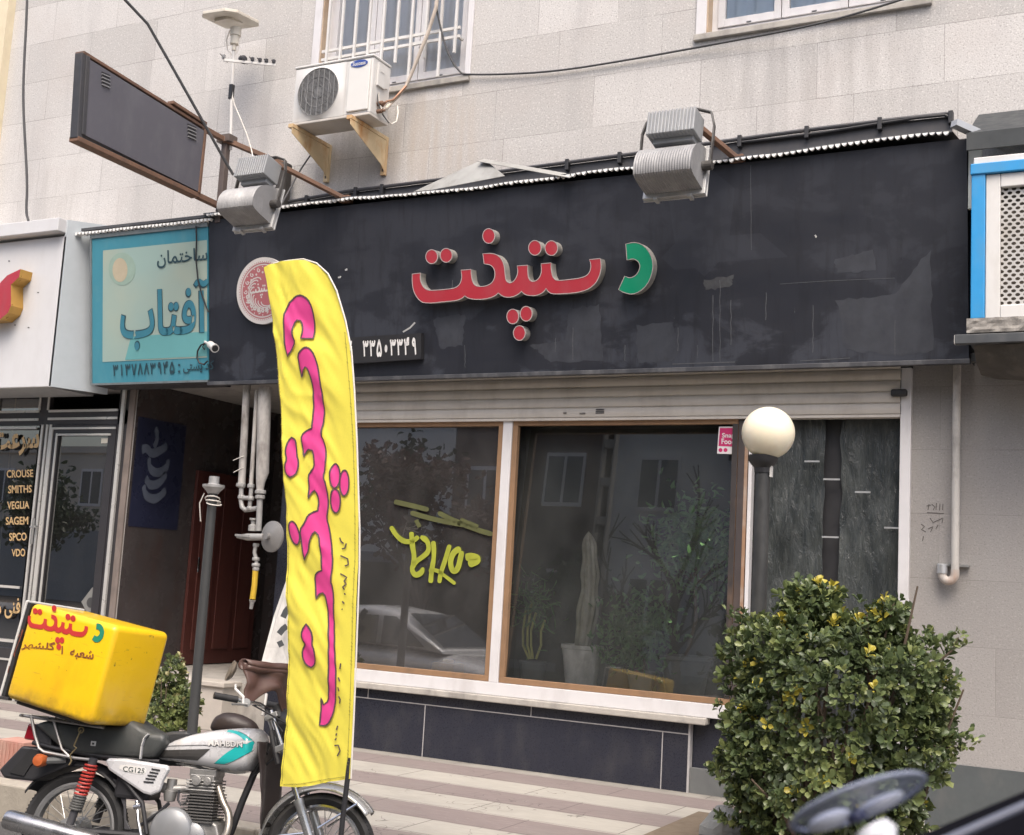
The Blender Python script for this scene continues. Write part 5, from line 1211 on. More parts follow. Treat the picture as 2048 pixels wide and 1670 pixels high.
flag = thing('feather_flag', 'tall yellow feather flag with pink vertical lettering in front of the motorcycle', 'flag', (P(688, 1670, FLY).x, FLY, GZ))
FOUT = [(531,536),(545,529),(565,524),(590,521),(612,521),(636,531),(655,551),(668,580),(680,612),(690,650),(699,690),(704,740),(708,800),(711,860),(714,960),(717,1040),(716,1130),(713,1200),(710,1300),(707,1400),(703,1480),(699,1558),
 (680,1561),(655,1564),(620,1572),(590,1575),(558,1573),(562,1535),(566,1500),(573,1400),(576,1300),(577,1200),(576,1100),(575,1020),(571,960),(566,900),(561,820),(556,750),(549,670),(541,600)]
def cloth_mat(name, col, tr=.35):
    m, n, b, out = new_mat(name); v = coords(n, (40, 40, 40))
    c = mix(n, sc(col, .93), sc(col, 1.05), noise_tex(n, v, 3, 3)); n.links.new(c, b.inputs['Base Color']); b.inputs['Roughness'].default_value = .55; b.inputs['Specular IOR Level'].default_value = .35
    b.inputs['Sheen Weight'].default_value = .2
    t = N(n, 'ShaderNodeBsdfTranslucent'); n.links.new(c, t.inputs[0]); mx = N(n, 'ShaderNodeMixShader'); mx.inputs[0].default_value = tr
    n.links.new(b.outputs[0], mx.inputs[1]); n.links.new(t.outputs[0], mx.inputs[2]); n.links.new(mx.outputs[0], out.inputs[0]); return m
YEL = cloth_mat('yellow flag satin', (.90, .79, .10), .25); PINK = M('pink print', (.66, .055, .25), .55, var=.06); OUTL = M('dark print outline', (.085, .055, .06), .6, var=.1)
b_ = MB(); put_poly(b_, FOUT, lambda x, y: FL(x, y), 5); cloth = b_.build('cloth', YEL, flag, smooth=True)
k5 = 260/789
def a5(p): return (500+p[0]*k5, 500+p[1]*k5)
def a4(p): return (380+p[0]*380/1269, 740+p[1]*380/1269)
def a6(p): return (520+p[0]*240/729, 1050+p[1]*240/729)
SH_A = [a5(p) for p in [(235,648),(222,590),(217,500),(217,405),(230,350),(265,300),(305,275),(345,287),(375,320),(392,380),(395,450),(388,538),(320,540),(328,500),(325,460),(312,430),(292,428),(276,450),(268,490),(274,530),(288,560),(260,610)]]
SH_B = [a5(p) for p in [(315,775),(305,700),(298,640),(328,606),(350,593),(375,600),(402,640),(425,720),(440,830),(448,920),(448,1020)]] + \
 [a4(p) for p in [(875,430),(900,480),(913,570),(912,650),(900,715),(920,760),(933,860),(930,940),(918,990),(940,1070),(955,1180),(965,1290),(950,1410),(965,1450),(968,1560)]] + \
 [a6(p) for p in [(452,480),(453,600),(458,740),(465,850),(468,960),(460,1060),(445,1140),(420,1200),(390,1222),(362,1215),(367,1160),(372,1110),(370,1050),(385,1092),(410,1070),(418,1000),(422,900),(425,800),(425,700),(418,590)]] + \
 [a4(p) for p in [(920,1580),(910,1510),(890,1488),(865,1495),(848,1530),(843,1450),(838,1380),(860,1350),(893,1340),(893,1280),(885,1180),(875,1110),(850,1080),(830,1100),(815,1150),(810,1200),(775,1272),(760,1150),(750,1070),(785,1020),(800,975),(830,950),(862,940),(868,880),(860,830),(840,805),(820,820),(800,860),(803,780),(797,705),(815,680),(838,650),(835,580),(825,540),(800,532),(780,550),(768,580),(755,500),(750,435),(780,405),(820,390),(825,250)]] + \
 [a5(p) for p in [(385,840),(378,780),(360,725),(345,712),(330,735)]]
LOB1 = [a4(p) for p in [(665,470),(685,452),(710,462),(720,500),(722,570),(735,610),(735,660),(715,705),(685,720),(655,695),(650,640),(662,600),(648,550),(655,510)]]
LOB2 = [a6(p) for p in [(298,600),(325,640),(335,690),(330,725),(345,760),(350,810),(340,850),(318,865),(290,850),(270,810),(268,760),(290,722),(270,690),(272,640)]]
ELLS = [[a4(p) for p in ell(975, 708, 33, 82, 22)], [a4(p) for p in ell(1037, 755, 31, 86, 22)], [a4(p) for p in ell(980, 875, 33, 80, 22)], [a4(p) for p in ell(712, 1090, 33, 80, 22, -.22)]]
b_ = MB()
for s_ in [SH_A, SH_B, LOB1, LOB2]+ELLS:
    q = smooth_poly(s_, 1, .55)
    b_.mat(0); put_poly(b_, q, lambda x, y: FL(x, y, .006), 5)
    b_.mat(1); put_ribbon(b_, q, lambda x, y: FL(x, y, .0085), 3.0, True, 4)
for st in ([a4((1003, 1120)), a4((1012, 1145)), a4((1030, 1160))], [a4((1048, 1158)), a4((1038, 1190)), a4((1018, 1195))], [a4((1010, 1240)), a4((1058, 1262)), a4((1062, 1300)), a4((1040, 1310))], [a4((1010, 1360)), a4((1052, 1385)), a4((1036, 1410)), a4((1050, 1430)), a4((1028, 1450)), a4((1040, 1468))],
           [a4((1040, 1490)), a4((1042, 1503))], [a4((1022, 1545)), a4((1036, 1560))], [a4((1018, 1595)), a4((1024, 1600))], [a6((495, 840)), a6((490, 875))], [a6((480, 925)), a6((490, 950))], [a6((478, 985)), a6((484, 1010))], [a6((480, 1040)), a6((490, 1060)), a6((484, 1085))],
           [a6((470, 1220)), a6((462, 1245))], [a6((465, 1265)), a6((458, 1280))], [a6((462, 1295)), a6((454, 1308))], [a6((450, 1340)), a6((476, 1338)), a6((488, 1372)), a6((468, 1404))]):
    b_.mat(1); put_ribbon(b_, st, lambda x, y: FL(x, y, .007), 2.8, False, 3)
b_.build('print', [PINK, OUTL], cloth, smooth=True)
b_ = MB()
for e_ in ([(538,575),(546,640),(552,700),(559,790),(566,880),(572,950),(577,1020),(580,1100),(580,1200),(579,1300),(576,1400),(570,1490),(566,1530),(562,1568)], [(566,1569),(600,1568),(650,1559),(694,1553)], [(690,665),(697,740),(702,800),(706,870),(709,960),(711,1040),(710,1130),(707,1200),(704,1300),(701,1400),(697,1480),(694,1550)]):
    q = [V(p) for p in e_]
    put_ribbon(b_, e_, lambda x, y: FL(x, y, .0035), 1.1, False, 4)
    for i in range(len(q)-1):
        n_ = int((q[i+1]-q[i]).length/7)
        for k in range(n_):
            if random.random() < .4: p = q[i].lerp(q[i+1], k/n_); put_ribbon(b_, [(p.x-1.5, p.y-1), (p.x+2, p.y+1.5)], lambda x, y: FL(x, y, .005), .9, False)
b_.build('hem', M('olive hem stitching', (.36, .31, .05), .7, var=.3), cloth)
edge_px = [(545, 527), (575, 521), (606, 518), (632, 526), (655, 547), (672, 580), (690, 640), (702, 700), (708, 780), (713, 880), (716, 980), (718.5, 1060), (718, 1130), (714.5, 1230), (711, 1330), (706.5, 1440), (701, 1557)]
b_ = MB(); b_.tube([P(x, y, FLY)+V((0, .004, 0)) for x, y in edge_px], .0045, 8); b_.build('sleeve', M('white flag sleeve', (.66, .62, .56), .6, var=.08), flag, smooth=True)
pb_ = P(690, 1558, FLY); b_ = MB(); b_.tube([pb_+V((.012, .012, .10)), V((pb_.x+.0, FLY+.005, pb_.z-.18)), V((pb_.x-.015, FLY, GZ+.02))], [.013, .013, .015], 10); b_.build('pole', BLACKM, flag, smooth=True)
b_ = MB(); b_.box((pb_.x-.16, FLY-.13, GZ), (pb_.x+.13, FLY+.13, GZ+.03)); b_.build('base', DARKM, flag, bevel=.01)

# ------------------------------------------------------------------ motorcycle (built in its own frame: s forward, l to its left, h up)
BA, BB = V((-5.05, -4.07)), V((-3.77, -3.66)); bd = (BB-BA).normalized()
fw = V((bd.x, bd.y, 0)); l0 = V((-bd.y, bd.x, 0)); LEAN = R(8)
lf = l0*math.cos(LEAN) - V((0, 0, 1))*math.sin(LEAN); uh = V((0, 0, 1))*math.cos(LEAN) + l0*math.sin(LEAN)
BO = V((BA.x, BA.y, GZ))
BM = Matrix(((fw.x, lf.x, uh.x, BO.x), (fw.y, lf.y, uh.y, BO.y), (fw.z, lf.z, uh.z, BO.z), (0, 0, 0, 1)))
bike = thing('motorcycle', 'silver and turquoise delivery motorcycle parked at the kerb', 'motorcycle', mat=BM)
def bp_(px, py, l=0.0):
    d = ray(px, py); t = (l-(CAM-BO).dot(lf))/d.dot(lf); p = CAM+d*t-BO; return V((p.dot(fw), l, p.dot(uh)))
def bb(mb_, name, m_, parent=None, **k): return mb_.build(name, m_, parent or bike, local=True, **k)
SILV = M('silver paint', (.60, .60, .61), .30, metal=.15, var=.04, dirt=(.45, .44, .43), dirt_amt=.3, coat=.6)
TEALP = M('turquoise decal', (.015, .42, .41), .35, var=.05, coat=.4); VIN = M('black vinyl', (.030, .031, .033), .5, var=.25, bmp=.08, bscale=25); SEATM = M('grey-black seat vinyl', (.045, .049, .048), .48, var=.25, dirt=(.10, .10, .095), dirt_amt=.5)
ENGA = M('oily cast aluminium', (.30, .295, .285), .45, metal=.6, var=.25, scale=25, dirt=(.06, .05, .045), dirt_amt=.8); ENGC = M('grey engine cover', (.23, .237, .245), .4, metal=.3, var=.08, dirt=(.2, .19, .18), dirt_amt=.4)
BROWNV = M('brown leatherette', (.085, .045, .036), .42, var=.25, bmp=.15, bscale=18, dirt=(.13, .08, .065), dirt_amt=.4)
def wheel(s, name, rimm, steer=0.0):
    c = V((s, 0, .285)); ax = V((0, 1, 0))
    m = MB(); m.lathe((s, -.07, .285), (0, 1, 0), [(.018, -.02), (.055, -.015), (.06, .0), (.045, .02), (.035, .07), (.045, .12), (.06, .14), (.018, .15)], 18)
    for k in range(32):
        a = 2*PI*k/32; sd__ = -.035 if k % 2 else .035; a2 = a+(.35 if (k//2) % 2 else -.35)
        m.tube([c+V((math.cos(a2)*.05, sd__, math.sin(a2)*.05)), c+V((math.cos(a)*.208, 0, math.sin(a)*.208))], .0022, 4, False)
    wh = bb(m, 'wheel', ALU, smooth=True)
    m = MB(); prof = [(.246, -.036), (.262, -.044), (.278, -.036), (.2885, -.018), (.291, 0), (.2885, .018), (.278, .036), (.262, .044), (.246, .036), (.232, .028), (.232, -.028), (.246, -.036)]
    m.lathe(c, ax, prof, 64, False)
    for k in range(90):
        a = 2*PI*k/90
        for sg in (-1, 1):
            e1 = V((math.cos(a), 0, math.sin(a))); t_ = V((-math.sin(a), 0, math.cos(a)))
            m.obox(c+e1*.2835+V((0, sg*.024, 0)), (t_, e1*.75+V((0, sg*.5, 0)), V((0, 1, 0))), (.004, .0022, .008))
    bb(m, 'tyre', RUBBER, wh, smooth=True)
    m = MB(); m.lathe(c, ax, [(.233, -.029), (.222, -.031), (.207, -.022), (.202, 0), (.207, .022), (.222, .031), (.233, .029), (.216, .022), (.211, 0), (.216, -.022), (.233, -.029)], 64, False); bb(m, 'rim', rimm, wh, smooth=True)
    return wh
wheel(0, 'rear', M('dull steel rim', (.34, .34, .34), .4, metal=.7, var=.15)); wheel(1.344, 'front', CHROME)
def fender(s, r, a0, a1, w_, m_, name, thick=.004, fl=None):
    c = V((s, 0, .285))
    def fn(u, v):
        a = R(a0+(a1-a0)*u); e = V((math.cos(a), 0, math.sin(a))); q = (v-.5)*2
        ww = w_*(1 if fl is None else 1+fl*max(0, u-.7)); return c+e*(r-.030*abs(q)**2.4)+V((0, q*ww, 0))
    return bb(MB().grid(fn, 40, 10), name, m_, smooth=True, solid=thick)
fender(1.344, .335, 40, 172, .062, M('satin silver mudguard', (.48, .48, .47), .3, metal=.6, var=.08, dirt=(.25, .23, .2), dirt_amt=.4), 'mudguard')
bb(MB().torus((1.344, 0, .285), (0, 1, 0), .338, .006, 30, 6, a0=-R(168), a1=-R(40), sx=V((1, 0, 0))), 'mudguard_trim', CHROME, smooth=True)
fender(0, .345, 35, 150, .075, BLACKM, 'mudguard')
m = MB(); tl = [bp_(x, y, -.02) for x, y in [(112, 1500), (58, 1492), (12, 1540), (22, 1556), (78, 1562), (120, 1545), (160, 1528), (150, 1508)]]
m.prism([p+V((0, -.075, 0)) for p in tl], (0, .19, 0)); bb(m, 'tail_flap', BLACKM, bevel=.012)
m = MB(); q = [bp_(x, y, -.099) for x, y in [(62, 1497), (90, 1506), (62, 1530), (48, 1552), (20, 1545)]]; m.prism(q, (0, -.004, 0)); bb(m, 'flap_panel', M('dull black plastic', (.015, .015, .016), .6), None)
m = MB(); q = [bp_(x, y, -.06) for x, y in [(56, 1446), (66, 1450), (72, 1482), (46, 1478)]]; m.prism(q, (0, .13, 0)); bb(m, 'tail_light', M('red lens', (.30, .012, .025), .2, var=.1, coat=.5), bevel=.01)
m = MB(); q = [bp_(x, y, -.055) for x, y in [(70, 1448), (94, 1446), (102, 1470), (102, 1505), (80, 1500), (72, 1478)]]; m.prism(q, (0, .12, 0)); bb(m, 'tail_bracket', DARKM, bevel=.008)
for sgn in (-1, 1):
    m = MB(); c = bp_(84, 1521, -.15) if sgn < 0 else V((-.22, .16, .60)); m.lathe(c, (0, sgn, 0), [(.0, -.02), (.03, -.015), (.035, .03), (.028, .045), (0, .05)], 16); bb(m, 'indicator', M('amber lens', (.40, .10, .03), .3), smooth=True)
    m = MB(); m.tube([c+V((.02, 0, 0)), c+V((.10, -.06*sgn, .01))], .018, 8); bb(m, 'indicator_stalk', M('grey plastic', (.11, .115, .115), .5), smooth=True)
# rear rack
RK = M('grey tubular rack', (.36, .35, .34), .35, metal=.7, var=.12, dirt=(.12, .11, .1), dirt_amt=.5)
m = MB()
for L_ in (-.13, .13):
    k = [bp_(x, y, -.13) for x, y in [(62, 1430), (70, 1470), (78, 1496), (88, 1504), (120, 1510), (150, 1516), (186, 1520)]]
    m.tube([V((p.x, L_, p.z)) for p in k], .0085, 8)
    k = [bp_(x, y, -.13) for x, y in [(106, 1436), (116, 1472), (124, 1498), (140, 1514)]]; m.tube([V((p.x, L_, p.z)) for p in k], .0075, 8)
a = bp_(62, 1432, -.13)
for s_ in (-.33, -.18, -.03, .12): m.tube([V((s_, -.15, a.z+.0-.05*(s_+.33))), V((s_, .15, a.z-.05*(s_+.33)))], .007, 6)
for L_ in (-.13, .13): m.tube([V((-.35, L_, a.z)), V((.14, L_, a.z-.03))], .008, 8)
bb(m, 'rack', RK, smooth=True)
m = MB(); q = bp_(162, 1460, -.16); pts = [q, bp_(158, 1468, -.16), bp_(152, 1482, -.16), bp_(148, 1492, -.15), bp_(153, 1496, -.15), bp_(147, 1502, -.15), bp_(140, 1510, -.15), bp_(143, 1522, -.15), bp_(138, 1530, -.15)]; m.tube(pts, .004, 6); m.torus(q, (0, 1, 0), .014, .004, 14, 6); bb(m, 'tie_hook', M('dull brass wire', (.30, .24, .13), .5, metal=.5), smooth=True)
# seat
q = [bp_(x, y, -.10) for x, y in [(70, 1448), (100, 1440), (190, 1452), (240, 1452), (252, 1441), (264, 1440), (285, 1455), (306, 1466), (330, 1466), (336, 1485), (318, 1505), (308, 1516), (250, 1513), (180, 1510), (150, 1508), (115, 1490)]]
m = MB(); m.prism([p+V((0, -.02, 0)) for p in q], (0, .24, 0)); bb(m, 'seat', SEATM, bevel=.028, smooth='all')
q = [bp_(x, y, -.06) for x, y in [(312, 1468), (345, 1462), (372, 1462), (384, 1469), (360, 1480), (330, 1490), (312, 1490)]]; m = MB(); m.prism(q, (0, .14, 0)); bb(m, 'seat_nose', VIN, bevel=.02)
m = MB(); st = [bp_(x, y, -.128) for x, y in [(297, 1468), (289, 1476), (284, 1492), (281, 1518)]]
for a, b2 in zip(st[:-1], st[1:]): m.bar(a, b2, .008, .022, (0, 1, 0))
bb(m, 'seat_strap', M('pale grey strap', (.42, .42, .42), .4, var=.1), bevel=.003)
m = MB(); c = bp_(187, 1487, -.124); m.box(tuple(c-V((.014, .003, .012))), tuple(c+V((.014, 0, .012)))); m.mat(1).box(tuple(c-V((.006, .005, .006))), tuple(c+V((.006, 0, .004)))); bb(m, 'seat_mark', [WHITE, SEATM])
# side cover
q = [bp_(x, y, -.135) for x, y in [(208, 1522), (216, 1516), (250, 1517), (336, 1531), (337, 1540), (325, 1562), (318, 1584), (300, 1591), (285, 1587), (250, 1563), (216, 1540)]]
m = MB(); m.prism(q, (0, .035, 0)); sc_o = bb(m, 'side_cover', SILV, bevel=.014)
def sp_(x, y): return bp_(x, y, -.1365)
m = MB(); m.prism([sp_(x, y) for x, y in smooth_poly([(240, 1528), (294, 1535), (291, 1549), (272, 1548), (238, 1540)], 1, -1)], (0, .001, 0)); m.mat(1)
def sp2(x, y): return bp_(x, y, -.138)
put_text(m, 'CG125', quadfn(sp2(246, 1543), sp2(288, 1547), sp2(246, 1532), sp2(290, 1537)), .01); m.mat(2)
for k in range(5): put_ribbon(m, [(303-k*4, 1538+k*6.4), (320-k*3.2, 1541+k*6.0)], sp2, 3.6, False)
bb(m, 'cover_print', [WHITE, M('dark letters', (.03, .05, .05), .5), BLACKM], sc_o)
# tank: lofted, with decals laid on its curved side
def itp(x, xs, ys):
    if x <= xs[0]: return ys[0]
    for i in range(len(xs)-1):
        if x <= xs[i+1]:
            t = (x-xs[i])/(xs[i+1]-xs[i]); return ys[i]+(ys[i+1]-ys[i])*t
    return ys[-1]
def outl(l_): 
    t = [bp_(x, y, l_) for x, y in [(308, 1512), (314, 1498), (326, 1489), (350, 1479), (385, 1468), (420, 1461), (455, 1457), (490, 1455), (508, 1457), (519, 1467), (525, 1482)]]
    b2 = [bp_(x, y, l_) for x, y in [(308, 1516), (318, 1520), (350, 1524), (390, 1531), (430, 1539), (470, 1546), (488, 1545), (500, 1540), (512, 1520), (521, 1498), (525, 1488)]]
    return t, b2
tt, tb = outl(-.07)
T_S = [p.x for p in tt]; T_H = [p.z for p in tt]; B_S = [p.x for p in tb]; B_H = [p.z for p in tb]
s0, s1 = T_S[0], T_S[-1]
def tk_w(s): u = (s-s0)/(s1-s0); return .132*min(1, max(0.0, u/.28)**.55)*min(1, max(0.0, (1-u)/.10))**.5*(.86+.2*u) + .004
def tk_l(s, h):
    a, b2 = itp(s, T_S, T_H), itp(s, B_S, B_H); hm = (a+b2)/2; H = max(1e-3, (a-b2)/2); q = min(.999, abs(h-hm)/H)
    return tk_w(s)*(1-q**3.2)**(1/3.2)
def tfn(u, v):
    s = s0+(s1-s0)*(.5-.5*math.cos(PI*v))
    a, b2 = itp(s, T_S, T_H), itp(s, B_S, B_H); hm = (a+b2)/2; H = (a-b2)/2; t = 2*PI*u
    c, sn = math.cos(t), math.sin(t); e = 2/3.2
    return V((s, tk_w(s)*math.copysign(abs(c)**e, c), hm+H*math.copysign(abs(sn)**e, sn)))
tank = bb(MB().grid(tfn, 64, 60, True), 'fuel_tank', SILV, smooth=True)
def tp(x, y, off=.002):
    l_ = -.12
    for _ in range(5): p = bp_(x, y, l_); l_ = -tk_l(p.x, p.z)-off
    return bp_(x, y, l_)
kz = 500/1988
def az(p): return (300+p[0]*kz, 1250+p[1]*kz)
m = MB()
put_poly(m, smooth_poly([az(p) for p in [(625,832),(700,843),(760,872),(815,915),(846,955),(838,990),(612,1110),(508,1102),(600,1020),(690,965),(770,935),(722,890),(680,862),(610,848)]], 1, .5), lambda x, y: tp(x, y, .002), 6)
m.mat(1); put_poly(m, [az(p) for p in [(85,995),(480,985),(378,1078),(78,1055)]], lambda x, y: tp(x, y, .002), 6)
put_ribbon(m, [az(p) for p in [(70,990),(110,965),(200,960),(400,955),(690,958)]], lambda x, y: tp(x, y, .0025), 1.2, False, 4)
put_ribbon(m, [az(p) for p in [(508,1102),(612,1110),(838,990),(846,955),(815,915),(760,872),(700,843)]], lambda x, y: tp(x, y, .0028), .9, False, 4)
m.mat(2); put_poly(m, [az(p) for p in [(690,938),(760,920),(822,920),(790,932),(770,945)]], lambda x, y: tp(x, y, .0035), 5)
vs_, fs_ = glyphs('MAHBDN', .03, 1.05); gx0 = min(p[0] for p in vs_); gx1 = max(p[0] for p in vs_); gy0 = min(p[1] for p in vs_); gy1 = max(p[1] for p in vs_)
for (dx, mi, of) in ((1.0, 1, .004), (0, 2, .0055)):
    m.mat(mi); m.add([tp(416.5+dx+68*(x-gx0)/(gx1-gx0), 1491.5+dx+3.0*(x-gx0)/(gx1-gx0)-12.0*(y-gy0)/(gy1-gy0), of) for x, y in vs_], fs_)
bb(m, 'tank_decal', [TEALP, M('charcoal decal', (.05, .048, .046), .45), WHITE], tank)
m = MB(); m.tube([tp(x, y, -.001) for x, y in [(309, 1518), (330, 1523), (370, 1529), (420, 1539), (470, 1546), (492, 1545)]], .006, 6); bb(m, 'tank_seam', M('pale tank seam', (.55, .55, .55), .3, metal=.5), tank, smooth=True)
# frame
m = MB()
m.tube([V((1.0, 0, .80)), V((.95, 0, .66)), V((.90, 0, .50)), V((.85, 0, .30)), V((.78, 0, .20)), V((.45, 0, .20))], .018, 10)
m.tube([V((1.0, 0, .76)), V((.8, 0, .68)), V((.45, 0, .66)), V((.1, 0, .66))], .022, 10)
for L_ in (-.10, .10): m.tube([V((.45, L_*.8, .66)), V((.15, L_, .66)), V((-.12, L_, .68)), V((-.28, L_*.7, .70))], .012, 8); m.tube([V((.45, L_, .30)), V((.40, L_, .45)), V((.18, L_, .64))], .012, 8); m.tube([V((.45, L_*.8, .29)), V((.2, L_*.9, .285)), V((-.02, L_*1.0, .285))], .018, 8)
bb(m, 'frame', BLACKM, smooth=True)
# shocks
for L_, red in ((-.14, True), (.14, False)):
    a = bp_(188, 1516, -.14); b2 = bp_(140, 1648, -.14); a = V((a.x, L_, a.z)); b2 = V((b2.x, L_, b2.z)); ax = (b2-a); ln = ax.length; ax.normalize()
    m = MB(); m.tube([a, a+ax*.06], .022, 12); m.tube([a+ax*.02, a+ax*ln*.98], .013, 10); m.tube([a+ax*ln*.66, b2], .021, 12); sk = bb(m, 'shock_absorber', DARKM, smooth=True)
    e1 = ax.cross(V((0, 1, 0))).normalized(); e2_ = ax.cross(e1)
    for (t0, t1, turns, m_) in ((.10, .56, 8.5, M('red spring', (.42, .045, .035), .45, var=.15) if red else GREYM), (.56, .80, 6, M('dusty black spring', (.10, .10, .095), .6))):
        m = MB(); m.tube([a+ax*(ln*(t0+(t1-t0)*i/160))+(e1*math.cos(2*PI*turns*i/160)+e2_*math.sin(2*PI*turns*i/160))*.030 for i in range(161)], .0062, 6); bb(m, 'spring', m_, sk, smooth=True)
# engine
m = MB(); m.prism([V((s, -.085, h)) for s, h in smooth_poly([(.40, .22), (.80, .21), (.84, .30), (.80, .40), (.66, .40), (.52, .43), (.42, .40)], 1, -1)], (0, .17, 0)); eng = bb(m, 'engine', ENGA, bevel=.01)
m = MB(); c = bp_(341, 1662, -.115); m.lathe(c+V((0, .05, 0)), (0, -1, 0), [(.115, 0), (.118, .03), (.112, .055), (.10, .066), (.03, .075), (0, .076)], 36); m.lathe(c+V((.11, .05, -.02)), (0, -1, 0), [(.07, 0), (.07, .04), (.05, .055), (0, .056)], 24); bb(m, 'clutch_cover', ENGC, eng, smooth=True)
ax = (bp_(414, 1560, -.02)-bp_(402, 1655, -.02)).normalized(); c0 = bp_(402, 1648, -.02)
m = MB()
for k in range(10): m.obox(c0+ax*(.015+.0148*k), (ax.cross(V((0, 1, 0))), V((0, 1, 0)), ax), (.088, .085, .0032))
m.obox(c0+ax*.085, (ax.cross(V((0, 1, 0))), V((0, 1, 0)), ax), (.058, .06, .085)); bb(m, 'cylinder', M('dark cast iron fins', (.14, .135, .13), .5, metal=.5, var=.3, scale=30, dirt=(.3, .29, .27), dirt_amt=.5), eng)
m = MB()
for k in range(4): m.obox(c0+ax*(.168+.016*k), (ax.cross(V((0, 1, 0))), V((0, 1, 0)), ax), (.080, .078, .0042))
m.obox(c0+ax*.20, (ax.cross(V((0, 1, 0))), V((0, 1, 0)), ax), (.066, .066, .045)); m.obox(c0+ax*.255+V((.0, 0, 0)), (ax.cross(V((0, 1, 0))), V((0, 1, 0)), ax), (.072, .064, .018))
m.lathe(c0+ax*.215+V((-.02, -.07, 0)), (0, -1, 0), [(.026, 0), (.026, .02), (0, .022)], 14); m.lathe(c0+ax*.215+V((.04, -.07, 0)), (0, -1, 0), [(.022, 0), (.022, .02), (0, .022)], 14); bb(m, 'cylinder_head', ENGA, eng, bevel=.004)
m = MB(); c = bp_(341, 1586, -.05); m.lathe(c-V((0, 0, .04)), (0, 0, 1), [(.0, -.005), (.028, 0), (.034, .03), (.034, .05), (.026, .055), (.026, .11), (.0, .112)], 16); m.tube([c+V((.01, 0, .02)), c+V((.10, .02, .03)), c0+ax*.20], .022, 10); m.tube([c+V((-.02, 0, .02)), c+V((-.10, .02, .03))], .026, 10); bb(m, 'carburettor', ENGA, eng, smooth=True)
m = MB(); m.tube([bp_(x, y, -.10) for x, y in [(358, 1580), (356, 1600), (362, 1610), (372, 1606), (378, 1590)]], .006, 6); m.tube([bp_(x, y, -.09) for x, y in [(338, 1606), (322, 1622), (300, 1638), (282, 1650)]], .010, 6); bb(m, 'hose', BLACKM, eng, smooth=True)
m = MB(); hp = [c0+ax*.19+V((.075, -.02, 0))]+[bp_(x, y, l_) for x, y, l_ in [(447, 1608, -.05), (456, 1622, -.07), (459, 1645, -.09), (452, 1672, -.11)]]+[V((.80, -.13, .215)), V((.60, -.15, .19)), V((.40, -.165, .205)), V((.28, -.175, .235))]
for _ in range(1):
    q = [hp[0]]
    for a, b2 in zip(hp[:-1], hp[1:]): q += [a.lerp(b2, .25), a.lerp(b2, .75)]
    hp = q+[hp[-1]]
m.tube(hp, .019, 12); bb(m, 'exhaust_pipe', M('blued steel pipe', (.40, .36, .31), .35, metal=.8, var=.2), eng, smooth=True)
m = MB(); a = bp_(14, 1638, -.18); b2 = V((.30, -.178, .232)); d_ = (b2-a).normalized(); ln = (b2-a).length
m.lathe(a, d_, [(.030, .01), (.036, .004), (.046, .0), (.050, .02), (.050, ln*.72), (.044, ln*.84), (.026, ln*.97), (.020, ln)], 28); bb(m, 'muffler', M('hazy chrome', (.50, .50, .51), .27, metal=.9, var=.12, dirt=(.25, .23, .21), dirt_amt=.5), eng, smooth=True)
m = MB(); m.tube([bp_(274, 1606, -.14), bp_(275, 1616, -.15), bp_(276, 1640, -.16), bp_(282, 1672, -.165)], .008, 8); m.tube([bp_(268, 1614, -.16), bp_(282, 1612, -.16)], .012, 8); m.ball(bp_(274, 1604, -.14), .011, 10, 6); bb(m, 'kick_lever', CHROME, smooth=True)
m = MB(); m.prism([bp_(x, y, -.06) for x, y in [(225, 1556), (250, 1570), (252, 1640), (262, 1660), (248, 1660), (246, 1612)]], (0, .012, 0)); bb(m, 'battery_flap', DARKM, bevel=.004)
m = MB(); m.box((.22, -.08, .46), (.42, .08, .60)); bb(m, 'airbox', BLACKM, bevel=.02)
# fork and handlebar
fa = V((1.02, 0, .96)); fb = V((1.344, 0, .285)); fd = (fb-fa).normalized()
for L_ in (-.085, .085):
    m = MB(); a = V((fa.x, L_, fa.z)); m.tube([a, a+fd*.52], .015, 12); lg = bb(m, 'fork_leg', CHROME, smooth=True)
    m = MB(); m.lathe(a+fd*.47, fd, [(.0, 0), (.026, .002), (.028, .02), (.024, .03), (.024, .25), (.028, .28), (.0, .295)], 16); bb(m, 'slider', M('satin fork slider', (.48, .48, .47), .32, metal=.7, var=.08, dirt=(.3, .28, .25), dirt_amt=.4), lg, smooth=True)
m = MB(); m.tube([V((1.344, -.10, .285)), V((1.344, .10, .285))], .014, 10)
e = V((1.344, 0, .285)); 
for L_ in (-.075, .075):
    m.tube([e+V((-.0, L_*1.1, .12)), e+V((.19, L_, .255))], .006, 6); m.tube([e+V((-.02, L_*1.1, .10)), e+V((-.31, L_*.9, .045))], .006, 6)
bb(m, 'mudguard_stay', CHROME, smooth=True)
m = MB(); m.obox(fa+fd*.03, (fd.cross(V((0, 1, 0))), V((0, 1, 0)), fd), (.035, .11, .014)); m.obox(fa+fd*.20, (fd.cross(V((0, 1, 0))), V((0, 1, 0)), fd), (.035, .11, .016)); m.tube([fa+V((-.04, 0, 0)), fa+fd*.22+V((-.04, 0, 0))], .022, 12); bb(m, 'fork_yoke', ALU, bevel=.004)
HB = [V((.83, -.37, 1.005)), V((.93, -.30, .995)), V((.985, -.16, .985)), V((1.0, -.07, .965)), V((1.0, .07, .965)), V((.985, .16, .985)), V((.93, .30, .995)), V((.83, .37, 1.005))]
m = MB(); m.tube(HB, .011, 10); hbar = bb(m, 'handlebar', CHROME, smooth=True)
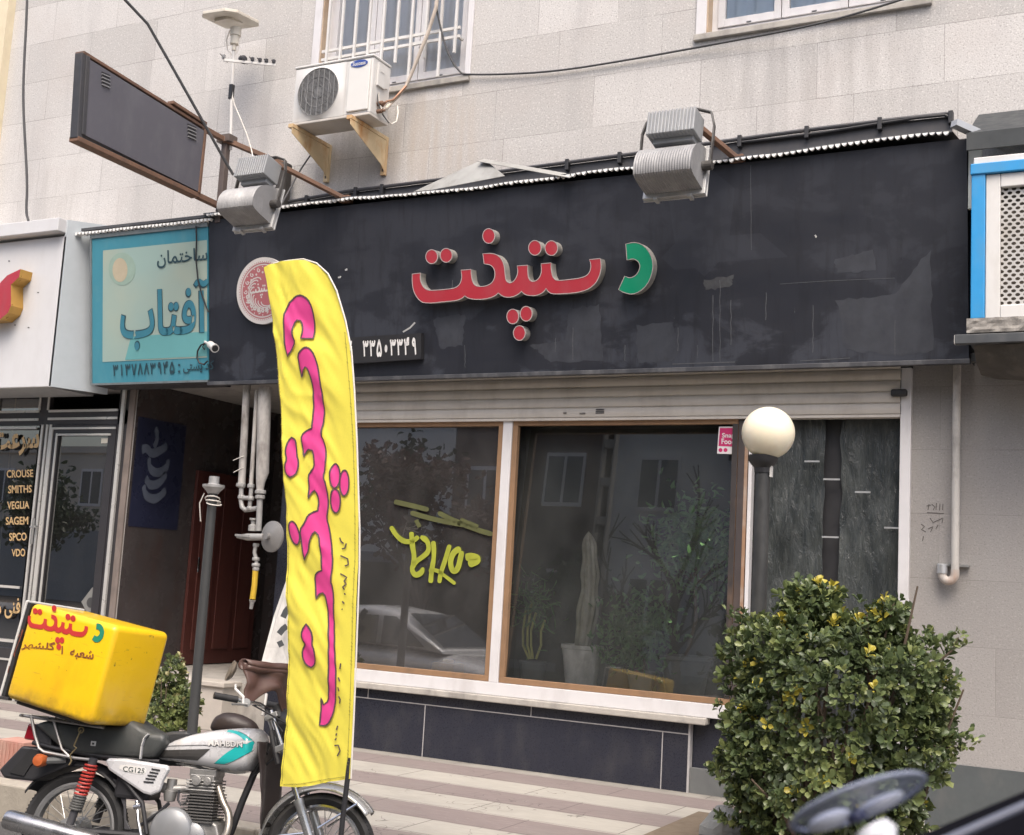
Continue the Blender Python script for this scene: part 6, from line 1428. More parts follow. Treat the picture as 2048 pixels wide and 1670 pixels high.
for sg in (-1, 1):
    m = MB(); m.tube([V((.82, sg*.377, 1.006)), V((.92, sg*.307, .996))], .017, 12); bb(m, 'grip', RUBBER, hbar, smooth=True)
    m = MB(); m.tube([V((.94, sg*.27, .985)), V((.97, sg*.30, .975)), V((.93, sg*.40, .97))], .006, 6); m.lathe(V((.955, sg*.275, .985)), (0.3, sg, 0), [(.022, -.02), (.022, .02)], 12); bb(m, 'lever', ALU, hbar, smooth=True)
for (mc, sp, rx) in ((bp_(468, 1343, -.30), [(471, 1368), (471, 1378), (487, 1394), (486, 1409)], -.30),):
    m = MB(); n_ = V((.35, -.25, .9)).normalized(); m.lathe(mc-V((0.012, 0, 0)), V((-.75, -.45, .28)), [(.0, -.018), (.03, -.014), (.052, .0), (.055, .012), (.0, .013)], 22); mm = bb(m, 'mirror', M('bronze mirror shell', (.16, .13, .10), .35, var=.15), smooth=True)
    m = MB(); m.tube([bp_(x, y, rx) for x, y in sp], .007, 8); bb(m, 'mirror_stem', WHITE, mm, smooth=True)
m = MB(); m.tube([bp_(525, 1431, .1), bp_(530, 1408, .12), bp_(533, 1388, .14)], .008, 8); bb(m, 'mirror_stem', WHITE, smooth=True)
m = MB(); m.lathe(V((1.02, 0, .90)), (1, 0, -.12), [(.0, 0), (.06, .01), (.09, .06), (.095, .10), (.0, .105)], 22); m.lathe(V((1.02, 0, .98)), (-.6, 0, .8), [(.045, -.04), (.05, 0), (.0, .01)], 18); bb(m, 'headlight', BLACKM, smooth=True)
m = MB(); m.tube([V((.99, -.10, .97)), V((1.10, -.09, .86)), V((1.06, -.06, .72)), V((.98, -.03, .66))], .005, 6); m.tube([V((.96, -.20, .98)), V((1.12, -.10, .90)), V((1.08, -.05, .75)), V((.95, -.03, .62))], .005, 6); m.tube([V((1.04, -.10, .86)), V((1.06, -.10, .80)), V((1.10, -.095, .70))], .014, 8); bb(m, 'control_cable', BLACKM, hbar, smooth=True)
# leatherette weather apron over the handlebar
def apr(u, v):
    l_ = -.25+.62*u; h = 1.185-(.20+.10*u)*v
    hang = .12*max(0, abs(u-.5)*2-.55)
    s = 1.06-.16*abs((u-.5)*2)**2.2+.03*v + .022*mnoise.noise((u*5, v*3, 2.2)) + .010*math.sin(u*26+v*3)
    h += .018*mnoise.noise((u*6, .5, 1)) - (.10*v*math.sin(PI*min(1, max(0, (u-.05)/.30)))*-1.0 if u < .35 else 0)
    return V((s, l_, h))
def roll(u, v):
    p = apr(u, 0); a = 2*PI*v; r_ = .028+.008*mnoise.noise((u*7, 3, a*.3)); return p+V((r_*math.cos(a), 0, r_*math.sin(a)-.01))
def lowr(u, v):
    p = apr(.30+.40*u, 1); h = .80-.42*v; return V((.99+.05*math.sin(u*9+v*2)*.4+.06*v, -.14+.40*u+.02*mnoise.noise((u*4, v*4, 6)), h))
m = MB(); m.grid(apr, 50, 24); m.grid(lambda u, v: roll(u, v), 40, 10); apro = bb(m, 'weather_apron', BROWNV, smooth=True, solid=.006)
m = MB(); m.grid(lowr, 24, 24); bb(m, 'apron_skirt', M('black brown leatherette', (.030, .022, .021), .42, var=.3, bmp=.1), apro, smooth=True, solid=.006)
q = [bp_(x, y, .22) for x, y in [(402, 1458), (418, 1428), (440, 1420), (470, 1424), (505, 1440), (520, 1470), (470, 1472), (420, 1470)]]
m = MB(); m.prism(q, (0, .16, 0)); bb(m, 'hand_muff', M('dark brown muff', (.030, .021, .019), .5, var=.3, bmp=.1), apro, smooth='all', sub=2)
m = MB(); m.tube([V((.35, .10, .24)), V((.30, .26, .06)), V((.30, .30, .03))], .010, 8); bb(m, 'side_stand', BLACKM, smooth=True)

# ------------------------------------------------------------------ delivery box on the rack
by, bpch, brl = R(-.82), R(7.11), R(-6.38)
Rz = Matrix.Rotation(by, 4, 'Z'); Ry = Matrix.Rotation(bpch, 4, 'Y'); Rx = Matrix.Rotation(brl, 4, 'X')
XM = Matrix.Translation(V((-5.45, -4.255, .583))) @ Rz @ Ry @ Rx
box = thing('delivery_box', 'tilted yellow delivery box with red and green lettering strapped on the motorcycle rack', 'box', mat=XM)
W_, D_, H_ = .658, .411, .511
def box_mat():
    m, n, b, _ = new_mat('yellow fibreglass'); v = coords(n)
    c = mix(n, (.74, .44, .006), (.86, .56, .012), noise_tex(n, v, 3.5, 4))
    c = mix(n, c, (.62, .30, .01), ramp(n, noise_tex(n, coords(n, (2, 2, 1)), 2.2, 6, .65), [(.52, 0.0), (.8, .55)]))
    c = mix(n, c, (.12, .07, .02), ramp(n, noise_tex(n, v, 24, 4, .6), [(.66, 0.0), (.72, .8)]))
    sq = N(n, 'ShaderNodeSeparateXYZ'); n.links.new(v, sq.inputs[0]); mr = N(n, 'ShaderNodeMapRange'); mr.inputs[1].default_value = .10; mr.inputs[2].default_value = -.01; n.links.new(sq.outputs[2], mr.inputs[0])
    k2 = N(n, 'ShaderNodeMath', operation='MULTIPLY'); n.links.new(mr.outputs[0], k2.inputs[0]); n.links.new(ramp(n, noise_tex(n, v, 9, 5, .65), [(.35, 0.0), (.65, 1.0)]), k2.inputs[1]); c = mix(n, c, (.22, .12, .03), k2.outputs[0])     # road grime along the bottom edge
    c = mix(n, c, (.45, .27, .03), ramp(n, noise_tex(n, coords(n, (3, 3, 30)), 2.5, 4, .6), [(.64, 0.0), (.70, .5)]))
    n.links.new(c, b.inputs['Base Color']); b.inputs['Roughness'].default_value = .34; b.inputs['Coat Weight'].default_value = .25
    bump(n, b, noise_tex(n, v, 3, 2), .10, .02); return m
YB = box_mat()
def xb(mb_, name, m_, parent=None, **k): return mb_.build(name, m_, parent or box, local=True, **k)
m = MB(); m.box((.012, 0, 0), (W_, D_, H_)); shell = xb(m, 'shell', YB, bevel=.0)
mdf = shell.modifiers.new('bevel', 'BEVEL'); mdf.width = .035; mdf.segments = 5; mdf.limit_method = 'ANGLE'; mdf.angle_limit = R(40); shell.data.shade_smooth()
m = MB(); m.box((-.028, -.004, -.002), (-.014, D_+.004, H_+.006)); xb(m, 'rear_door', M('white door edge', (.60, .59, .56), .45), bevel=.006)
m = MB(); m.box((-.0135, .004, .004), (.0115, D_-.004, H_-.004)); xb(m, 'door_seal', RUBBER)
m = MB(); m.box((.06, .05, -.02), (W_-.12, D_-.05, -.002)); xb(m, 'base_board', M('dark base board', (.03, .025, .02), .7))
# lettering on the side facing the street
def bf(x, y, off=.003):     # photo pixel -> point on the box's street side
    inv = XM.inverted(); o = inv @ CAM; d = (inv.to_3x3() @ ray(x, y)); t = (-off-o.y)/d.y; return o+d*t
kb = 450/1503
def ab(x, y): return (x*kb, 1170+y*kb)
SRC = [(92, 410), (1526, 292), (1920, 350)]
def word_map(p):    # affine from the big sign's outline to the sticker on the box (three matching corners)
    x, y = p; u = (x-92)/(1920-92); vv = (y-(410-.078*(x-92)))/300.0
    bx, by_ = ab(188+u*510, 205+u*95); return (bx-vv*4, by_+vv*29)
m = MB()
m.prism([bf(*word_map(p)) for p in RED_WORD], (XM.inverted().to_3x3() @ V((0, .0, 0))) + V((0, .001, 0)))
for (cx, cy, rx, ry) in DOTS: m.prism([bf(*word_map(p)) for p in ell(cx, cy, rx*1.25, ry*1.15, 16)], (0, .001, 0))
m.mat(1); m.prism([bf(*word_map(p)) for p in GREEN_D], (0, .001, 0))
m.mat(2)
def tq(x0, y0, x1, y1, h_):
    a, b2 = ab(x0, y0), ab(x1, y1); return quadfn(bf(*a), bf(*b2), bf(a[0]+h_*.16, a[1]-h_), bf(b2[0]+h_*.16, b2[1]-h_))
put_text(m, persian('گلشهر'), tq(140, 432, 362, 448, 20), .02)
put_text(m, '۱', tq(402, 462, 418, 464, 17), .02)
put_text(m, persian('شعبه'), tq(462, 488, 620, 512, 21), .02)
for st in ([ab(150, 295), ab(140, 340), ab(110, 420), ab(90, 470)], [ab(155, 300), ab(128, 380)], [ab(62, 540), ab(52, 585)], [ab(100, 440), ab(96, 480)], [ab(132, 330), ab(120, 350)]): put_ribbon(m, st, bf, 1.4, False)
xb(m, 'lettering', [M('red sticker', (.48, .035, .03), .45, var=.08), M('green sticker', (.02, .22, .13), .45), M('brown marker lettering', (.20, .05, .02), .6)], shell)

# ------------------------------------------------------------------ lamp posts
POLE = M('dark grey painted pole', (.030, .031, .032), .5, var=.25, dirt=(.12, .12, .115), dirt_amt=.4)
def depth(p): return (p-CAM).dot(_f)
LY = -1.7
gc = P(1536.5, 866, LY); gr = 52.5*depth(gc)/FPX; px_ = P(1525, 960, LY).x
lp = thing('lamp_post', 'black lamp post with a round cream globe behind the large bush', 'lamp post', (px_, LY, PZ0), 'garden lamp posts before the shop')
def opal():
    m, n, b, _ = new_mat('cream opal globe'); b.inputs['Base Color'].default_value = (.80, .73, .56, 1); b.inputs['Roughness'].default_value = .28; b.inputs['Subsurface Weight'].default_value = .35; b.inputs['Subsurface Radius'].default_value = (.08, .06, .04); b.inputs['Subsurface Scale'].default_value = 1.0
    n.links.new(mix(n, (.78, .71, .55), (.83, .77, .62), noise_tex(n, coords(n), 4, 4)), b.inputs['Base Color']); return m
MB().ball(gc, gr, 48, 32).build('globe', opal(), lp, smooth=True)
zc = gc.z-gr*.93
MB().lathe((px_, LY, zc-.075), (0, 0, 1), [(.050, -.02), (.052, .01), (.070, .03), (.086, .05), (.088, .085), (0, .086)], 28).build('collar', BLACKM, lp, smooth=True)
MB().lathe((px_, LY, PZ0), (0, 0, 1), [(.12, 0), (.12, .02), (.050, .03), (.048, .9), (.044, zc-PZ0-.09), (.0, zc-PZ0-.088)], 24).build('pole', POLE, lp, smooth=True)
m = MB(); m.box((px_+.048, LY-.02, zc-.12), (px_+.060, LY+.01, zc-.05)); m.build('clip', WHITE, lp)
LY2 = -1.45; t2 = P(424, 972, LY2); x2 = P(416, 1100, LY2).x
lp2 = thing('lamp_post', 'grey lamp post without its globe by the hallway entrance', 'lamp post', (x2, LY2, PZ0), 'garden lamp posts before the shop')
MB().lathe((x2, LY2, PZ0), (0, 0, 1), [(.11, 0), (.11, .02), (.040, .03), (.038, .9), (.035, t2.z-PZ0-.01)], 24).build('pole', M('weathered grey pole', (.042, .044, .045), .5, var=.25, dirt=(.05, .05, .05), dirt_amt=.5), lp2, smooth=True)
MB().lathe((x2, LY2, t2.z-.01), (0, 0, 1), [(.042, -.05), (.055, -.03), (.085, .0), (.086, .02), (.046, .025), (.040, .03), (.040, .085), (.0, .086)], 24).build('collar', GREYM, lp2, smooth=True)
m = MB()
for k in range(3): m.torus((x2+.01*k, LY2, t2.z-.10-.02*k), (.2*k-.2, .3-.2*k, 1), .056, .005, 26, 6)
m.tube([V((x2-.07, LY2-.02, t2.z-.06)), V((x2-.10, LY2-.03, t2.z-.14)), V((x2-.10, LY2, t2.z-.28))], .005, 6); m.build('wire_coil', WIREW, lp2, smooth=True)

# ------------------------------------------------------------------ foliage
def leaf_mat(name, c1, c2, rough=.38, tr=.22):
    m, n, b, out = new_mat(name); v = coords(n)
    c = mix(n, c1, c2, noise_tex(n, v, 14, 2)); n.links.new(c, b.inputs['Base Color']); b.inputs['Roughness'].default_value = rough; b.inputs['Specular IOR Level'].default_value = .5
    t = N(n, 'ShaderNodeBsdfTranslucent'); n.links.new(c, t.inputs[0]); mx = N(n, 'ShaderNodeMixShader'); mx.inputs[0].default_value = tr
    n.links.new(b.outputs[0], mx.inputs[1]); n.links.new(t.outputs[0], mx.inputs[2]); n.links.new(mx.outputs[0], out.inputs[0]); return m
LF1 = leaf_mat('dark glossy leaf', (.060, .088, .036), (.098, .132, .056)); LF2 = leaf_mat('mid green leaf', (.118, .155, .058), (.170, .210, .082)); LF3 = leaf_mat('yellowed leaf', (.40, .33, .035), (.52, .46, .09)); LF4 = leaf_mat('pale green leaf', (.17, .205, .07), (.25, .28, .11)); LF5 = leaf_mat('grey-green leaf back', (.085, .115, .065), (.12, .15, .085))
TWIG = M('brown twig', (.09, .065, .045), .8, var=.3)
def leaf(mb_, base, d, nrm, L, W, fold=.25):
    d = d.normalized(); s_ = d.cross(nrm)
    if s_.length < 1e-4: s_ = d.cross(V((1, 0, 0)))
    s_.normalize(); n_ = s_.cross(d)
    o = len(mb_.v)
    k = n_*W*fold; q = d*L; s2 = s_*W*.5
    mb_.v += [base, base+q*.38+s2*.80+k*.8, base+q*.78+s2*.92+k*.8, base+q-n_*L*.08, base+q*.78-s2*.92+k*.8, base+q*.38-s2*.80+k*.8, base+q*.55]
    for f in ((0, 6, 1), (1, 6, 2), (2, 6, 3), (3, 6, 4), (4, 6, 5), (5, 6, 0)): mb_.face([o+i for i in f])
def rnd_dir(rg):
    z = rg.uniform(-1, 1); a = rg.uniform(0, 2*PI); r_ = math.sqrt(1-z*z); return V((r_*math.cos(a), r_*math.sin(a), z))
def bush(mb_, blobs, shoots, rg, L=.055, mats=((0, .40), (1, .34), (4, .13), (3, .115), (2, .015)), yellow=(), nl=(5, 9), inner=0):
    vol = [b[1][0]*b[1][2] for b in blobs]; tot = sum(vol)
    for bi, (c, r3) in enumerate(blobs):
        c = V(c)
        for _ in range(int(shoots*vol[bi]/tot)):
            d = rnd_dir(rg); depth_ = 1-abs(rg.gauss(0, .13)); 
            if mnoise.noise(V((d.x*2.6+bi, d.y*2.6, d.z*2.6))) < -.16 and rg.random() < .8: depth_ -= .20
            p = c+V((d.x*r3[0], d.y*r3[1], d.z*r3[2]))*depth_*(1+.26*mnoise.noise((d.x*4, d.y*4, d.z*4+bi)))
            if any(((p-V(c2)).x/q[0])**2+((p-V(c2)).y/q[1])**2+((p-V(c2)).z/q[2])**2 < .55 for j, (c2, q) in enumerate(blobs) if j != bi): continue
            ax = (d+V((0, 0, .45))+rnd_dir(rg)*.5).normalized()
            t = rg.random(); acc = 0; mi = 0
            for k, w_ in mats:
                acc += w_
                if t < acc: mi = k; break
            for yc, yr in yellow:
                if (p-V(yc)).length < yr and rg.random() < .5: mi = 2 if rg.random() < .6 else 3
            a0 = rg.uniform(0, 6.28); n_ = rg.randint(*nl); e1 = ax.cross(V((.3, .5, .8))).normalized(); e2__ = ax.cross(e1)
            for k in range(n_):
                a = a0+k*2.4; tilt = .35+.95*(k/n_)+rg.uniform(-.15, .15); q = e1*math.cos(a)+e2__*math.sin(a)
                dd_ = ax*math.cos(tilt)+q*math.sin(tilt); mb_.c = mi if rg.random() < .85 else rg.choice((0, 1, 3))
                leaf(mb_, p-ax*.03*k/n_+q*.006, dd_, ax*math.sin(tilt)-q*math.cos(tilt), (sz := L*rg.choice((.55, .8, .95, 1.05, 1.25))*rg.uniform(.85, 1.15)), sz*rg.uniform(.52, .80))
    for _ in range(inner):
        c, r3 = rg.choice(blobs); d = rnd_dir(rg)*rg.random()**.4*.85; mb_.c = 0
        p = V(c)+V((d.x*r3[0], d.y*r3[1], d.z*r3[2])); leaf(mb_, p, rnd_dir(rg), rnd_dir(rg), L*1.2, L*.7)
rg = random.Random(7); BY = -1.95
def bc_(px, py, rx, rz, dy=0.0, ry=None):
    c = P(px, py, BY+dy); k = depth(c)/FPX; return (tuple(c), (rx*k/.9, (ry or min(rx, rz))*k, rz*k))
blobs = [bc_(1665, 1420, 205, 205, .05, 185), bc_(1562, 1312, 108, 92, -.05), bc_(1690, 1305, 110, 85, .05), bc_(1800, 1360, 105, 110, .05), bc_(1530, 1500, 84, 118, -.08), bc_(1810, 1490, 85, 95, 0), bc_(1640, 1560, 190, 120, -.05, 150), bc_(1625, 1205, 60, 50, 0), bc_(1775, 1235, 42, 42, 0), bc_(1600, 1640, 140, 70, -.05), bc_(1740, 1610, 105, 80, -.02)]
yel = [(tuple(P(x, y, BY-.35)), .075) for x, y in [(1628, 1178), (1580, 1197), (1555, 1235), (1700, 1215), (1665, 1200), (1735, 1212), (1600, 1470), (1540, 1475), (1595, 1405), (1455, 1440), (1535, 1380), (1545, 1305), (1880, 1505), (1865, 1535), (1800, 1620), (1620, 1545), (1670, 1540)]]
yel += [(c_ if False else tuple(V(c_)+V((0, .3, 0))), r_) for c_, r_ in yel[:6]]
bt = thing('large_bush', 'large glossy green bush with yellowed leaf tips right of the shop window', 'bush', (P(1650, 1660, BY).x, BY, PZ0))
m = MB(); bush(m, blobs, 4300, rg, .043, inner=3200, yellow=yel)
for (px, py, n_) in ((1915, 1280, 26), (1925, 1490, 18), (1940, 1478, 10), (1898, 1500, 18), (1465, 1228, 10)):
    c = P(px, py, BY)
    for k in range(n_): m.c = rg.choice((0, 1, 1, 3)); leaf(m, c+rnd_dir(rg)*.045, rnd_dir(rg)+V((0, 0, .6)), rnd_dir(rg), .042, .026)
m.build('foliage', [LF1, LF2, LF3, LF4, LF5], bt, smooth='all')
m = MB(); base = V((P(1650, 1660, BY).x, BY, PZ0))
for k in range(34):
    d_ = rnd_dir(rg)*(1 if k < 16 else 2.2); tip = V(blobs[k % len(blobs)][0])+V((d_.x*.15, d_.y*.15, d_.z*.1)); b0_ = base+V((d_.x*.18, d_.y*.12, 0)); m.tube([b0_, b0_.lerp(tip, .5)+V((0, 0, .08)), tip], [.018, .012, .005], 6)
m.tube([P(1830, 1480, BY), P(1870, 1492, BY), P(1910, 1497, BY), P(1935, 1485, BY)], [.008, .006, .005, .003], 6); m.tube([P(1870, 1330, BY), P(1905, 1300, BY), P(1917, 1275, BY)], [.008, .006, .003], 6); m.build('branch', TWIG, bt, smooth=True)
# small shrub left of the bare lamp post
SY = -1.25; sb = thing('small_shrub', 'small pale green shrub between the yellow box and the grey lamp post', 'shrub', (P(340, 1450, SY).x, SY, PZ0))
def bs_(px, py, rx, rz): c = P(px, py, SY); k = depth(c)/FPX; return (tuple(c), (rx*k/.9, rx*k*.9, rz*k))
m = MB(); bush(m, [bs_(335, 1430, 46, 60), bs_(345, 1360, 24, 48), bs_(376, 1408, 26, 32), bs_(320, 1385, 26, 50), bs_(350, 1480, 55, 50)], 760, rg, .04, mats=((3, .45), (1, .30), (4, .15), (2, .10)), inner=300); m.build('foliage', [LF1, LF2, leaf_mat('straw leaf', (.36, .33, .15), (.46, .42, .22)), LF4, LF5], sb)
m = MB(); b0_ = V((P(340, 1450, SY).x, SY, PZ0))
for k in range(8): d_ = rnd_dir(rg); m.tube([b0_+V((d_.x*.06, d_.y*.05, 0)), b0_+V((d_.x*.12, d_.y*.1, .3)), b0_+V((d_.x*.16, d_.y*.12, .55+.15*d_.z))], [.010, .007, .003], 6)
m.build('branch', TWIG, sb, smooth=True)

# hollow clay block behind the motorcycle, rubble and stake beside the bush
CY = -2.75; cbm = M('pink hollow clay block', (.42, .21, .165), .85, var=.2, scale=14, bmp=.2, dirt=(.5, .4, .33), dirt_amt=.4)
c = P(38, 1508, CY); m = MB()
m.box((c.x-.13, CY-.09, PZ0+.0), (c.x+.13, CY+.09, PZ0+.20))
for k in range(7): m.box((c.x-.118+k*.036, CY-.096, PZ0+.01), (c.x-.098+k*.036, CY-.0905, PZ0+.19))
tag(m.build('clay_block', cbm, bevel=.005), 'ridged pink clay block standing on the kerb behind the motorcycle tail', 'block', 'clay blocks by the kerb')
c = P(118, 1505, CY+.25); m = MB(); m.box((c.x-.13, CY+.16, PZ0), (c.x+.13, CY+.34, PZ0+.20))
for k in range(7): m.box((c.x-.118+k*.036, CY+.154, PZ0+.01), (c.x-.098+k*.036, CY+.1595, PZ0+.19))
tag(m.build('clay_block', cbm, bevel=.005), 'ridged pink clay block half hidden behind the motorcycle seat', 'block', 'clay blocks by the kerb')
random.seed(21)
def rock(name, c, r3, label, m_, seed):
    m = MB(); c = V(c); m.ball((0, 0, 0), 1, 14, 9)
    for i, p in enumerate(m.v):
        k = 1+.35*mnoise.noise(p*1.6+V((seed, 0, 0))); m.v[i] = c+V((p.x*r3[0]*k, p.y*r3[1]*k, max(-.75, p.z)*r3[2]*k))
    return tag(m.build(name, m_), label, 'stone')
RKM = M('pale rubble', (.36, .33, .28), .9, var=.2, bmp=.5, bscale=30)
a = P(1830, 1640, -.9); rock('rubble_stone', (a.x, -.9, PZ0+.06), (.16, .12, .09), 'pale lump of rubble at the foot of the green-grey plinth', RKM, 1)
a = P(1447, 1655, -1.6); rock('boulder', (a.x, -1.6, PZ0+.07), (.13, .12, .13), 'smooth grey stone at the left foot of the large bush', M('grey boulder', (.22, .225, .22), .8, var=.2, bmp=.3), 4)
m = MB(); a = P(1845, 1555, -.8); b2 = P(1848, 1640, -.8); m.tube([V((a.x, -.8, a.z)), V((a.x+.004, -.8, PZ0))], .012, 8); tag(m.build('stake', WHITE, smooth=True), 'thin white stake standing between the bush and the plinth', 'stake')
struct('planting_bed', MB().grid(lambda u, v: (-2.75+2.35*u, -2.75+2.0*v, PZ0+.012+.03*mnoise.noise((u*9, v*9, 0))*math.sin(PI*u)*math.sin(PI*v)+.02*math.sin(PI*u)*math.sin(PI*v)), 40, 30), EARTH, smooth=True)

# ------------------------------------------------------------------ plants behind the shop window
def pot(name, label, px, py_top, wpx, Y, m_, zb=.505, flare=.72):
    c = P(px, py_top, Y); r_ = wpx/2*depth(c)/FPX; t = thing(name, label, 'potted plant', (c.x, Y, zb)); h = c.z-zb
    MB().lathe((c.x, Y, zb), (0, 0, 1), [(r_*flare, 0), (r_*.9, h*.7), (r_*.97, h*.9), (r_*1.03, h*.92), (r_*1.03, h), (r_*.92, h), (r_*.9, h*.9), (0, h*.88)], 26).build('pot', m_, t, smooth=True); return t, c, r_
CRK = M('crackled white pot', (.78, .78, .76), .6, var=.25, scale=22, bmp=.3, bscale=25, dirt=(.30, .30, .29), dirt_amt=.9); GPOT = M('grey plastic pot', (.30, .31, .30), .5, var=.2, dirt=(.3, .3, .29), dirt_amt=.4); DPOT = M('dark plastic pot', (.13, .14, .14), .5, var=.2)
LFD = leaf_mat('indoor leaf', (.10, .22, .09), (.16, .30, .12))
t, c, r_ = pot('cactus_plant', 'crackled white pot with tall woolly cactus inside the right shop pane', 1165, 1290, 84, .42, CRK)
m = MB(); top = P(1172, 1062, .42)
def cact(u, v):
    a = 2*PI*u; k = (1-.12*v)*(math.sin(PI*min(1, .12+v*.9)))**.35*(1+.07*math.cos(a*11))*(.085+.03*mnoise.noise((3, v*5, 1))); return V((c.x+.04*math.sin(v*3)+k*math.cos(a), .42+k*math.sin(a), c.z-.02+(top.z-c.z+.02)*v))
m.grid(cact, 66, 30, True); m.build('cactus', M('woolly cactus skin', (.34, .33, .27), .9, var=.5, scale=8, bmp=.6, bscale=60, dirt=(.62, .58, .52), dirt_amt=.9), t, smooth=True)
t, c, r_ = pot('bamboo_plant', 'small dark pot with looping yellow stems at the left of the right shop pane', 1066, 1322, 56, .35, DPOT)
m = MB()
for (x0_, x1_, x2_, tp_) in ((1058, 1046, 1052, 1215), (1066, 1062, 1072, 1225), (1072, 1082, 1090, 1240), (1062, 1055, 1064, 1200)): m.tube([P(x0_, 1318, .35), P(x1_, 1290, .35), P(x1_, 1262, .35), P(x2_, tp_, .35)], .010, 7)
m.build('stem', M('yellow bamboo stem', (.55, .55, .20), .5, var=.2), t, smooth=True)
m = MB()
for k in range(150): p = P(1068+rg.gauss(0, 20), 1205+rg.gauss(0, 26), .35+rg.gauss(0, .06)); leaf(m, p, rnd_dir(rg)+V((0, 0, -.2)), rnd_dir(rg), .12, .016)
m.build('foliage', LFD, t)
t, c, r_ = pot('leafy_plant', 'low leafy plant in a grey pot next to the woolly cactus', 1283, 1342, 58, .40, GPOT)
m = MB()
for k in range(900): p = P(1275+rg.gauss(0, 36), 1265+rg.gauss(0, 36), .36+rg.gauss(0, .10)); leaf(m, p, rnd_dir(rg)+V((0, 0, -.1)), rnd_dir(rg), .07, .030)
m.build('foliage', LFD, t); m = MB(); m.tube([c+V((0, 0, -.02)), c+V((.02, 0, .08)), P(1275, 1280, .42)], .014, 7); m.build('stem', TWIG, t, smooth=True)
t, c, r_ = pot('ficus_tree', 'tall dark ficus in a wide black tub inside the right shop pane', 1372, 1312, 104, .48, DPOT)
m = MB(); m.tube([c, P(1392, 1240, .48), P(1390, 1160, .48), P(1396, 1110, .48)], [.016, .014, .012, .008], 8); 
for (x, y) in ((1350, 1090), (1430, 1080), (1380, 1050), (1450, 1120), (1345, 1130)): m.tube([P(1391, 1170, .48), P((1391+x)/2, (1165+y)/2, .5), P(x, y, .5)], [.010, .007, .003], 6)
m.build('trunk', TWIG, t, smooth=True); m = MB()
for k in range(1100): p = P(1392+rg.gauss(0, 40), 1085+rg.gauss(0, 45), .50+rg.gauss(0, .16)); leaf(m, p, rnd_dir(rg)+V((0, 0, -.3)), rnd_dir(rg), .075, .032)
m.build('crown', LFD, t)
# yellow hand lettering hung inside the left pane
YW = M('yellow-green brush lettering', (.30, .325, .03), .6, var=.4); YW2 = M('dull yellow reflection strokes', (.085, .09, .03), .7, var=.4)
m = MB(); SGY = .006
def a8(p): return (700+p[0]*750/2048, 820+p[1]*750/2048)
def ys(x, y): return P(x, y, SGY)
m.mat(1)
for st in ([(240, 500), (330, 520), (430, 545)], [(330, 560), (430, 590), (520, 610), (640, 630)], [(480, 560), (580, 610), (680, 650), (780, 680)], [(360, 600), (380, 640)], [(600, 600), (700, 640)]): brush(m, [a8(p) for p in st], ys, 9)  # dull upper strokes paint a fuzzy reflection in the pane
m.mat(0)
for st, w_ in (([(222, 635), (255, 690), (300, 722), (345, 715), (375, 690)], 8), ([(335, 665), (340, 740), (352, 800), (345, 850)], 10), ([(385, 690), (425, 715), (432, 770), (400, 800), (355, 830), (335, 870), (355, 905), (390, 890), (400, 860)], 9), ([(455, 715), (460, 800), (445, 880), (440, 945)], 10), ([(545, 735), (520, 820), (495, 890), (487, 945)], 9), ([(430, 880), (470, 870), (530, 915), (575, 950)], 6), ([(605, 755), (565, 775), (545, 830), (560, 885), (590, 870), (605, 800), (612, 770)], 10), ([(630, 805), (665, 800), (700, 808), (690, 830), (645, 840)], 12)):
    brush(m, [a8(p) for p in st], ys, w_*1.15)
tag(m.build('brush_lettering', [YW, YW2], smooth=False), 'yellow hand-brushed script lettering painted on the left shop pane', 'lettering')
c = P(893, 1340, .4); m = MB(); m.box((c.x-.11, .32, .505), (c.x+.11, .52, c.z+.06)); m.lathe((c.x, .42, c.z+.06), (0, 0, 1), [(.05, 0), (.05, .03), (0, .031)], 16)
tag(m.build('canister', M('yellow orange canister', (.50, .27, .02), .45, var=.15), bevel=.02), 'yellow canister standing inside the left shop pane behind the flag', 'canister')

# ------------------------------------------------------------------ inside the photographer's car: window ledge and clear suction cup, close to the lens
def near(px, py, d): r_ = ray(px, py); return CAM + r_*d
ledge = thing('car_window_ledge', 'blurred black car window ledge with pale trim line in the bottom right corner', 'car part', tuple(near(2000, 1700, .8)))
dn = _f*.10
m = MB(); m.prism([near(x, y, .78) for x, y in [(1480, 1812), (1690, 1715), (1860, 1656), (2060, 1572), (2400, 1440), (2700, 1500), (2700, 2100), (1480, 2100)]], -dn*1.2); m.build('ledge', M('black car trim', (.004, .004, .006), .8, var=.2, spec=.05), ledge, bevel=.004)
m = MB(); m.tube([near(x, y, .65) for x, y in [(1700, 1752), (1870, 1690), (2060, 1606), (2420, 1465)]], .0024, 8); m.build('trim_line', M('blue-grey trim strip', (.10, .11, .15), .5, var=.1), ledge, smooth=True)
def cup_mat():
    m, n, b, out = new_mat('clear bluish plastic'); b.inputs['Base Color'].default_value = (.42, .46, .58, 1); b.inputs['Roughness'].default_value = .15
    tr = N(n, 'ShaderNodeBsdfTransparent'); tr.inputs[0].default_value = (.72, .76, .88, 1); mx = N(n, 'ShaderNodeMixShader'); mx.inputs[0].default_value = .50
    n.links.new(tr.outputs[0], mx.inputs[1]); n.links.new(b.outputs[0], mx.inputs[2]); n.links.new(mx.outputs[0], out.inputs[0]); return m
cup = thing('suction_mount', 'blurred clear suction cup with pale stem close to the lens', 'suction cup', tuple(near(1730, 1640, .6)))
cc = near(1716, 1606, .60); A1 = (near(1835, 1548, .585)-near(1598, 1664, .615)).normalized(); up_ = near(1716+26, 1606+48, .60)-cc; A2 = (up_.normalized()*.62+_f*.9).normalized(); A2 = (A2-A1*A2.dot(A1)).normalized(); nx = A1.cross(A2)
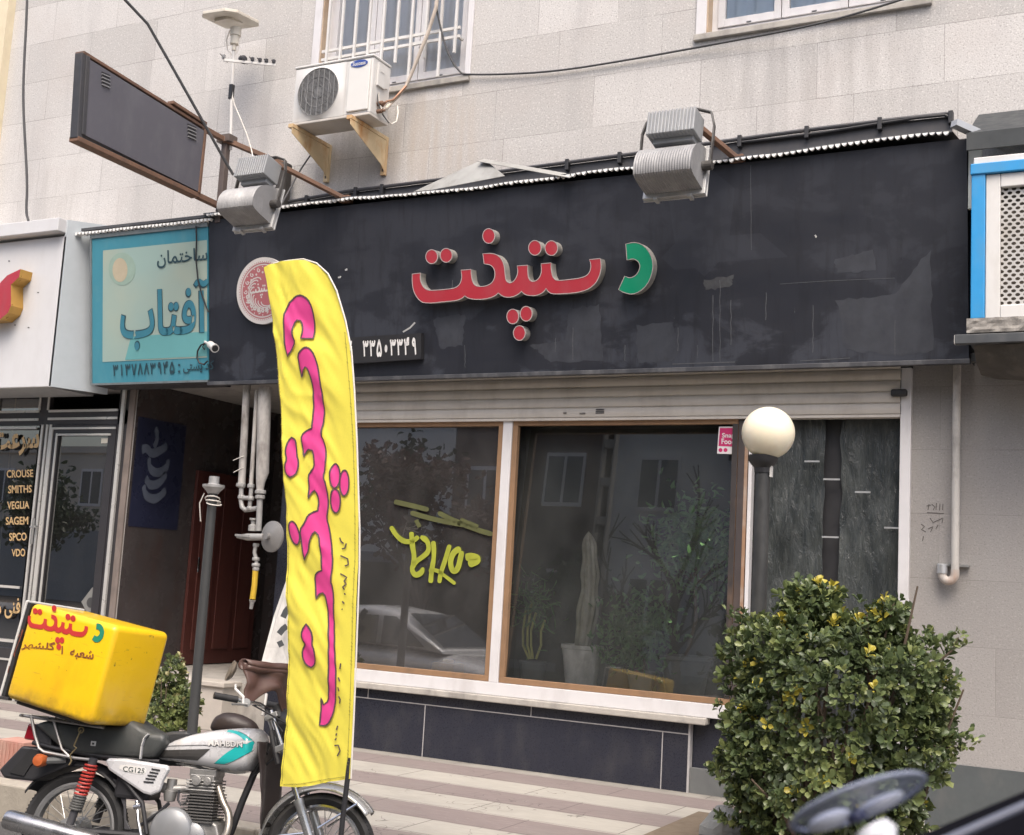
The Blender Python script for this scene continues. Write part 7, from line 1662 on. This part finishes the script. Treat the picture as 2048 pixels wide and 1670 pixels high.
rad = .0335; nx = -nx if nx.dot(_f) > 0 else nx; m = MB()
def cupf(u, v): a = 2*PI*u; r_ = rad*v; return cc+A1*(r_*math.cos(a))+A2*(r_*math.sin(a))+nx*(.005*(1-v*v))
m.grid(cupf, 40, 8, True); m.build('cup', cup_mat(), cup, smooth=True)
m = MB(); m.torus(cc, nx, rad, .0018, 48, 8, .6); m.build('rim', M('blue-grey soft plastic', (.26, .29, .38), .35, var=.15), cup, smooth=True)
m = MB(); m.ball(cc-A1*.013-A2*.010+nx*.004, (.0115, .0085, .004), 16, 10, (A1, A2, nx)); m.ball(cc+A1*.009+A2*.003+nx*.004, (.013, .0075, .003), 16, 10, (A1, A2, nx)); m.build('highlight_lobe', M('white plastic', (.52, .54, .61), .3), cup, smooth=True)  # pale lobes modelled in place of the cup's white highlights
m = MB(); m.ball(cc-A1*.001-A2*.006+nx*.007, (.0048, .005, .003), 12, 8, (A1, A2, nx)); m.build('pivot', M('dark blue plastic', (.03, .035, .08), .3), cup, smooth=True)
m = MB(); kp = near(1756, 1672, .59); d_ = (kp-cc).normalized(); m.lathe(cc+d_*.006+nx*.006, d_, [(.0, .0), (.009, .001), (.011, .006), (.008, .010), (.0085, .016), (.014, .019), (.0155, .03), (.013, .06), (0, .061)], 22); m.build('stem', M('pale grey plastic', (.70, .71, .75), .3, var=.1), cup, smooth=True)
# ------------------------------------------------------------------ across the street (seen mirrored in the shop glass)
def house(label, x0, x1, y, h, m_, nwx, floors, wm):
    t = thing('apartment_building', label, 'building', ((x0+x1)/2, y, GZ)); m = MB(); m.box((x0, y-9, GZ), (x1, y, h)); m.box((x0-.1, y-9, h+.001), (x1+.1, y+.1, h+.25)); m.build('wall', m_, t)
    for f in range(floors):
        for i in range(nwx):
            cx = x0+(x1-x0)*(i+.5)/nwx; cz = 3.9+f*3.0
            if cz+.8 > h: continue
            w_ = MB(); w_.box((cx-.55, y+.001, cz-.7), (cx+.55, y+.05, cz+.7)); w = w_.build('window', FRAMEW, t); q = MB()
            for s_ in (-1, 1): q.box((cx+s_*.26-.22, y+.051, cz-.6), (cx+s_*.26+.22, y+.055, cz+.6))
            q.build('pane', wm, w)
    d = MB(); d.box((x0+.6, y+.001, GZ), (x1-.6, y+.06, 2.3))
    for k in range(12): d.box((x0+.6, y+.061, GZ+k*.22), (x1-.6, y+.075, GZ+k*.22+.16))
    d.build('shutter', M('grey street shutter', (.25, .26, .27), .6, var=.15), t); return t
PANED = M('dark far pane', (.05, .06, .07), .15, var=.2)
house('pale plastered block across the street seen mirrored in the left pane', -27, -16.4, -19, 11, M('pale far plaster', (.80, .79, .76), .8, var=.08), 4, 3, PANED)
house('dark brown brick block across the street seen mirrored behind the mullion', -16.2, -12.4, -18.7, 14, M('dark far brick', (.11, .075, .065), .8, var=.2, scale=20), 2, 4, PANED)
house('light grey block across the street seen mirrored in the right pane', -12.2, -4.5, -19, 12, M('grey far cladding', (.62, .62, .61), .7, var=.1), 3, 3, PANED)
house('beige block across the street opposite the large bush', -4.3, 6, -19.3, 10, M('beige far render', (.50, .45, .38), .8, var=.1), 4, 3, PANED)
house('low pale house across the street seen mirrored in the neighbouring shop door', -52, -28.5, -25, 5.2, bpy.data.materials['beige far render'], 5, 1, PANED)
FW = M('mossy garden wall', (.10, .105, .08), .9, var=.3)
m = MB(); m.box((-24, -17.6, GZ), (4, -17.3, 1.9)); m.box((-24, -17.65, 1.901), (4, -17.25, 1.98)); tag(m.build('garden_wall', FW), 'low dark garden wall across the street', 'wall')
BARK = M('grey bark', (.10, .085, .07), .9, var=.3, bmp=.4); LFT = leaf_mat('street tree leaf', (.030, .050, .020), (.06, .085, .03)); LFR = leaf_mat('reddish plum leaf', (.07, .028, .022), (.12, .045, .03))
def tree(label, x, y, h, leaves, lm, seed, spread=1.0):
    rg_ = random.Random(seed); t = thing('street_tree', label, 'tree', (x, y, GZ), 'trees across the street'); m = MB(); tips = []
    def br(p, d, L, r_, n):
        q = p+d*L*.5+rnd_dir(rg_)*L*.05; e = p+d*L; m.tube([p, q, e], [r_, r_*.85, r_*.65], 6, False); tips.append(e)
        if n == 0: return
        for _ in range(3 if n > 1 else 4):
            d2 = (d+rnd_dir(rg_)*.62*spread+V((0, 0, .18))).normalized(); br(e if rg_.random() < .6 else q, d2, L*rg_.uniform(.55, .8), r_*.6, n-1)
    br(V((x, y, GZ)), V((rg_.uniform(-.08, .08), rg_.uniform(-.08, .08), 1)).normalized(), h*.36, h*.022, 4); m.build('trunk', BARK, t, smooth=True)
    if leaves:
        m = MB()
        for _ in range(leaves): p = rg_.choice(tips[1:])+rnd_dir(rg_)*rg_.random()*.5; leaf(m, p, rnd_dir(rg_), rnd_dir(rg_), .20, .12)
        m.build('crown', lm, t)
tree('bare spreading street tree mirrored in the right shop pane', -8.2, -14.0, 6.5, 0, LFT, 4, 1.1); tree('second bare street tree mirrored behind the lamp globe', -5.8, -14.4, 6.8, 0, LFT, 9, 1.1)
tree('reddish leafy tree mirrored in the left shop pane', -14.2, -14.2, 6.0, 2600, LFR, 14); tree('tall thin leafy tree mirrored beside the flag', -16.4, -14.3, 6.6, 2200, LFT, 23)
tree('round dark tree mirrored in the neighbouring shop door', -21.6, -14.6, 5.0, 3200, LFT, 31); tree('dense dark green tree mirrored low in the right pane', -10.5, -15.2, 4.6, 3400, LFT, 41); tree('low dark green tree mirrored behind the cactus', -7.6, -16.0, 4.2, 3000, LFT, 52)
tree('broad dark tree mirrored low in the neighbouring shop door', -26.2, -14.4, 3.9, 2600, LFT, 61, 1.2)
up = thing('utility_pole', 'concrete ladder-shaped power pole across the street mirrored in the right pane', 'utility pole', (-9.6, -12.8, GZ)); m = MB()
for dx in (-.14, .10): m.box((-9.6+dx, -12.9, GZ), (-9.56+dx, -12.72, 9))
for k in range(12): m.box((-9.70, -12.88, GZ+.2+k*.78), (-9.50, -12.74, GZ+.36+k*.78))
m.build('shaft', M('pole concrete', (.33, .32, .30), .85, var=.15), up, bevel=.01); m = MB(); m.box((-10.5, -12.86, 7.6), (-8.7, -12.76, 7.7)); m.build('cross_arm', DARKM, up)
# white saloon parked behind the motorcycle, out of direct sight but mirrored in the pane
car = thing('parked_car', 'white parked car behind the motorcycle, mirrored in the left shop pane', 'car', (-8.6, -4.65, GZ))
CW = M('white car paint', (.66, .66, .66), .25, var=.03, coat=.8); CG = glass_mat('car window glass', (.22, .24, .25), 2.2); CB = BLACKM
cx0, cy0 = -8.6, -4.65
def cpf(x, y, z): return V((cx0+x, cy0+y, GZ+z))
def loft(m, secs):
    o = len(m.v); n = len(secs[0])
    for s_ in secs: m.v += s_
    for i in range(len(secs)-1):
        for j in range(n): j2 = (j+1) % n; m.face([o+i*n+j, o+i*n+j2, o+(i+1)*n+j2, o+(i+1)*n+j])
    m.face([o+j for j in range(n)]); m.face([o+(len(secs)-1)*n+j for j in range(n-1, -1, -1)])
def sec(x, w, z0, z1, k=3.5): return [cpf(x, w*math.copysign(abs(math.cos(t))**(2/k), math.cos(t)), (z0+z1)/2+(z1-z0)/2*math.copysign(abs(math.sin(t))**(2/k), math.sin(t))) for t in [2*PI*i/28 for i in range(28)]]
m = MB(); loft(m, [sec(x, w, a, b2) for x, w, a, b2 in [(-2.0, .62, .40, .62), (-1.96, .76, .30, .80), (-1.7, .82, .24, .90), (-.9, .84, .22, .93), (.6, .84, .22, .90), (1.3, .83, .24, .84), (1.75, .78, .28, .74), (1.95, .64, .36, .62)]]); body = m.build('body', CW, car, smooth=True)
m = MB(); loft(m, [sec(x, w, .86, b2, 4) for x, w, b2 in [(-1.72, .70, .92), (-1.35, .68, 1.22), (-.9, .64, 1.36), (-.1, .63, 1.40), (.35, .65, 1.34), (.95, .70, .95), (1.02, .70, .90)]]); m.build('cabin', CW, body, smooth=True)
for sg in (-1, 1):
    for (xa, xb_, xc, xd) in ((-1.30, -.55, -.60, -1.05), (-.48, .10, .08, -.46), (.17, .80, .33, .15)):
        m = MB(); m.add([cpf(xa, sg*.735, .93), cpf(xb_, sg*.735, .93), cpf(xc, sg*.675, 1.27), cpf(xd, sg*.675, 1.27)], [(0, 1, 2, 3)]); m.build('side_window', CG, car)
    for xx in (-1.25, 1.25):
        m = MB(); m.torus(cpf(xx, sg*.76, .30), (0, 1, 0), .225, .075, 32, 10); w_ = m.build('wheel', RUBBER, car, smooth=True); m = MB(); m.lathe(cpf(xx, sg*.80, .30), (0, sg, 0), [(.19, -.05), (.19, .02), (.12, .01), (.03, .03), (0, .031)], 20); m.build('hubcap', ALU, w_, smooth=True)
    m = MB(); m.ball(cpf(1.86, sg*.52, .62), (.10, .17, .09), 14, 8); m.build('headlight', GALV, car, smooth=True); m = MB(); m.ball(cpf(-1.93, sg*.58, .68), (.06, .13, .10), 14, 8); m.build('tail_light', M('red lens', (.3, .01, .02), .2), car, smooth=True)
m = MB(); m.add([cpf(.99, -.62, .95), cpf(.99, .62, .95), cpf(.44, .55, 1.32), cpf(.44, -.55, 1.32)], [(0, 1, 2, 3)]); m.build('windscreen', CG, car)
for o in bpy.data.objects:      # every empty parent keeps its place; nothing else to tidy
    if o.type == 'MESH' and not o.data.polygons: print('empty mesh', o.name)
